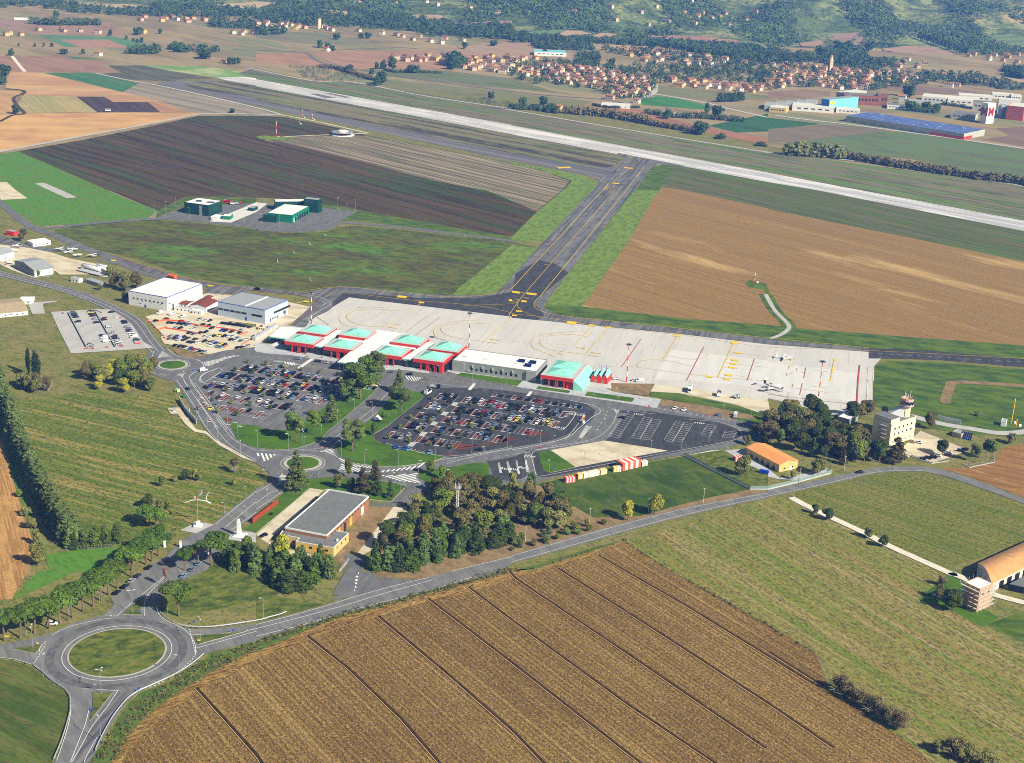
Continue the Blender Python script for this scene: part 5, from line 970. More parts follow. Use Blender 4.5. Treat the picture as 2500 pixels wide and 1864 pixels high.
for nm, s, h, lb_, w_, r_, k, ri, rg in (('shed', '01: 1662,985 1790,1015 1868,950 1735,935', 4.6, 'white shed with rusty brown gable roof between the two hangars', W_white, R_brown, 'gable', 1.6, 1), ('shed', '01: 1550,975 1620,985 1680,960 1610,950', 3.2, 'low white shed with brown roof beside the white hangar', W_white, R_brown, 'gable', .8, 0),
    ('shed', '01: 1730,945 1790,950 1840,915 1790,908', 3.4, 'narrow brown roofed lean-to behind the shed between hangars', W_white, R_brown, 'gable', .8, 1), ('portable_cabin', '01: 1515,1005 1660,1030 1672,1018 1530,995', 3.2, 'long pale portable cabin with grey roof under the white hangar', W_white, R_metal, 'flat', 0, 0), ('portable_cabin', '01: 1672,1032 1740,1050 1757,1035 1690,1022', 3, 'short white portable cabin beside the rusty roofed shed', W_white, R_white, 'flat', 0, 0),
    ('barn', '01: 35,1050 282,1038 130,940', 3.6, 'old white barn with faded brown roof at the left edge', W_white, R_old, 'gable', 2.2, 0), ('barrel_store', '01: 178,955 290,960 280,920 190,915', 2.6, 'small white store with rounded top beside the old barn', W_white, W_white, 'barrel', 1.2, 0),
    ('hangar', '01: 105,605 305,682 478,657 285,585', 6.2, 'old grey hangar with pale sheet roof near the light aircraft', W_grey, R_metal, 'gable', 2.6, 1), ('hangar', '01: -90,540 0,552 68,540 -10,478', 6, 'pale hangar cut by the left edge of the photo', W_white, R_metal, 'gable', 2.5, 1),
    ('aero_club_house', '01: 285,452 438,434 385,408 228,432', 3.8, 'white single storey clubhouse with flat roof beside the autumn tree', W_white, R_white, 'flat', .3, 0), ('kiosk', '01: 65,345 115,361 142,348 90,334', 4, 'small red kiosk beside the autumn tree on the left', W_red, R_metal, 'flat', 0, 0),
    ('white_container', '01: 625,752 678,770 702,757 650,741', 3.4, 'white container with green door stripes on the grass by the fuel tanks', W_white, R_metal, 'flat', 0, 0), ('portable_cabin', '01: 737,765 855,805 908,793 790,753', 3.2, 'grey portable cabin with pale roof on the grass by the fuel tanks', W_grey, R_metal, 'flat', 0, 0),
    ('ticket_kiosk', '11: 25,1180 60,1184 65,1165 30,1163', 2.8, 'tiny cream kiosk with red roof by the terminal ramp', W_cream, R_brown, 'flat', 0, 0), ('ticket_kiosk', '11: 78,1188 130,1195 145,1178 90,1172', 2.8, 'tiny cream kiosk with blue roof by the terminal ramp', W_cream, m_cyand, 'flat', 0, 0)):
    t, c = building(nm, s, h, lb_, 'shed' if nm != 'hangar' else 'hangar', w_, r_, k, rise=ri, ridge=rg, parapet=.2)
    if h < 5: face_rows(t, c, 0, 4 if (c[1]-c[0]).length > 9 else 2, 1.1, .9, 1.1)
    elif nm == 'hangar': face_rows(t, c, 1, 3, 0, 5.5, 5, W_white, 'sliding_door'); face_rows(t, c, 0, 1, 4.2, 14, .8, rng=(.1, .9))
# ---- fire station
t, c = building('fire_station', '01: 1568,103 1802,123 1945,88 1720,68', 11, 'dark green box building with white roof on the fire station yard', 'building', W_green, R_white, parapet=.6)
face_rows(t, c, 0, 4, 6.2, 1, 1.2); face_rows(t, c, 1, 8, 6.2, .9, 1.2); face_rows(t, c, 1, 5, 2, .8, .8); face_rows(t, c, 0, 1, 0, 3, 10, W_grey, 'stair_strip', rng=(.62, .72)); p = sum(c, Vector((0, 0)))/4; part('roof_plant', MB().box((p.x-4, p.y, 11), (5, 3, 1.2)).box((p.x+8, p.y-3, 11), (7, 2.4, .9)), m_pv, t)
t, c = building('fire_engine_hall', '11: 82,195 305,212 472,137 255,118', 7.6, 'mid green fire engine hall with white roof and open bays', 'building', W_green2, R_white, parapet=.6)
face_rows(t, c, 1, 6, 0, 3.4, 4.6, m_dark, 'open_bay', rng=(.12, .95)); face_rows(t, c, 1, 1, 0, 3.4, 4.6, R_turq, 'bay_door', rng=(.08, .14)); f_ = quadp('11: 80,205 178,215 178,200 82,192', 7.9)
part('annexe', MB().prism([c[0]-Vector((3, 5)), c[0].lerp(c[1], .4)-Vector((0, 5)), c[0].lerp(c[1], .4), c[0]-Vector((3, 0))], -.2, 6.4), W_green, t)
t, c = building('fire_station_offices', '11: 155,100 440,95 420,70 170,78', 8.6, 'dark green flat office range behind the fire engine hall', 'building', W_green, R_white, parapet=.6); face_rows(t, c, 0, 6, 5, 1.2, 1.4)
t, c = building('watch_tower', '11: 412,72 540,84 572,68 445,56', 13, 'tall dark green watch block at the back of the fire station', 'building', W_green, R_metal, parapet=.6); face_rows(t, c, 0, 3, 9.6, 2.6, 1.6); face_rows(t, c, 1, 4, 9.6, 1.6, 1.6)
t, c = building('pump_house', '01: 2160,150 2200,158 2216,140 2180,132', 3, 'tiny dark green pump house on the fire station concrete', 'building', W_green, R_metal); t, c = building('pump_house', '01: 1925,220 1995,228 2010,205 1940,200', 3.4, 'small green shelter with pale roof on the fire station concrete', 'building', W_green2, R_white); t, c = building('white_tank_box', '01: 1840,225 1890,235 1905,212 1860,205', 3.2, 'white cubic tank on the fire station concrete', 'building', W_white, R_white)
# ---- control building and tower
t, c = building('control_building', 'C: 228,432 490,505 888,430', 13.9, 'cream four storey control building with roof railing', 'building', W_cream, R_grey, parapet=.9)
for z in (10.2, 6.6): face_rows(t, c, 1, 5, z, 1.6, 1.3); face_rows(t, c, 1, 5, z-1.4, .7, .7, m_steel, 'air_conditioner')
face_rows(t, c, 1, 5, 1.4, 1.8, 1.7, m_steel, 'shutter'); part('floor_band', MB().prism(grow(c, .08), 4.3, 4.6), W_ochre, t)
pc = [c[0].lerp(c[1], .28)]; a = c[0].lerp(c[1], .05); uu = (c[1]-c[0]).normalized(); vv = (c[3]-c[0]).normalized()
q0 = c[0].lerp(c[1], .02); pent = [q0+vv*.3, q0+uu*12+vv*.3, q0+uu*12+vv*9, q0+vv*9]; part('penthouse', MB().prism(pent, 13.9, 17), W_cream, t); part('penthouse_roof', MB().prism(grow(pent, .2), 17, 17.2), R_grey, t)
st = MB()
for k in range(5):
    z = 2.6*k+1; p0 = c[1]-uu*4-vv*.2; 
    st.box(((p0-vv*1.2-uu*1).x, (p0-vv*1.2-uu*1).y, z+1.4), (5, 1.8, .15), math.atan2(uu.y, uu.x)); st.tube(tuple(p0-vv*1.2-uu*2.5)+(z-1,), tuple(p0-vv*1.2+uu*1.5)+(z+1.5,), .25, n=4)
    for e in (-3.4, 1.4): q_ = p0-vv*2.1+uu*e; st.tube((q_.x, q_.y, 0), (q_.x, q_.y, 14.5), .09, n=4)
part('fire_escape', st, m_steel, t)
rl = MB(); g_ = grow(c, -.1)
for i in range(4):
    a, b_ = g_[i], g_[(i+1) % 4]; rl.tube((a.x, a.y, 15.3), (b_.x, b_.y, 15.3), .06, n=4)
    for k in range(9): p = a.lerp(b_, k/9); rl.tube((p.x, p.y, 14), (p.x, p.y, 15.3), .05, n=4)
part('roof_railing', rl, m_steel, t)
tw0 = gp(px('C: 690,405')[0], 14); tw = thing('control_tower', (tw0.x, tw0.y, 0), 'airport control tower with red and white checked cab on the cream building', 'tower')
oct_ = lambda r, z=0: [Vector((tw0.x+r*math.cos(R(22.5+45*k)), tw0.y+r*math.sin(R(22.5+45*k)))) for k in range(8)]
zt = 21.0
part('shaft', MB().prism(oct_(2.7), 0, zt), W_cream, tw); 
chk = MB()
def checks(r, z0, rows, hh, n=24):
    for j in range(rows):
        for k in range(n):
            a0, a1 = 2*math.pi*k/n, 2*math.pi*(k+1)/n
            chk.add([(tw0.x+r*math.cos(a0), tw0.y+r*math.sin(a0), z0+j*hh), (tw0.x+r*math.cos(a1), tw0.y+r*math.sin(a1), z0+j*hh), (tw0.x+r*math.cos(a1), tw0.y+r*math.sin(a1), z0+(j+1)*hh), (tw0.x+r*math.cos(a0), tw0.y+r*math.sin(a0), z0+(j+1)*hh)], [(0, 1, 2, 3)], (j+k) % 2)
m_chk = M('checker_crimson', (190, 30, 80), .5)
part('balcony', MB().prism(oct_(4.3), zt, zt+.25, bottom=True), m_ww, tw); checks(4.3, zt+.25, 2, .5); part('balcony_check', chk, [m_ww, m_chk], tw); chk = MB()
gb = MB(); 
for k in range(8):
    a0, a1 = R(22.5+45*k), R(67.5+45*k)
    gb.add([(tw0.x+2.7*math.cos(a0), tw0.y+2.7*math.sin(a0), zt+.25), (tw0.x+2.7*math.cos(a1), tw0.y+2.7*math.sin(a1), zt+.25), (tw0.x+3.3*math.cos(a1), tw0.y+3.3*math.sin(a1), zt+3.1), (tw0.x+3.3*math.cos(a0), tw0.y+3.3*math.sin(a0), zt+3.1)], [(0, 1, 2, 3)])
part('cab_glass', gb, M('green_tinted_glass', (20, 60, 50), .1, spec=.7), tw); checks(3.6, zt+3.1, 3, .55); part('cab_parapet', chk, [m_ww, m_chk], tw); part('cab_roof', MB().prism(oct_(3.5), zt+3.1, zt+3.4, bottom=True), W_ochre, tw)
for k, (x, y, l) in enumerate(((-1.8, 0, 5.5), (1.6, .4, 6), (-.8, 1, 4), (2.2, -1, 3.2), (-2.4, -.8, 3), (.2, 0, 3.6))): part('antenna', MB().tube((tw0.x+x, tw0.y+y, zt+3.4), (tw0.x+x, tw0.y+y, zt+3.4+l), .13, n=5), m_ww, tw)
d_ = (pent[1]-tw0); sb = MB(); e0 = Vector((tw0.x-1.5, tw0.y)); e1 = gp(px('C: 480,330')[0], 17)
sb.prism([e1+Vector((0, -2.4)), e0+Vector((0, -2.4)), e0+Vector((0, 2.4)), e1+Vector((0, 2.4))], 13.9, 15.5); sb.add([(e1.x, e1.y-2.4, 15.5), (e0.x, e0.y-2.4, 15.5), (e0.x, e0.y-2.4, 21), (e1.x, e1.y+2.4, 15.5), (e0.x, e0.y+2.4, 15.5), (e0.x, e0.y+2.4, 21)], [(0, 1, 2), (5, 4, 3), (0, 2, 5, 3)])
part('stair_gallery', sb, W_white, tw); part('louvre_box', MB().box((e1.x-2.5, e1.y, 15.6), (3, 3, 3.2)), m_dark, tw)
# ---- other near buildings
t, c = building('ochre_depot', '22: 2020,572 32: 105,716 275,684', 4.9, 'ochre depot with bright orange gable roof by the dark trees', 'building', W_beige, R_orange, 'gable', rise=1.9); face_rows(t, c, 0, 5, 0, 2, 2.7, m_win); face_rows(t, c, 1, 2, 1.4, 1.3, 1); face_rows(t, c, 1, 1, 0, 1.4, 2.4, W_white, 'door', rng=(.55, .7))
t, c = building('brick_building', '12: 250,1268 612,1338 975,1000 632,940', 6.8, 'large flat roofed brick building with felt roof and white coping', 'building', W_brick, R_grey, parapet=1.0, trim=m_ww)
for i in range(6): face_rows(t, c, 1, 1, .2, 3.0, 4.6, (W_brick, W_ochre, m_win, W_ochre, W_brick, W_white)[i], 'wall_panel', rng=(.08+i*.14, .2+i*.14))
face_rows(t, c, 1, 12, 5.0, 1.3, .9)
lowp = [gp(q, 4.9) for q in px('12: 205,1325 375,1356 343,1386 672,1442 803,1314 680,1292 250,1264')]
o_ = sum(lowp, Vector((0, 0)))/7; t2 = thing('low_brick_wing', (o_.x, o_.y, 0), 'lower yellow and brick wing in front of the large brick building', 'building')
part('wall', MB().prism(lowp, -.3, 4.9), W_beige, t2); cen = [p+(o_-p)*.03 for p in lowp]; part('roof', MB().prism(cen, 4.9, 4.98), R_grey, t2)
mbp = MB()
for i in range(7): p, q = lowp[i], lowp[(i+1) % 7]; n_ = offset([p, q], .25); mbp.prism([p, q, n_[1], n_[0]], 4.7, 5.2)
part('coping', mbp, m_ww, t2)
face_rows(t2, [lowp[2], lowp[3], lowp[4], lowp[5]], 0, 4, 2.4, 1.5, 1.2); face_rows(t2, [lowp[2], lowp[3], lowp[4], lowp[5]], 0, 3, .05, 2.6, 4.5, W_ochre, 'yellow_panel'); face_rows(t2, [lowp[2], lowp[3], lowp[4], lowp[5]], 1, 3, 2.8, .9, 1.4)
p = gp(px('12: 705,1380')[0], 5); part('chimney', MB().box((p.x, p.y, 4.9), (.9, .9, 1.1)), m_ww, t2)
face_rows(t2, [lowp[0], lowp[1], lowp[2], lowp[3]], 0, 2, 1.8, 1.4, 1.2)
# farm at the right edge
c = [gp(q, 5) for q in px('33: 1940,95 N: 2600,1340 N: 2600,1280 32: 1820,1575')]; c[2] = c[1]+(c[3]-c[0])
t, c = building('farm_shed', c, 5.0, 'long farm shed with rusty orange barrel roof at the right edge', 'barn', M('whitewashed_wall', (206, 200, 184), var=.1), R_rust, 'barrel', rise=2.6, rect=False); face_rows(t, c, 0, 8, .2, 4, 3.8, m_dark, 'bay')
t, c = building('open_shed', '33: 2080,100 2216,130 N: 2560,1420 33: 2216,30', 3.6, 'dark roofed open shed below the orange farm roof', 'barn', m_dark, R_grey, 'flat', parapet=0, rect=False)
t, c = building('brick_tower_house', '33: 1700,85 1835,145 1955,100 1825,45', 12.0, 'unfinished brick tower house wrapped in scaffolding', 'building', M('orange_brick', (200, 156, 118), var=.2, scale=1.5), R_white, parapet=.3)
face_rows(t, c, 1, 2, 8, .9, 1.3); sf = MB(); g_ = grow(c, 1.1)
for z in (2.2, 4.4, 6.6, 8.8, 11):
    for i in range(4):
        a, b_ = g_[i], g_[(i+1) % 4]; m_ = (a+b_)/2; sf.box((m_.x, m_.y, z), ((b_-a).length, .9, .08), math.atan2((b_-a).y, (b_-a).x))
for i in range(4):
    for k in range(4): p = grow(c, 1.6)[i].lerp(grow(c, 1.6)[(i+1) % 4], k/4); sf.tube((p.x, p.y, 0), (p.x, p.y, 13), .06, n=4)
part('scaffolding', sf, m_post, t)
t, c = building('flat_shed', '32: 590,305 700,325 795,292 690,265', 4, 'grey shed with white roof left of the control building', 'shed', W_grey, R_white); t, c = building('small_shelter', '32: 130,325 190,330 195,300 140,298', 2.6, 'little white shelter at the edge of the trees by the apron', 'shed', W_white, R_white)
t, c = building('beacon_hut', '32: 1617,430 1680,470 1700,430 1640,412', 3, 'small slatted hut beside the tilted solar panel', 'shed', M('slats', (170, 160, 140)), R_metal); t, c = building('instrument_hut', '32: 2018,345 2062,352 2072,330 2030,322', 3.4, 'white instrument cabin near the right edge of the airfield', 'shed', W_white, R_metal)
# ================================================================ MASTS, LAMPS, FENCES, CONTAINERS, AIRCRAFT
def at(s): return G(s)[0]
def mast(s, h, label, bands, lean=0):
    p = at(s); t = thing('floodlight_mast', (p.x, p.y, ZB), label, 'mast', 'floodlight masts along the apron')
    for i in range(bands): part('mast_section', MB().tube((0, 0, h*i/bands), (0, 0, h*(i+1)/bands), .42-.2*i/bands, .42-.2*(i+1)/bands, n=8), m_rw if i % 2 == 0 else m_ww, t, False)
    hd = MB(); hd.lathe([(.4, 0), (1.7, .1), (1.7, .35), (.4, .4)], 10, o=(0, 0, h)); part('lamp_ring', hd, m_dark, t, False)
    for k in range(6): a = k*math.pi/3; part('floodlight', MB().box((1.8*math.cos(a), 1.8*math.sin(a), h-.2), (.7, .7, .6), a), m_steel, t, False)
mast('11: 481,1155', 23, 'red and white mast behind the western terminal roofs', 7); mast('11: 1843,1365', 25, 'red and white mast beside the last red pavilion', 7); mast('22: 990,10', 26, 'red and white mast on the apron road east of the terminal', 7); mast('32: 427,218', 30, 'red and white mast near the parked jet at the apron corner', 9)
LAMP = {}
def lamp_parts(h, heads):
    if (h, heads) not in LAMP:
        a = MB().tube((0, 0, 0), (0, 0, h), .11, .07, n=5); b = MB()
        for k in range(heads):
            an = k*math.pi*2/max(heads, 1); b.tube((0, 0, h), (.9*math.cos(an), .9*math.sin(an), h+.1), .05, n=4); b.box((1.3*math.cos(an), 1.3*math.sin(an), h), (.95, .36, .16), an)
        LAMP[(h, heads)] = (a.mesh('pole', [m_steel]), b.mesh('lamp_head', [M('lamp_white', (214, 216, 214))]))
    return LAMP[(h, heads)]
def lamp(s, h, heads, where):
    p = at(s); t = thing('street_lamp', (p.x, p.y, ZB), where, 'street lamp', 'street lamps round the airport roads', random.random()*6)
    a, b = lamp_parts(h, heads); link('pole', a, t); link('lamp_head', b, t)
LP = [('03', 878, 1060, 11, 3, 'three armed lamp at the front rim of the big roundabout'), ('03', 1557, 915, 10, 1, 'single lamp at the guardrail right of the big roundabout'), ('03', 877, 1480, 11, 1, 'single lamp by the guardrail on the dark lower lane'), ('03', 1146, 358, 11, 2, 'twin lamp on the splitter island below the avenue'), ('03', 1455, 392, 11, 1, 'single lamp under the leaning pine'), ('03', 1735, 605, 11, 2, 'twin lamp on the right splitter island'), ('03', 287, 675, 11, 2, 'twin lamp on the left splitter island'), ('03', 230, 560, 8, 1, 'single lamp between the left pines'), ('03', 600, 430, 10, 1, 'lamp pole beside the verge among the pines'), ('03', 376, 915, 10, 1, 'lamp behind the left guardrail'), ('03', 862, 280, 8, 1, 'lamp between the middle pines'), ('13', 65, 408, 10, 1, 'lamp behind the white guardrail right of the roundabout'),
    ('02', 2132, 1030, 7, 1, 'lamp at the road bend by the hedge field'), ('02', 1945, 1170, 7, 1, 'lamp left of the road above the sculpture plaza'), ('02', 2135, 1200, 7, 1, 'lamp between the lanes near the rusted wall'), ('02', 1885, 520, 9, 1, 'lamp where the sandy path joins the road'), ('02', 1800, 415, 9, 1, 'lamp on the left kerb below the long wall'), ('02', 2085, 640, 9, 1, 'lamp by the striped hatch near the small roundabout'), ('02', 1720, 295, 9, 1, 'lamp beside the curved road opposite the long wall'), ('02', 1890, 290, 9, 1, 'lamp at the lane of the western car park'), ('02', 2060, 490, 9, 1, 'lamp on the tip of the western lawn'), ('02', 1815, 190, 8, 1, 'lamp beside the lane at the red brick corner'), ('02', 1972, 360, 8, 1, 'lamp at the left corner of the western lawn'), ('02', 2080, 640, 8, 1, 'second lamp by the striped hatch'),
    ('12', 15, 580, 10, 1, 'lamp on the western lawn edge'), ('12', 282, 600, 10, 1, 'lamp on the western lawn above the conifer'), ('12', 407, 690, 18, 2, 'tall lamp in the middle of the conifer roundabout'), ('12', 423, 565, 5, 1, 'short lamp beside the tall roundabout lamp'), ('12', 568, 505, 9, 1, 'lamp on the left avenue kerb, lowest of its line'), ('12', 706, 385, 9, 1, 'lamp on the left avenue kerb, second of its line'), ('12', 851, 262, 8, 1, 'lamp on the left avenue kerb, third of its line'), ('12', 977, 165, 8, 1, 'lamp on the left avenue kerb, top of its line'), ('12', 1008, 290, 8, 1, 'lamp on the right side of the avenue'), ('12', 738, 655, 9, 1, 'lamp at the left tip of the eastern lawn'), ('12', 940, 735, 10, 1, 'lamp at the lower rim of the eastern lawn'), ('12', 1233, 745, 10, 1, 'second lamp at the lower rim of the eastern lawn'), ('12', 1210, 342, 9, 1, 'lamp on the eastern lawn beside the small pine'), ('12', 1553, 690, 9, 1, 'lamp where the car park kerb meets the lawn'), ('12', 1867, 635, 9, 1, 'lamp on the kerb below the brick triangle'), ('12', 1973, 712, 10, 1, 'lamp at the bus lot entry'), ('12', 2172, 580, 9, 1, 'lamp on the kerb at the lower right of the car park'), ('12', 1250, 980, 9, 1, 'lamp on the right of the pine group lawn'), ('12', 1404, 825, 9, 1, 'lamp at the chevrons of the side road'), ('12', 1677, 885, 8, 1, 'lamp on the small lawn beside the round bush'), ('12', 1625, 915, 6, 1, 'short lamp on the small lawn'), ('12', 540, 835, 8, 1, 'lamp at the lower rim of the conifer roundabout'), ('12', 88, 890, 8, 1, 'lamp at the left rim below the conifer roundabout'), ('12', 100, 1055, 8, 1, 'lamp between the lanes above the rusted wall'),
    ('22', 92, 865, 8, 1, 'lamp at the lower left of the bus lot'), ('22', 322, 798, 8, 1, 'lamp in the small green triangle'), ('22', 620, 745, 9, 1, 'lamp at the front rim of the sandy lot'), ('22', 912, 690, 9, 1, 'lamp at the rear part of the sandy lot'), ('22', 1198, 635, 8, 1, 'lamp at the right tip of the sandy lot'), ('22', 1465, 590, 7, 1, 'lamp at the lower kerb of the angled lot'), ('22', 1705, 545, 7, 1, 'lamp at the right lower kerb of the angled lot'), ('22', 350, 580, 8, 1, 'lamp on the kerb above the green triangle'), ('22', 245, 535, 7, 1, 'lamp on the kerb right of the eastern car park'), ('22', 610, 525, 7, 1, 'lamp beside the striped island'), ('22', 718, 495, 5, 1, 'short lamp beside the curved road'), ('22', 803, 430, 8, 1, 'lamp on the inner curve by the angled lot'), ('22', 525, 178, 8, 1, 'lamp on the forecourt lawn edge'), ('22', 713, 225, 8, 1, 'lamp at the end of the forecourt'), ('22', 905, 190, 10, 1, 'lamp on the long forecourt lawn'), ('22', 1230, 195, 8, 1, 'lamp at the right end of the paving'), ('22', 1523, 275, 11, 2, 'twin lamp by the parking row'), ('22', 1828, 325, 9, 1, 'lamp near the white truck'), ('22', 2063, 360, 8, 1, 'lamp on the little grass bank at the far lot'), ('22', 562, 135, 9, 1, 'lamp in front of the red gate house'), ('22', 252, 95, 9, 1, 'lamp on the forecourt below the large pavilion'),
    ('V', 182, 435, 8, 1, 'lamp on the long forecourt lawn, left end'), ('V', 242, 440, 9, 1, 'lamp on the long forecourt lawn, second from left'), ('V', 568, 530, 8, 1, 'lamp on the kerb below the long lawn'), ('V', 622, 490, 8, 1, 'lamp on the long forecourt lawn, right end'), ('T', 553, 455, 6, 1, 'lamp in front of the first red pavilion'), ('T', 912, 525, 6, 1, 'lamp in front of the second red pavilion'), ('U', 517, 470, 6, 1, 'lamp in front of the third red pavilion'), ('U', 558, 445, 6, 1, 'lamp by the passage between red pavilions'), ('U', 847, 560, 8, 1, 'lamp at the corner of the fourth red pavilion'), ('U', 785, 560, 5, 1, 'short lamp on the bus stop kerb'),
    ('01', 1338, 228, 11, 1, 'lamp at the left corner of the fire station yard'), ('01', 1432, 190, 10, 1, 'lamp on the rear fence of the fire station yard, leftmost'), ('01', 1523, 155, 10, 1, 'lamp on the rear fence of the fire station, second'), ('01', 1535, 243, 11, 1, 'lamp on the road in front of the dark green building'), ('01', 1640, 255, 11, 1, 'second lamp in front of the dark green building'), ('01', 2117, 300, 11, 1, 'lamp on the road below the fire station concrete'), ('01', 1490, 1500, 13, 2, 'tall lamp on the far small roundabout'), ('11', 53, 315, 12, 1, 'lamp at the road left of the green engine hall'), ('11', 205, 328, 12, 1, 'lamp in front of the dark green annexe'), ('11', 360, 338, 12, 1, 'lamp in front of the green engine hall'), ('11', 519, 335, 11, 1, 'lamp on the curved kerb of the fire station yard'), ('11', 642, 300, 11, 1, 'lamp at the end of the curved kerb'), ('11', 720, 258, 11, 1, 'lamp at the yard corner, lower'), ('11', 793, 215, 11, 1, 'lamp at the yard corner, middle'), ('11', 862, 180, 11, 1, 'lamp at the yard corner, upper'), ('11', 703, 162, 11, 1, 'lamp on the rear fence right of the watch block')]
for w_, x, y, h, n_, lb_ in LP: lamp('%s: %g,%g' % (w_, x, y), h, n_, lb_)
# lattice tower in the wood
p = at('12: 1738,1240'); t = thing('lattice_tower', (p.x, p.y, 0), 'steel lattice tower with antenna platform rising from the wood', 'tower'); mb = MB(); Ht = 20.5
for k in range(4):
    a = math.pi/4+k*math.pi/2; b_ = a+math.pi/2
    mb.tube((1.0*math.cos(a), 1.0*math.sin(a), 0), (.7*math.cos(a), .7*math.sin(a), Ht), .1, n=4)
    for j in range(11): z = j*Ht/11; mb.tube((.95*math.cos(a), .95*math.sin(a), z), (.9*math.cos(b_), .9*math.sin(b_), z+Ht/11), .06, n=4); mb.tube((.9*math.cos(a), .9*math.sin(a), z), (.9*math.cos(b_), .9*math.sin(b_), z), .05, n=4)
part('lattice', mb, m_ww, t, False); part('platform', MB().lathe([(.5, 0), (1.9, .1), (1.9, .3), (.5, .3)], 8, o=(0, 0, Ht)), m_steel, t, False)
for k in range(5): part('antenna', MB().tube((1.5*math.cos(k*1.3), 1.5*math.sin(k*1.3), Ht), (1.5*math.cos(k*1.3), 1.5*math.sin(k*1.3), Ht+2.4), .16, n=5), m_ww, t, False)
# monuments
p = at('02: 2078,1345'); t = thing('obelisk', (p.x, p.y, ZB), 'white tapering stone obelisk on a stepped base by the road', 'monument', rz=-.1)
part('stepped_base', MB().box((0, 0, 0), (6.4, 5, .4)).box((0, 0, .4), (5, 3.8, .4)).box((0, 0, .8), (3.8, 2.8, .3)), m_ww, t, False); part('shaft', MB().add([(-1.5, -.5, 1.1), (.9, -.5, 1.1), (.9, .5, 1.1), (-1.5, .5, 1.1), (-1.35, -.35, 9), (.0, -.35, 9.2), (.0, .35, 9.2), (-1.35, .35, 9)], [(0, 1, 5, 4), (1, 2, 6, 5), (2, 3, 7, 6), (3, 0, 4, 7), (4, 5, 6, 7)]), m_ww, t, False)
p = at('02: 1715,1262'); t = thing('wind_sculpture', (p.x, p.y, ZB), 'tall steel sculpture with white arcs and red heart on a white base', 'sculpture'); h = 14.5
part('base', MB().prism([(-2, -1.6), (2, -1.6), (2, 1.6), (-2, 1.6)], 0, 1).box((0, 0, 1), (1.8, 1.6, 1.8)), m_ww, t, False); part('pole', MB().tube((0, 0, 2.5), (0, 0, h), .17, .12), m_steel, t, False)
def arc(cx, cz, r, a0, a1, n=12, w=.19, y=0): 
    mb = MB()
    for i in range(n):
        a, b_ = a0+(a1-a0)*i/n, a0+(a1-a0)*(i+1)/n; mb.tube((cx+r*math.cos(a), y, cz+r*math.sin(a)), (cx+r*math.cos(b_), y, cz+r*math.sin(b_)), w, n=6)
    return mb
part('lower_arc', arc(.8, h-13.4, 13.4, R(122), R(62)), m_ww, t, False); part('side_arc', arc(8.2, h+1.2, 3.6, R(125), R(235)), m_ww, t, False); part('boom', MB().tube((0, 0, h+2), (6.5, 0, h+2.6), .1), m_steel, t, False); part('heart', MB().tube((0, 0, h), (0, 0, h+2), .35, .2), m_rw, t, False)
part('green_fin', MB().tube((0, 0, h+2), (0, 0, h+3.4), .25, .05), W_green2, t, False); part('mesh_wing', MB().add([(.6, 0, h+1.6), (2.6, .4, h+3), (2.9, .5, h+6), (4.4, .8, h+8.5), (2.2, .3, h+4.6)], [(0, 1, 2, 4), (2, 3, 4)]), m_steel, t, False); part('crossbars', MB().tube((-1.6, 0, h+.6), (0, .4, h+2.2), .12).tube((-1.6, .3, h+1.8), (.4, 0, h+.6), .12), m_ww, t, False)
# rusted steel wall by the lawn
a, b_ = G('12: -30,1235 190,1065'); n_ = (b_-a).normalized(); w_ = Vector((-n_.y, n_.x)); o = (a+b_)/2
t = thing('rusted_steel_wall', (o.x, o.y, ZB), 'long rusted steel slab wall on the lawn beside the road', 'wall'); part('slab', MB().prism([a-w_*.25, b_-w_*.25, b_+w_*.25, a+w_*.25], 0, 3.2), m_corten, t); p = at('12: 130,1155'); part('floor_plate', MB().box((p.x, p.y, ZB), (3.2, 2, .1), math.atan2(n_.y, n_.x)), m_dark, t)
# gate pillars at the top of the avenue
for i, s in enumerate(('02: 1425,1435', '02: 1563,1440', '02: 1932,1530', '02: 2062,1555', '02: 1942,1440', '02: 1800,1500')):
    p = at(s); t = thing('gate_pillar', (p.x, p.y, 0), ('white square gate pillar, far left of the avenue', 'grey gate pillar next to the far left white one', 'white gate pillar at the right kerb of the avenue', 'white gate pillar in the shade of the conifers', 'small white pillar on the lawn behind the gate', 'slim white pillar beside the twin trunk pine')[i], 'pillar', 'gate pillars across the avenue'); part('shaft', MB().box((0, 0, 0), (1, 1, 3.6 if i < 4 else 2), .4), m_ww, t, False); part('cap', MB().box((0, 0, 3.6 if i < 4 else 2), (1.2, 1.2, .2), .4), m_pave, t, False)
# long wall and kiosk west of the curved road
wp = G('02: 1548,170 1600,262 1700,372'); o = wp[1]; t = thing('long_white_wall', (o.x, o.y, 0), 'long pale freestanding wall beside the curved road', 'wall'); mb = MB()
for p, q in zip(wp, wp[1:]): n_ = offset([p, q], .4); mb.prism([p, q, n_[1], n_[0]], 0, 3.2)
part('wall_panel', mb, m_pave, t); p = G('02: 1612,262')[0]; part('white_sign', MB().box((p.x+.8, p.y, .4), (.2, 4, 2.4), .9), m_ww, t)
p = at('02: 1510,268'); t = thing('info_stele', (p.x, p.y, ZB), 'small grey stele with blue top on the sandy patch', 'sign', rz=.2); part('plinth', MB().box((0, 0, 0), (2, 1.4, .3)), m_ww, t, False); part('stele', MB().box((0, 0, .3), (1.2, .4, 2.6)), m_steel, t, False); part('blue_top', MB().box((0, 0, 2.9), (1.25, .45, .5)), m_blue, t, False)
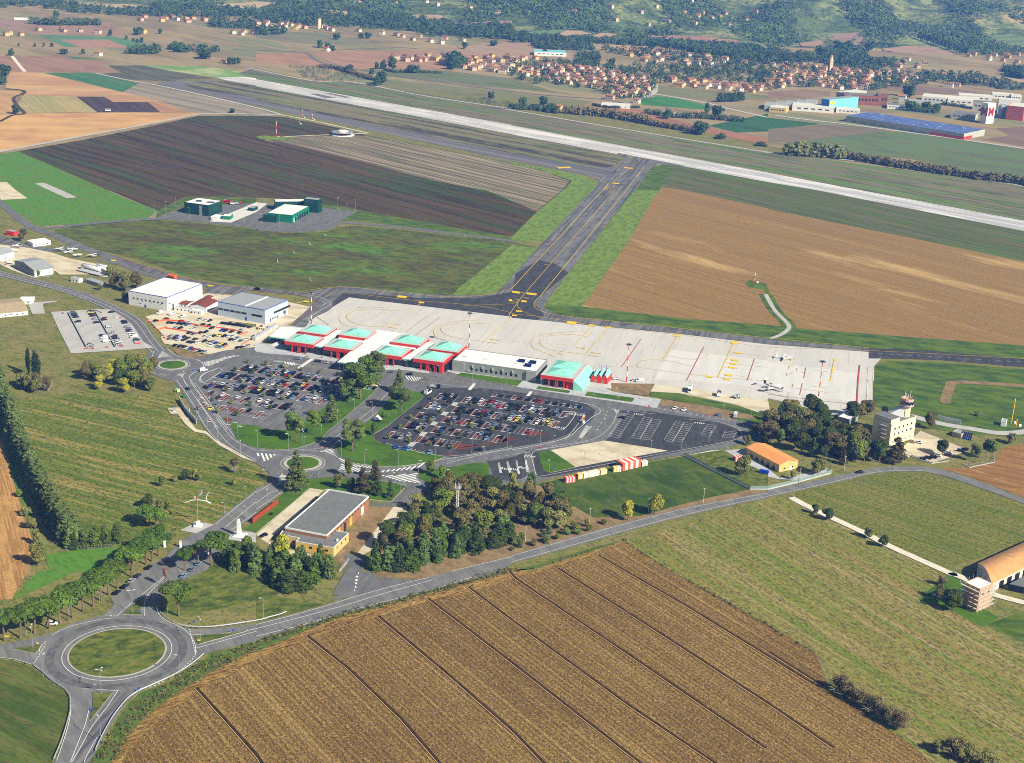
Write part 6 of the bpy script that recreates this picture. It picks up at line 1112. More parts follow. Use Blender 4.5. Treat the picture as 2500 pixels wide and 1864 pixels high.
# recycling bins
for s, m_, lb_ in (('02: 1530,92', m_cyan, 'pale blue recycling bin by the curved road'), ('02: 1545,97', M('yellow_bin', (226, 206, 70)), 'yellow recycling bin by the curved road'), ('02: 1597,142', W_green2, 'green waste bin by the curved road')):
    p = at(s); t = thing('recycling_bin', (p.x, p.y, ZB), lb_, 'bin', 'bins by the curved road', .5); part('bin_body', MB().prism([(-.9, -.7), (.9, -.7), (.9, .7), (-.9, .7)], 0, 1.5), m_, t, False); part('lid', MB().prism([(-.7, -.55), (.7, -.55), (.7, .55), (-.7, .55)], 1.5, 1.9), m_, t, False)
# striped shelters and containers along the grass
def container(s, L, n, c1, c2, label, D=2.6, H=3.1):
    a, b_ = G(s); d = (b_-a); rot = math.atan2(d.y, d.x); L = d.length; t = thing('container', (a.x, a.y, 0), label, 'container', 'containers along the service road', rot)
    part('body', MB().prism([(0, 0), (L, 0), (L, D), (0, D)], 0, H), c2, t, False)
    for i in range(0, n, 2): x0, x1 = L*i/n, L*(i+1)/n; part('coloured_band', MB().prism([(x0, -.04), (x1, -.04), (x1, D+.04), (x0, D+.04)], .02, H+.04), c1, t, False)
    part('door', MB().box((L+.05, D/2, .15), (.06, D*.7, H*.8)), m_steel, t, False)
w_s = M('cream_sheet', (224, 214, 190)); w_or = M('orange_sheet', (222, 96, 48)); w_yl = M('yellow_sheet', (224, 178, 84)); w_rd = M('orange_red_sheet', (226, 66, 38))
container('22: 462,882 552,872', 0, 7, w_rd, m_ww, 'red and white striped container, leftmost on the grass'); container('22: 572,852 612,843', 0, 3, w_yl, w_s, 'cream container with yellow corner beside the red striped one'); container('22: 620,845 662,833', 0, 3, w_s, m_ww, 'narrow white container left of the long white one'); container('22: 668,835 756,815', 0, 1, w_s, m_ww, 'long plain white container in the middle of the line'); container('22: 766,816 822,803', 0, 4, w_yl, w_s, 'yellow container with white doors beside the long white one'); container('22: 878,790 944,784', 0, 6, w_yl, m_ww, 'yellow and white striped container standing apart'); container('22: 955,779 1115,740', 0, 7, w_or, m_ww, 'large orange and white striped hangar shelter', 6, 4.6); container('22: 1125,741 1172,730', 0, 3, m_ww, m_pave, 'small white container at the right end of the line'); container('22: 1930,700 1985,690', 0, 5, w_rd, m_ww, 'red and white striped container behind the round tree')
p = at('22: 2180,800'); t = thing('blue_skip', (p.x, p.y, ZB), 'open blue skip on the paving by the ochre depot', 'skip', rz=-.4); part('body', MB().prism([(-2.6, -1.1), (2.6, -1.1), (2.6, 1.1), (-2.6, 1.1)], .1, 1.6), m_blue, t, False); part('rim', MB().box((0, 0, 1.6), (5.4, 2.4, .12)), m_blue, t, False)
# fuel tanks
p = at('01: 800,715'); t = thing('tank_plinth', (p.x, p.y, 0), 'brown retaining wall round the white fuel tanks', 'plinth', rz=R(-32)); part('wall', MB().box((0, 0, 0), (26, 9, 1.4)), m_soil, t, False); part('coping', MB().box((0, 0, 1.4), (26.4, 9.4, .2)), m_pave, t, False)
for s, L, r, lb_ in (('01: 790,700', 20, 1.8, 'large white cylindrical fuel tank in front'), ('01: 885,685', 10, 1.5, 'white fuel tank behind, upper of the pair'), ('01: 880,700', 10, 1.5, 'white fuel tank behind, lower of the pair')):
    p = at(s); t = thing('fuel_tank', (p.x, p.y, 1.4), lb_, 'tank', 'white fuel tanks', R(-32)); part('cylinder', MB().lathe([(.3, -L/2-.6), (r*.8, -L/2-.3), (r, -L/2), (r, L/2), (r*.8, L/2+.3), (.3, L/2+.6)], 14, o=(0, 0, r+.3), axis='X'), m_ww, t, False, sm=True)
    for x in (-L/3, 0, L/3): part('saddle', MB().box((x, 0, 0), (.5, 2, .6)), m_pave, t, False)
    part('walkway', MB().box((0, 0, 2*r+.35), (L*.8, .8, .12)), m_steel, t, False)
p = at('01: 1492,765'); t = thing('orange_tank', (p.x, p.y, 0), 'orange cylindrical tank behind the white hangar', 'tank', rz=R(-32)); part('cylinder', MB().lathe([(.3, -4), (1.6, -3.6), (1.6, 3.6), (.3, 4)], 12, o=(0, 0, 2.4), axis='X'), w_or, t, False); part('frame', MB().box((0, 0, 0), (7, 2.4, .8)), m_rw, t, False)
# low barriers of the gravel car park
for s, lb_ in (('01: 590,1066 750,1370', 'left dark kerb of low barriers on the grey gravel car park'), ('01: 820,1048 995,1360', 'right dark kerb of low barriers on the grey gravel car park')):
    a, b_ = G(s); d = (b_-a); t = thing('barrier_row', (a.x, a.y, ZB), lb_, 'barrier', 'low barrier rows', math.atan2(d.y, d.x)); part('kerb_rail', MB().prism([(0, -.35), (d.length, -.35), (d.length, .35), (0, .35)], 0, .8), m_dark, t, False); part('top_edge', MB().prism([(0, -.2), (d.length, -.2), (d.length, .2), (0, .2)], .8, .9), m_pave, t, False)
for s, lb_ in (('01: 545,1070', 'top left'), ('01: 745,1378', 'bottom left'), ('01: 803,1376', 'bottom left, second'), ('01: 925,1365', 'bottom middle'), ('01: 1045,1355', 'bottom, near the silver cars'), ('01: 1070,1352', 'bottom right of the silver cars'), ('01: 1207,1330', 'bottom right'), ('01: 1178,1332', 'bottom right, second'), ('01: 873,1062', 'top middle'), ('01: 1050,1106', 'top right'), ('01: 1008,1108', 'top right, white'), ('01: 1297,1142', 'at the road mouth of the sandy car park'), ('01: 1440,1190', 'inside the mouth of the sandy car park'), ('01: 1410,1262', 'left kerb of the sandy car park'), ('01: 1425,1280', 'left kerb of the sandy car park, lower'), ('01: 1345,1190', 'left corner of the sandy car park')):
    p = at(s); t = thing('plastic_barrier', (p.x, p.y, ZB), 'plastic road barrier, %s of its car park' % lb_ if 'sandy' not in lb_ else 'red plastic road barrier %s' % lb_, 'barrier', 'red and white plastic road barriers', random.random()*3); part('red_block', MB().prism([(-1, -.3), (1, -.3), (1, .3), (-1, .3)], 0, .9), m_rw if 'white' not in lb_ else m_ww, t, False); part('white_top', MB().prism([(-.8, -.15), (.8, -.15), (.8, .15), (-.8, .15)], .9, 1.05), m_ww, t, False)
nb = MB(); t = thing('orange_mesh_fence', tuple(at('01: 1700,1180'))+(ZB,), 'orange plastic net fence dividing the sandy car park', 'fence')
for s in ('01: 1370,1145 1430,1130 1560,1140 1660,1165 1780,1185 1920,1200', '01: 1430,1200 1500,1210 1600,1225 1720,1250', '01: 1920,1200 2050,1222', '01: 2080,1255 2145,1237', '01: 2100,1340 2165,1302', '01: 1945,1365 1980,1350', '01: 1370,1215 1430,1195'):
    q = G(s)
    for a, b_ in zip(q, q[1:]): n_ = offset([a, b_], .1); nb.prism([a, b_, n_[1], n_[0]], ZB, ZB+1)
part('net', nb, w_or, t)
# fences
def fence(s, h, label, step=3.0, wall=0, sm=0, solid=None, name='fence', top=.1, cat='fence'):
    q = G(s); q = smooth(q, sm) if sm else q; o = q[0]; t = thing(name, (o.x, o.y, 0), label, cat); rs = resample(q, step); po = MB(); ra = MB(); wl = MB()
    for p in rs: po.tube((p.x, p.y, 0), (p.x, p.y, h), .07, n=4)
    for a, b_ in zip(q, q[1:]):
        for z in ((h*.5, h-.05) if not wall else (h*.75, h-.05)): ra.tube((a.x, a.y, z), (b_.x, b_.y, z), .04, n=3, caps=False)
        if solid: n_ = offset([a, b_], .05); ra.prism([a, b_, n_[1], n_[0]], wall, h*.97)
        if wall: n_ = offset([a, b_], .3); wl.prism([a-(n_[0]-a)*.5, b_-(n_[1]-b_)*.5, n_[1], n_[0]], 0, wall)
    o1 = part('post', po, m_steel, t); part('rail', ra, solid or m_steel, t)
    if wall: part('base_wall', wl, m_pave, t)
m_meshp = bpy.data.materials.new('green_fence_mesh'); m_meshp.use_nodes = True; nt_ = m_meshp.node_tree; b_n = nt_.nodes['Principled BSDF']; b_n.inputs['Base Color'].default_value = lin((150, 176, 168)); b_n.inputs['Alpha'].default_value = .45
fence('22: 1490,650 2060,940 32: 0,940 250,880 545,800 550,770', 2.6, 'pale green mesh fence on a low wall round the ochre depot', 2.2, .9, solid=m_meshp)
fence('22: 1510,645 1750,600 1810,600', 2.6, 'pale fence along the lane left of the ochre depot', 3, .5); fence('32: 1210,640 1415,715 1570,690', 2.2, 'fence on low wall in front of the control yard', 2.4, .5); fence('32: 1690,720 1745,750 1955,705 1960,665', 2.4, 'fence on low wall round the three tall pines', 2.4, .6)
fence('12: 980,1085 1190,1090 1310,1085', 2.4, 'dark mesh gate fence behind the brick building', 2, 0, solid=M('grey_mesh', (96, 104, 98))); fence('12: 720,1652 770,1590 805,1545', 2.4, 'white slatted gate beside the lower conifers', 1.4, .8); fence('01: 0,690 400,790 700,885 900,950 1050,1020', 2.2, 'long wire fence below the fuel tanks', 4); fence('01: 440,440 540,470 560,490', 2.4, 'wire fence right of the white clubhouse', 3)
fence('02: 580,1470 1000,1435', 2, 'pale paling fence under the end of the hedge', 1.6, solid=None); fence('32: 1320,430 1560,520 1750,610', 1.8, 'wire fence along the control yard', 3); fence('01: 1330,215 1540,140 1950,50 2216,60 11: 20,95 100,100', 2.2, 'rear fence of the fire station', 5); fence('11: 560,145 870,172', 2.2, 'rear fence right of the watch block', 5); fence('32: 1475,330 1665,372', 3, 'long pale wall on the grass behind the control building', 5, 2.8, name='boundary_wall', cat='wall')
fence('22: 130,868 200,858', 2.4, 'pale lattice gate at the bus lot exit', 1, name='gate', cat='gate'); fence('22: 1812,612 1890,588', 2.6, 'tall pale sliding gate by the ochre depot', 1, name='gate', cat='gate')
# guardrails
def guard(s, label):
    q = smooth(G(s), 5); o = q[0]; t = thing('guardrail', (o.x, o.y, 0), label, 'guardrail', 'guardrails of the big roundabout'); a = MB()
    for p, r_ in zip(q, q[1:]):
        n_ = offset([p, r_], .16); a.prism([p, r_, n_[1], n_[0]], ZB+.42, ZB+.86, bottom=True)
    part('rail', a, M('galvanised_rail', (206, 208, 208), .5, .2), t); b_ = MB()
    for p in resample(q, 3): b_.box((p.x, p.y, 0), (.2, .2, ZB+.75))
    part('post', b_, m_steel, t)
guard('03: 1765,722 1640,822 1500,907 1320,990 1200,1045 1100,1115 985,1255 890,1420 830,1545 835,1560', 'long guardrail on the right of the roundabout and lower lane'); guard('03: 285,812 370,880 450,952 560,1030 605,1095 610,1200 585,1310 530,1480 465,1635', 'guardrail along the left of the lower lane'); guard('03: 1385,362 1450,415 1540,465 1660,488 1850,488 2216,436 13: 120,405 215,380 265,357', 'white guardrail above the road right of the roundabout')
# signs
def sign(s, col, label, h=2.6, w=.9, sh='round', rz=0.0):
    p = at(s); t = thing('road_sign', (p.x, p.y, ZB), label, 'road sign', 'road signs round the airport', rz); part('post', MB().tube((0, 0, 0), (0, 0, h), .06, n=5), m_steel, t, False)
    b_ = MB()
    if sh == 'round': b_.tube((0, -.06, h), (0, 0, h), w/2, n=12)
    else: b_.box((0, -.03, h-.3), (w, .06, .6))
    part('sign_plate', b_, col, t, False)
m_sb = M('sign_blue', (28, 70, 190), .4); m_sr = M('sign_red', (200, 30, 34), .4); m_sy = M('sign_yellow', (236, 190, 30), .5)
for s, c_, sh, w_, h_, lb_ in (('03: 1205,1052', m_sb, 'round', 1, 2, 'blue round sign under the red triangle at the dark lane'), ('03: 805,1220', m_sb, 'round', 1, 1.6, 'blue arrow sign at the tip of the lower splitter island'), ('03: 1680,470', m_sb, 'round', 1, 2, 'blue sign on the verge right of the roundabout'), ('03: 2018,538', m_sb, 'round', 1, 1.6, 'blue arrow sign at the far tip of the right island'), ('03: 1720,615', m_sy, 'box', 1, 1, 'yellow bollard sign at the near tip of the right island'), ('03: 62,600', m_sy, 'box', 1.8, 2, 'yellow warning board at the left edge pines'), ('03: 328,640', m_sy, 'box', .8, 1, 'yellow bollard sign on the left splitter island'), ('03: 1205,368', m_sb, 'box', 1.2, 1.6, 'blue direction sign on the upper splitter island'), ('03: 825,1045', m_steel, 'box', 1.4, 3.4, 'back of a direction sign on the lower island'),
    ('12: 574,608', m_sr, 'box', 1.2, 2.6, 'red no entry sign at the avenue exit'), ('12: 88,690', m_sy, 'box', .8, 1.6, 'yellow bollard in the left hatch of the conifer roundabout'), ('12: 228,832', m_sy, 'box', .8, 1.6, 'yellow bollard in the lower hatch of the conifer roundabout'), ('12: 1197,820', m_sy, 'box', .8, 1.6, 'yellow bollard at the chevron tip'), ('12: 1438,940', m_sb, 'round', 1.2, 2, 'blue sign at the side road mouth'), ('12: 822,700', W_green2, 'box', 2.6, 2.2, 'green direction board on the eastern lawn tip'), ('22: 232,620', m_sr, 'round', 1.2, 3, 'red round sign at the green triangle'), ('22: 1182,258', m_sr, 'round', 1.2, 3, 'red round sign at the parking row'), ('22: 1693,340', m_sr, 'round', 1.2, 3, 'red round sign near the white truck'), ('22: 625,300', m_sb, 'round', 1.2, 3, 'blue sign at the car park exit booths'), ('22: 663,385', m_sb, 'round', 1.2, 2, 'blue sign at the striped island'), ('22: 922,165', w_or, 'box', .8, 2, 'small orange board on the long lawn'), ('22: 370,785', m_sb, 'round', 1, 2.6, 'blue sign on the green triangle'),
    ('22: 1602,1145', m_dark, 'round', .8, 2.4, 'small sign on the verge of the country road'), ('32: 1070,790', m_dark, 'round', .8, 2.4, 'small sign at the bend by the control building'), ('01: 882,1010', m_sb, 'box', 1.2, 2, 'blue sign by the gravel car park'), ('01: 1383,1450', m_sy, 'box', .8, 1.6, 'yellow bollard in the hatch above the far roundabout'), ('01: 418,775', m_cyan, 'box', 1.8, 2.2, 'pale blue board by the wire fence'), ('01: 1592,1590', m_sy, 'box', .8, 1.6, 'yellow bollard below the far roundabout'), ('01: 1668,1595', m_sb, 'round', 1, 2.6, 'blue sign below the far roundabout')): sign(s, c_, lb_, h_, w_, sh, .1)
for i, s in enumerate(('22: 605,362', '22: 618,368')):
    p = at(s); t = thing('exit_booth', (p.x, p.y, ZB), ('white payment column at the car park exit island', 'second white payment column at the exit island')[i], 'booth', 'payment columns', .3); part('cabinet', MB().box((0, 0, 0), (1.4, 1, 1.8)), m_ww, t, False); part('hood', MB().box((0, 0, 1.8), (1.7, 1.3, .2)), m_pave, t, False)
p = at('22: 617,325'); t = thing('orange_barrier', (p.x, p.y, ZB), 'long orange striped barrier by the exit booths', 'barrier', rz=1.1); part('block', MB().box((0, 0, 0), (5, .5, 1)), w_or, t, False); part('white_band', MB().box((0, 0, 1), (4.6, .3, .12)), m_ww, t, False)
# solar panels on the ground, antennas, beacons
for s, lb_, sc_, rz in (('32: 1715,495', 'large tilted solar panel on the grass right of the control building', 3.2, -.5),):
    p = at(s); t = thing('solar_panel', (p.x, p.y, 0), lb_, 'solar panel', rz=rz); part('panel', MB().add([(-sc_, -2.4, .3), (sc_, -2.4, .3), (sc_, 1.2, 4), (-sc_, 1.2, 4), (-sc_, -2.3, .15), (sc_, -2.3, .15), (sc_, 1.3, 3.85), (-sc_, 1.3, 3.85)], [(0, 1, 2, 3), (7, 6, 5, 4), (0, 4, 5, 1), (1, 5, 6, 2), (2, 6, 7, 3), (3, 7, 4, 0)]), m_pv, t, False)
    g_ = MB(); 
    for k in range(1, 6): x = -sc_+2*sc_*k/6; g_.tube((x, -2.42, .34), (x, 1.18, 4.04), .05, n=3)
    part('grid_bars', g_, m_ww, t, False); part('prop', MB().tube((-sc_*.8, 1.2, 0), (-sc_*.8, 1.1, 3.6), .12).tube((sc_*.8, 1.2, 0), (sc_*.8, 1.1, 3.6), .12), m_steel, t, False)
# VOR station: white disc house with ring roof
p = at('10: 750,1172'); t = thing('navigation_beacon', (p.x, p.y, 0), 'round white navigation beacon building with wide disc roof in the dark field', 'beacon'); part('plinth', MB().lathe([(15, 0), (15, .8), (14.6, 1.0)], 24), m_ww, t, False); part('house', MB().lathe([(5, 1), (5, 3.9)], 16), m_rw, t, False); part('counterpoise', MB().lathe([(14, 3.9), (14, 4.3), (6.5, 4.5)], 24), m_steel, t, False); part('dome', MB().lathe([(6.4, 4.5), (6.4, 5.8), (5.5, 6.1)], 18), m_ww, t, False)
for s, h, lb_ in (('10: 178,1190', 20, 'tall red and white mast on the green patch in the dark field'), ('10: 490,1042', 8, 'short red and white mast by the taxiway'), ('10: 405,1025', 12, 'thin pale mast by the taxiway'), ('10: 373,1078', 8, 'thin mast in the dark field'), ('21: 2098,800', 9, 'red topped wind sensor mast in the brown field'), ('32: 2105,365', 17, 'tall thin yellow mast at the right edge of the airfield'), ('32: 2145,390', 5, 'small yellow mast by the instrument cabin')):
    p = at(s); t = thing('instrument_mast', (p.x, p.y, 0), lb_, 'mast', 'instrument masts on the airfield'); n_ = 4
    for i in range(n_): part('mast_section', MB().tube((0, 0, h*i/n_), (0, 0, h*(i+1)/n_), .3, n=5), (m_rw if i % 2 == 0 else m_ww) if 'yellow' not in lb_ else m_sy, t, False)
    part('box', MB().box((2.5, 0, 0), (1.6, 1.2, 1.6)), m_ww, t, False)
sheet('beacon_lawn', '10: 0,1190 60,1178 170,1185 350,1195 300,1215 120,1220 30,1210', m_verge)
for i, s in enumerate(('11: 185,620', '11: 328,542', '11: 465,467', '11: 597,393', '11: 468,778')):
    p = at(s); t = thing('approach_antenna', (p.x, p.y, 0), 'small white L shaped airfield marker, %s of its line' % ('lowest', 'second', 'third', 'topmost', 'stray one')[i], 'marker', 'white markers in the airside grass'); part('post', MB().box((0, 0, 0), (.28, .28, 2.4)), m_ww, t, False); part('foot', MB().box((1, 0, 0), (1.6, .3, .3)), m_ww, t, False)
# people in front of the terminal
def person_mesh(top, trousers):
    bm = bmesh.new(); V_ = [bm.verts.new(v) for v in ((0, 0, .92), (0, 0, 1.2), (0, 0, 1.45), (0, 0, 1.56), (0, 0, 1.68), (.12, 0, .88), (.13, .03, .48), (.13, 0, .06), (-.12, 0, .88), (-.13, -.05, .48), (-.14, 0, .06), (.21, 0, 1.4), (.27, .02, 1.12), (.27, .1, .86), (-.21, 0, 1.4), (-.27, .02, 1.12), (-.27, -.05, .86), (.13, .13, .03), (-.14, .13, .03))]
    for a, b_ in ((0, 1), (1, 2), (2, 3), (3, 4), (0, 5), (5, 6), (6, 7), (7, 17), (0, 8), (8, 9), (9, 10), (10, 18), (2, 11), (11, 12), (12, 13), (2, 14), (14, 15), (15, 16)): bm.edges.new((V_[a], V_[b_]))
    me = bpy.data.meshes.new('person'); bm.to_mesh(me); bm.free(); o = bpy.data.objects.new('p', me); sc.collection.objects.link(o); o.modifiers.new('s', 'SKIN')
    rad = [.15, .15, .17, .06, .11, .1, .075, .05, .1, .075, .05, .07, .05, .04, .07, .05, .04, .045, .045]
    for v, r_ in zip(me.skin_vertices[0].data, rad): v.radius = (r_, r_*.85)
    me.skin_vertices[0].data[0].use_root = True; o.modifiers.new('u', 'SUBSURF').levels = 1
    m2 = bpy.data.meshes.new_from_object(o.evaluated_get(bpy.context.evaluated_depsgraph_get())); bpy.data.objects.remove(o); m2.materials.clear()
    for mm in (top, trousers, M('skin', (198, 150, 120))): m2.materials.append(mm)
    for f in m2.polygons: z = f.center.z; f.material_index = 2 if z > 1.56 or (z < .9 and abs(f.center.x) > .21) else (0 if z > .92 else 1)
    return m2
pmesh = [person_mesh(M('dark_jacket', (32, 34, 42)), M('dark_trousers', (24, 26, 34))), person_mesh(M('white_shirt', (206, 206, 206)), M('dark_trousers', (24, 26, 34))), person_mesh(M('blue_jacket', (40, 62, 120)), M('dark_trousers', (24, 26, 34)))]
for s, k, lb_ in (('T: 540,515', 0, 'person in dark clothes in the group before the first red pavilion'), ('T: 550,520', 1, 'person in white shirt in the group before the first red pavilion'), ('T: 563,522', 2, 'person in blue jacket in the group before the first red pavilion'), ('T: 704,528', 0, 'left person of the pair on the blue path'), ('T: 718,530', 0, 'right person of the pair on the blue path'), ('T: 418,468', 0, 'person in dark clothes beside the red columns'), ('T: 605,470', 1, 'person in white shirt in the shade of the passage'), ('T: 395,560'.replace('395,560', '622,618'), 2, 'person in blue jacket crossing behind the cars'), ('U: 420,425', 2, 'person in blue jacket, left of the three by the third pavilion'), ('U: 440,425', 2, 'person in blue jacket, right of those by the third pavilion'), ('U: 493,440', 2, 'person in blue jacket at the passage doors'), ('V: 168,325', 0, 'dark dressed person at the corner of the long grey block'), ('V: 192,328', 0, 'second dark dressed person at the long grey block'), ('V: 228,335', 0, 'third dark dressed person at the long grey block'), ('U: 848,570', 0, 'dark dressed person at the bus stop kerb')):
    p = at(s); tagd(link('person', pmesh[k], loc=(p.x, p.y, ZB), rz=random.random()*6), lb_, 'person', 'people in front of the terminal')
# aircraft
def aircraft(s, rz, L, span, label, accent, prop=False, high=False, jets=False, group='light aircraft on the old apron', canopy=None):
    p = at(s); t = thing('aeroplane', (p.x, p.y, ZB), label, 'aeroplane', group, rz); r = L*.062 if L > 12 else .62; z0 = r+.9
    pr = [(.05, -L*.5), (r*.35, -L*.42), (r*.8, -L*.2), (r, 0), (r, L*.25), (r*.8, L*.38), (r*.45, L*.46), (.08, L*.5)]
    part('fuselage', MB().lathe(pr, 12, o=(0, 0, z0), axis='X'), m_ww, t, False, sm=True)
    def wing(x, y0, y1, c0, c1, z, sw, dz=0, th=.16):
        return MB().add([(x+c0/2, y0, z), (x-c0/2, y0, z), (x-c1/2-sw, y1, z+dz), (x+c1/2-sw, y1, z+dz), (x+c0/2, y0, z+th), (x-c0/2, y0, z+th), (x-c1/2-sw, y1, z+dz+th), (x+c1/2-sw, y1, z+dz+th)], [(0, 1, 2, 3), (7, 6, 5, 4), (0, 3, 7, 4), (1, 5, 6, 2), (2, 6, 7, 3)])
    zz = z0+r*.8 if high else z0-r*.6
    for sgn in (-1, 1):
        part('wing', wing(L*.02, 0, sgn*span/2, L*.17, L*.09, zz, L*.05 if jets else 0, span*.03), m_ww, t, False)
        part('tailplane', wing(-L*.43, 0, sgn*span*.19, L*.1, L*.06, z0+(L*.2 if jets else .2), L*.03), m_ww, t, False)
        part('main_wheel', MB().tube((0, sgn*span*.1-.12, .35), (0, sgn*span*.1+.12, .35), .35, n=8), m_tyre, t, False)
        part('undercarriage_leg', MB().tube((0, sgn*span*.1, .35), (0, sgn*span*.06, zz), .08, n=4), m_steel, t, False)
        if jets: part('jet_engine', MB().lathe([(.3, -1.6), (.62, -.9), (.66, .8), (.45, 1.1)], 10, o=(-L*.2, sgn*(r+.8), z0+.6), axis='X'), m_steel, t, False, sm=True)
        if prop and L > 10: part('engine_nacelle', MB().lathe([(.2, -1.8), (.5, -.6), (.5, 1.4), (.2, 1.9)], 8, o=(L*.07, sgn*span*.17, zz+.2), axis='X'), m_ww, t, False)
    part('fin', MB().add([(-L*.36, -.08, z0+.2), (-L*.49, -.08, z0+.2), (-L*.53, -.08, z0+L*.2), (-L*.45, -.08, z0+L*.2), (-L*.36, .08, z0+.2), (-L*.49, .08, z0+.2), (-L*.53, .08, z0+L*.2), (-L*.45, .08, z0+L*.2)], [(0, 1, 2, 3), (7, 6, 5, 4), (0, 3, 7, 4), (2, 6, 7, 3), (1, 5, 6, 2)]), accent, t, False)
    part('windscreen', MB().box((L*.38 if L > 12 else L*.1, 0, z0+r*.45), (L*.06, r*1.3, r*.6)), canopy or m_win, t, False)
    part('nose_wheel', MB().tube((L*.36, -.1, .3), (L*.36, .1, .3), .3, n=8), m_tyre, t, False)
    if prop and L < 10: part('propeller', MB().box((L*.51, 0, z0-.9), (.06, .14, 1.8)), m_dark, t, False)
    if not prop or L > 10:
        for k in range(5): part('cabin_window', MB().box((L*(.02+.055*k), 0, z0+r*.25), (.35, 2*r*.985, .35)), m_win, t, False)
aircraft('P: 225,425', ang('P: 110,350 350,425'), 17, 16, 'white business jet with dark blue tail on the apron corner', PAINT['navy'], jets=True, group='aircraft on the main apron'); aircraft('P: 340,85', ang('P: 260,62 415,80'), 12, 14, 'white twin propeller aircraft with dark tail on the apron', m_ww, prop=True, group='aircraft on the main apron')
for s, rz, c_, lb_, hi, cn in (('01: 515,525', 2.6, m_ww, 'white high winged plane, left of the group on the old apron', True, None), ('01: 630,525', .2, PAINT['silver'], 'white plane with grey nose, top right of the group', False, None), ('01: 585,550', 2.9, m_ww, 'white plane with light blue cover, middle of the group', False, m_cyan), ('01: 665,575', 3.0, m_ww, 'white plane with pale blue cover, lowest of the group', False, m_cyan), ('01: 795,580', 2.5, m_ww, 'white plane standing apart on the grass edge', True, None), ('01: 110,538', .3, m_ww, 'white plane beside the pale hangar at the left', True, None), ('01: 140,497', 2.9, PAINT['maroon'], 'white plane with dark red tail near the clubhouse', True, None), ('01: 85,640', 1.2, PAINT['red'], 'white and red plane nosing behind the old hangar', False, None)): aircraft(s, rz, 8.6, 10.5, lb_, c_, prop=True, high=hi, canopy=cn)
# small pitched white tent on the eastern lawn
p = at('12: 1050,330'); t = thing('white_tent', (p.x, p.y, ZB), 'small white pitched tent on the eastern lawn', 'tent', rz=.4); part('canopy', MB().add([(-2.6, -1.8, 0), (2.6, -1.8, 0), (2.6, 1.8, 0), (-2.6, 1.8, 0), (0, 0, 2.8)], [(0, 1, 4), (1, 2, 4), (2, 3, 4), (3, 0, 4)]), m_ww, t, False); part('centre_pole', MB().tube((0, 0, 0), (0, 0, 3.2), .08, n=5), m_steel, t, False)
# utility poles and wire along the field
pp = ['22: 115,1395', '22: 670,1230', '22: 1178,1145', '22: 1655,1055', '32: 658,770', '32: 270,880', '13: 1255,20', '23: 1255,60'][:6]; last = None
for i, s in enumerate(pp):
    p = at(s); t = thing('utility_pole', (p.x, p.y, 0), 'wooden utility pole, %s along the country road' % ('first from the wood', 'second from the wood', 'third, between the yellow trees', 'fourth, before the depot', 'by the dark trees', 'behind the depot fence')[i], 'utility pole', 'utility poles along the country road'); part('pole', MB().tube((0, 0, 0), (0, 0, 9), .16, .1, n=5), m_post, t, False); part('crossarm', MB().box((0, 0, 8.6), (1.4, .12, .12), .4), m_post, t, False)
# ================================================================ TREES
def foliage(name, col, rnd=.012): return M(name, col, .9, var=.5, scale=.6, spec=.12, rnd=rnd)
F_dk = foliage('foliage_dark_conifer', (62, 76, 26)); F_pine = foliage('foliage_pine', (80, 102, 32)); F_br = foliage('foliage_broadleaf', (96, 108, 34)); F_ol = foliage('foliage_olive', (116, 116, 58)); F_ye = foliage('foliage_yellowing', (150, 148, 40)); F_bare = foliage('bare_twigs', (116, 104, 68)); F_hd = foliage('foliage_hedge', (88, 102, 50)); F_ced = foliage('foliage_cedar', (92, 108, 50)); F_br2 = foliage('foliage_brownish', (102, 94, 52)); F_pink = foliage('dry_pinkish_twigs', (150, 116, 100)); F_far = foliage('foliage_far', (58, 80, 40)); F_cyp = foliage('foliage_cypress', (36, 52, 28))
m_bark = M('bark', (116, 96, 78), var=.2); m_barkp = M('pale_bark', (170, 156, 138), var=.15)
def rdir():
    z = random.uniform(-1, 1); a = random.random()*2*math.pi; r = math.sqrt(1-z*z); return Vector((r*math.cos(a), r*math.sin(a), z))
def leaves(lobes, n, size, up=.3, shell=.35):
    """leaf sprays over a set of lobes (centre, radii)"""
    mb = MB(); wts = [l[1][0]*l[1][1]+l[1][2]*l[1][0] for l in lobes]
    for c, r in random.choices(lobes, wts, k=n):
        d = rdir(); f = 1-shell*random.random()**1.5; q = Vector((c[0]+d.x*r[0]*f, c[1]+d.y*r[1]*f, c[2]+d.z*r[2]*f))
        nn = (d+rdir()*.7+Vector((0, 0, up))).normalized(); a = nn.orthogonal().normalized(); b_ = nn.cross(a); t = random.random()*6.28; a, b_ = a*math.cos(t)+b_*math.sin(t), b_*math.cos(t)-a*math.sin(t); s = size*random.uniform(.6, 1.4)
        mb.add([q-a*s*.5, q+b_*s*.35, q+a*s*.5+nn*s*.1, q-b_*s*.35-nn*s*.1], [(0, 1, 2, 3)])
    return mb
def lobes_round(h, w, n, low=.3, flat=.8):
    out = []
    for i in range(n):
        a = random.random()*6.28; r = w*.5*random.uniform(.15, .62); z = h*random.uniform(low+.15, .88); k = w*random.uniform(.2, .32)
        r *= 1-.5*abs(z/h-.6); out.append(((r*math.cos(a), r*math.sin(a), z), (k, k*random.uniform(.8, 1.1), k*flat)))
    return out
def limbs(mb, lobes, h0, r):
    for c, _ in lobes[:7]: mb.tube((0, 0, h0*random.uniform(.7, 1)), (c[0], c[1], c[2]), r*.45, r*.12, n=4)
TM = {}
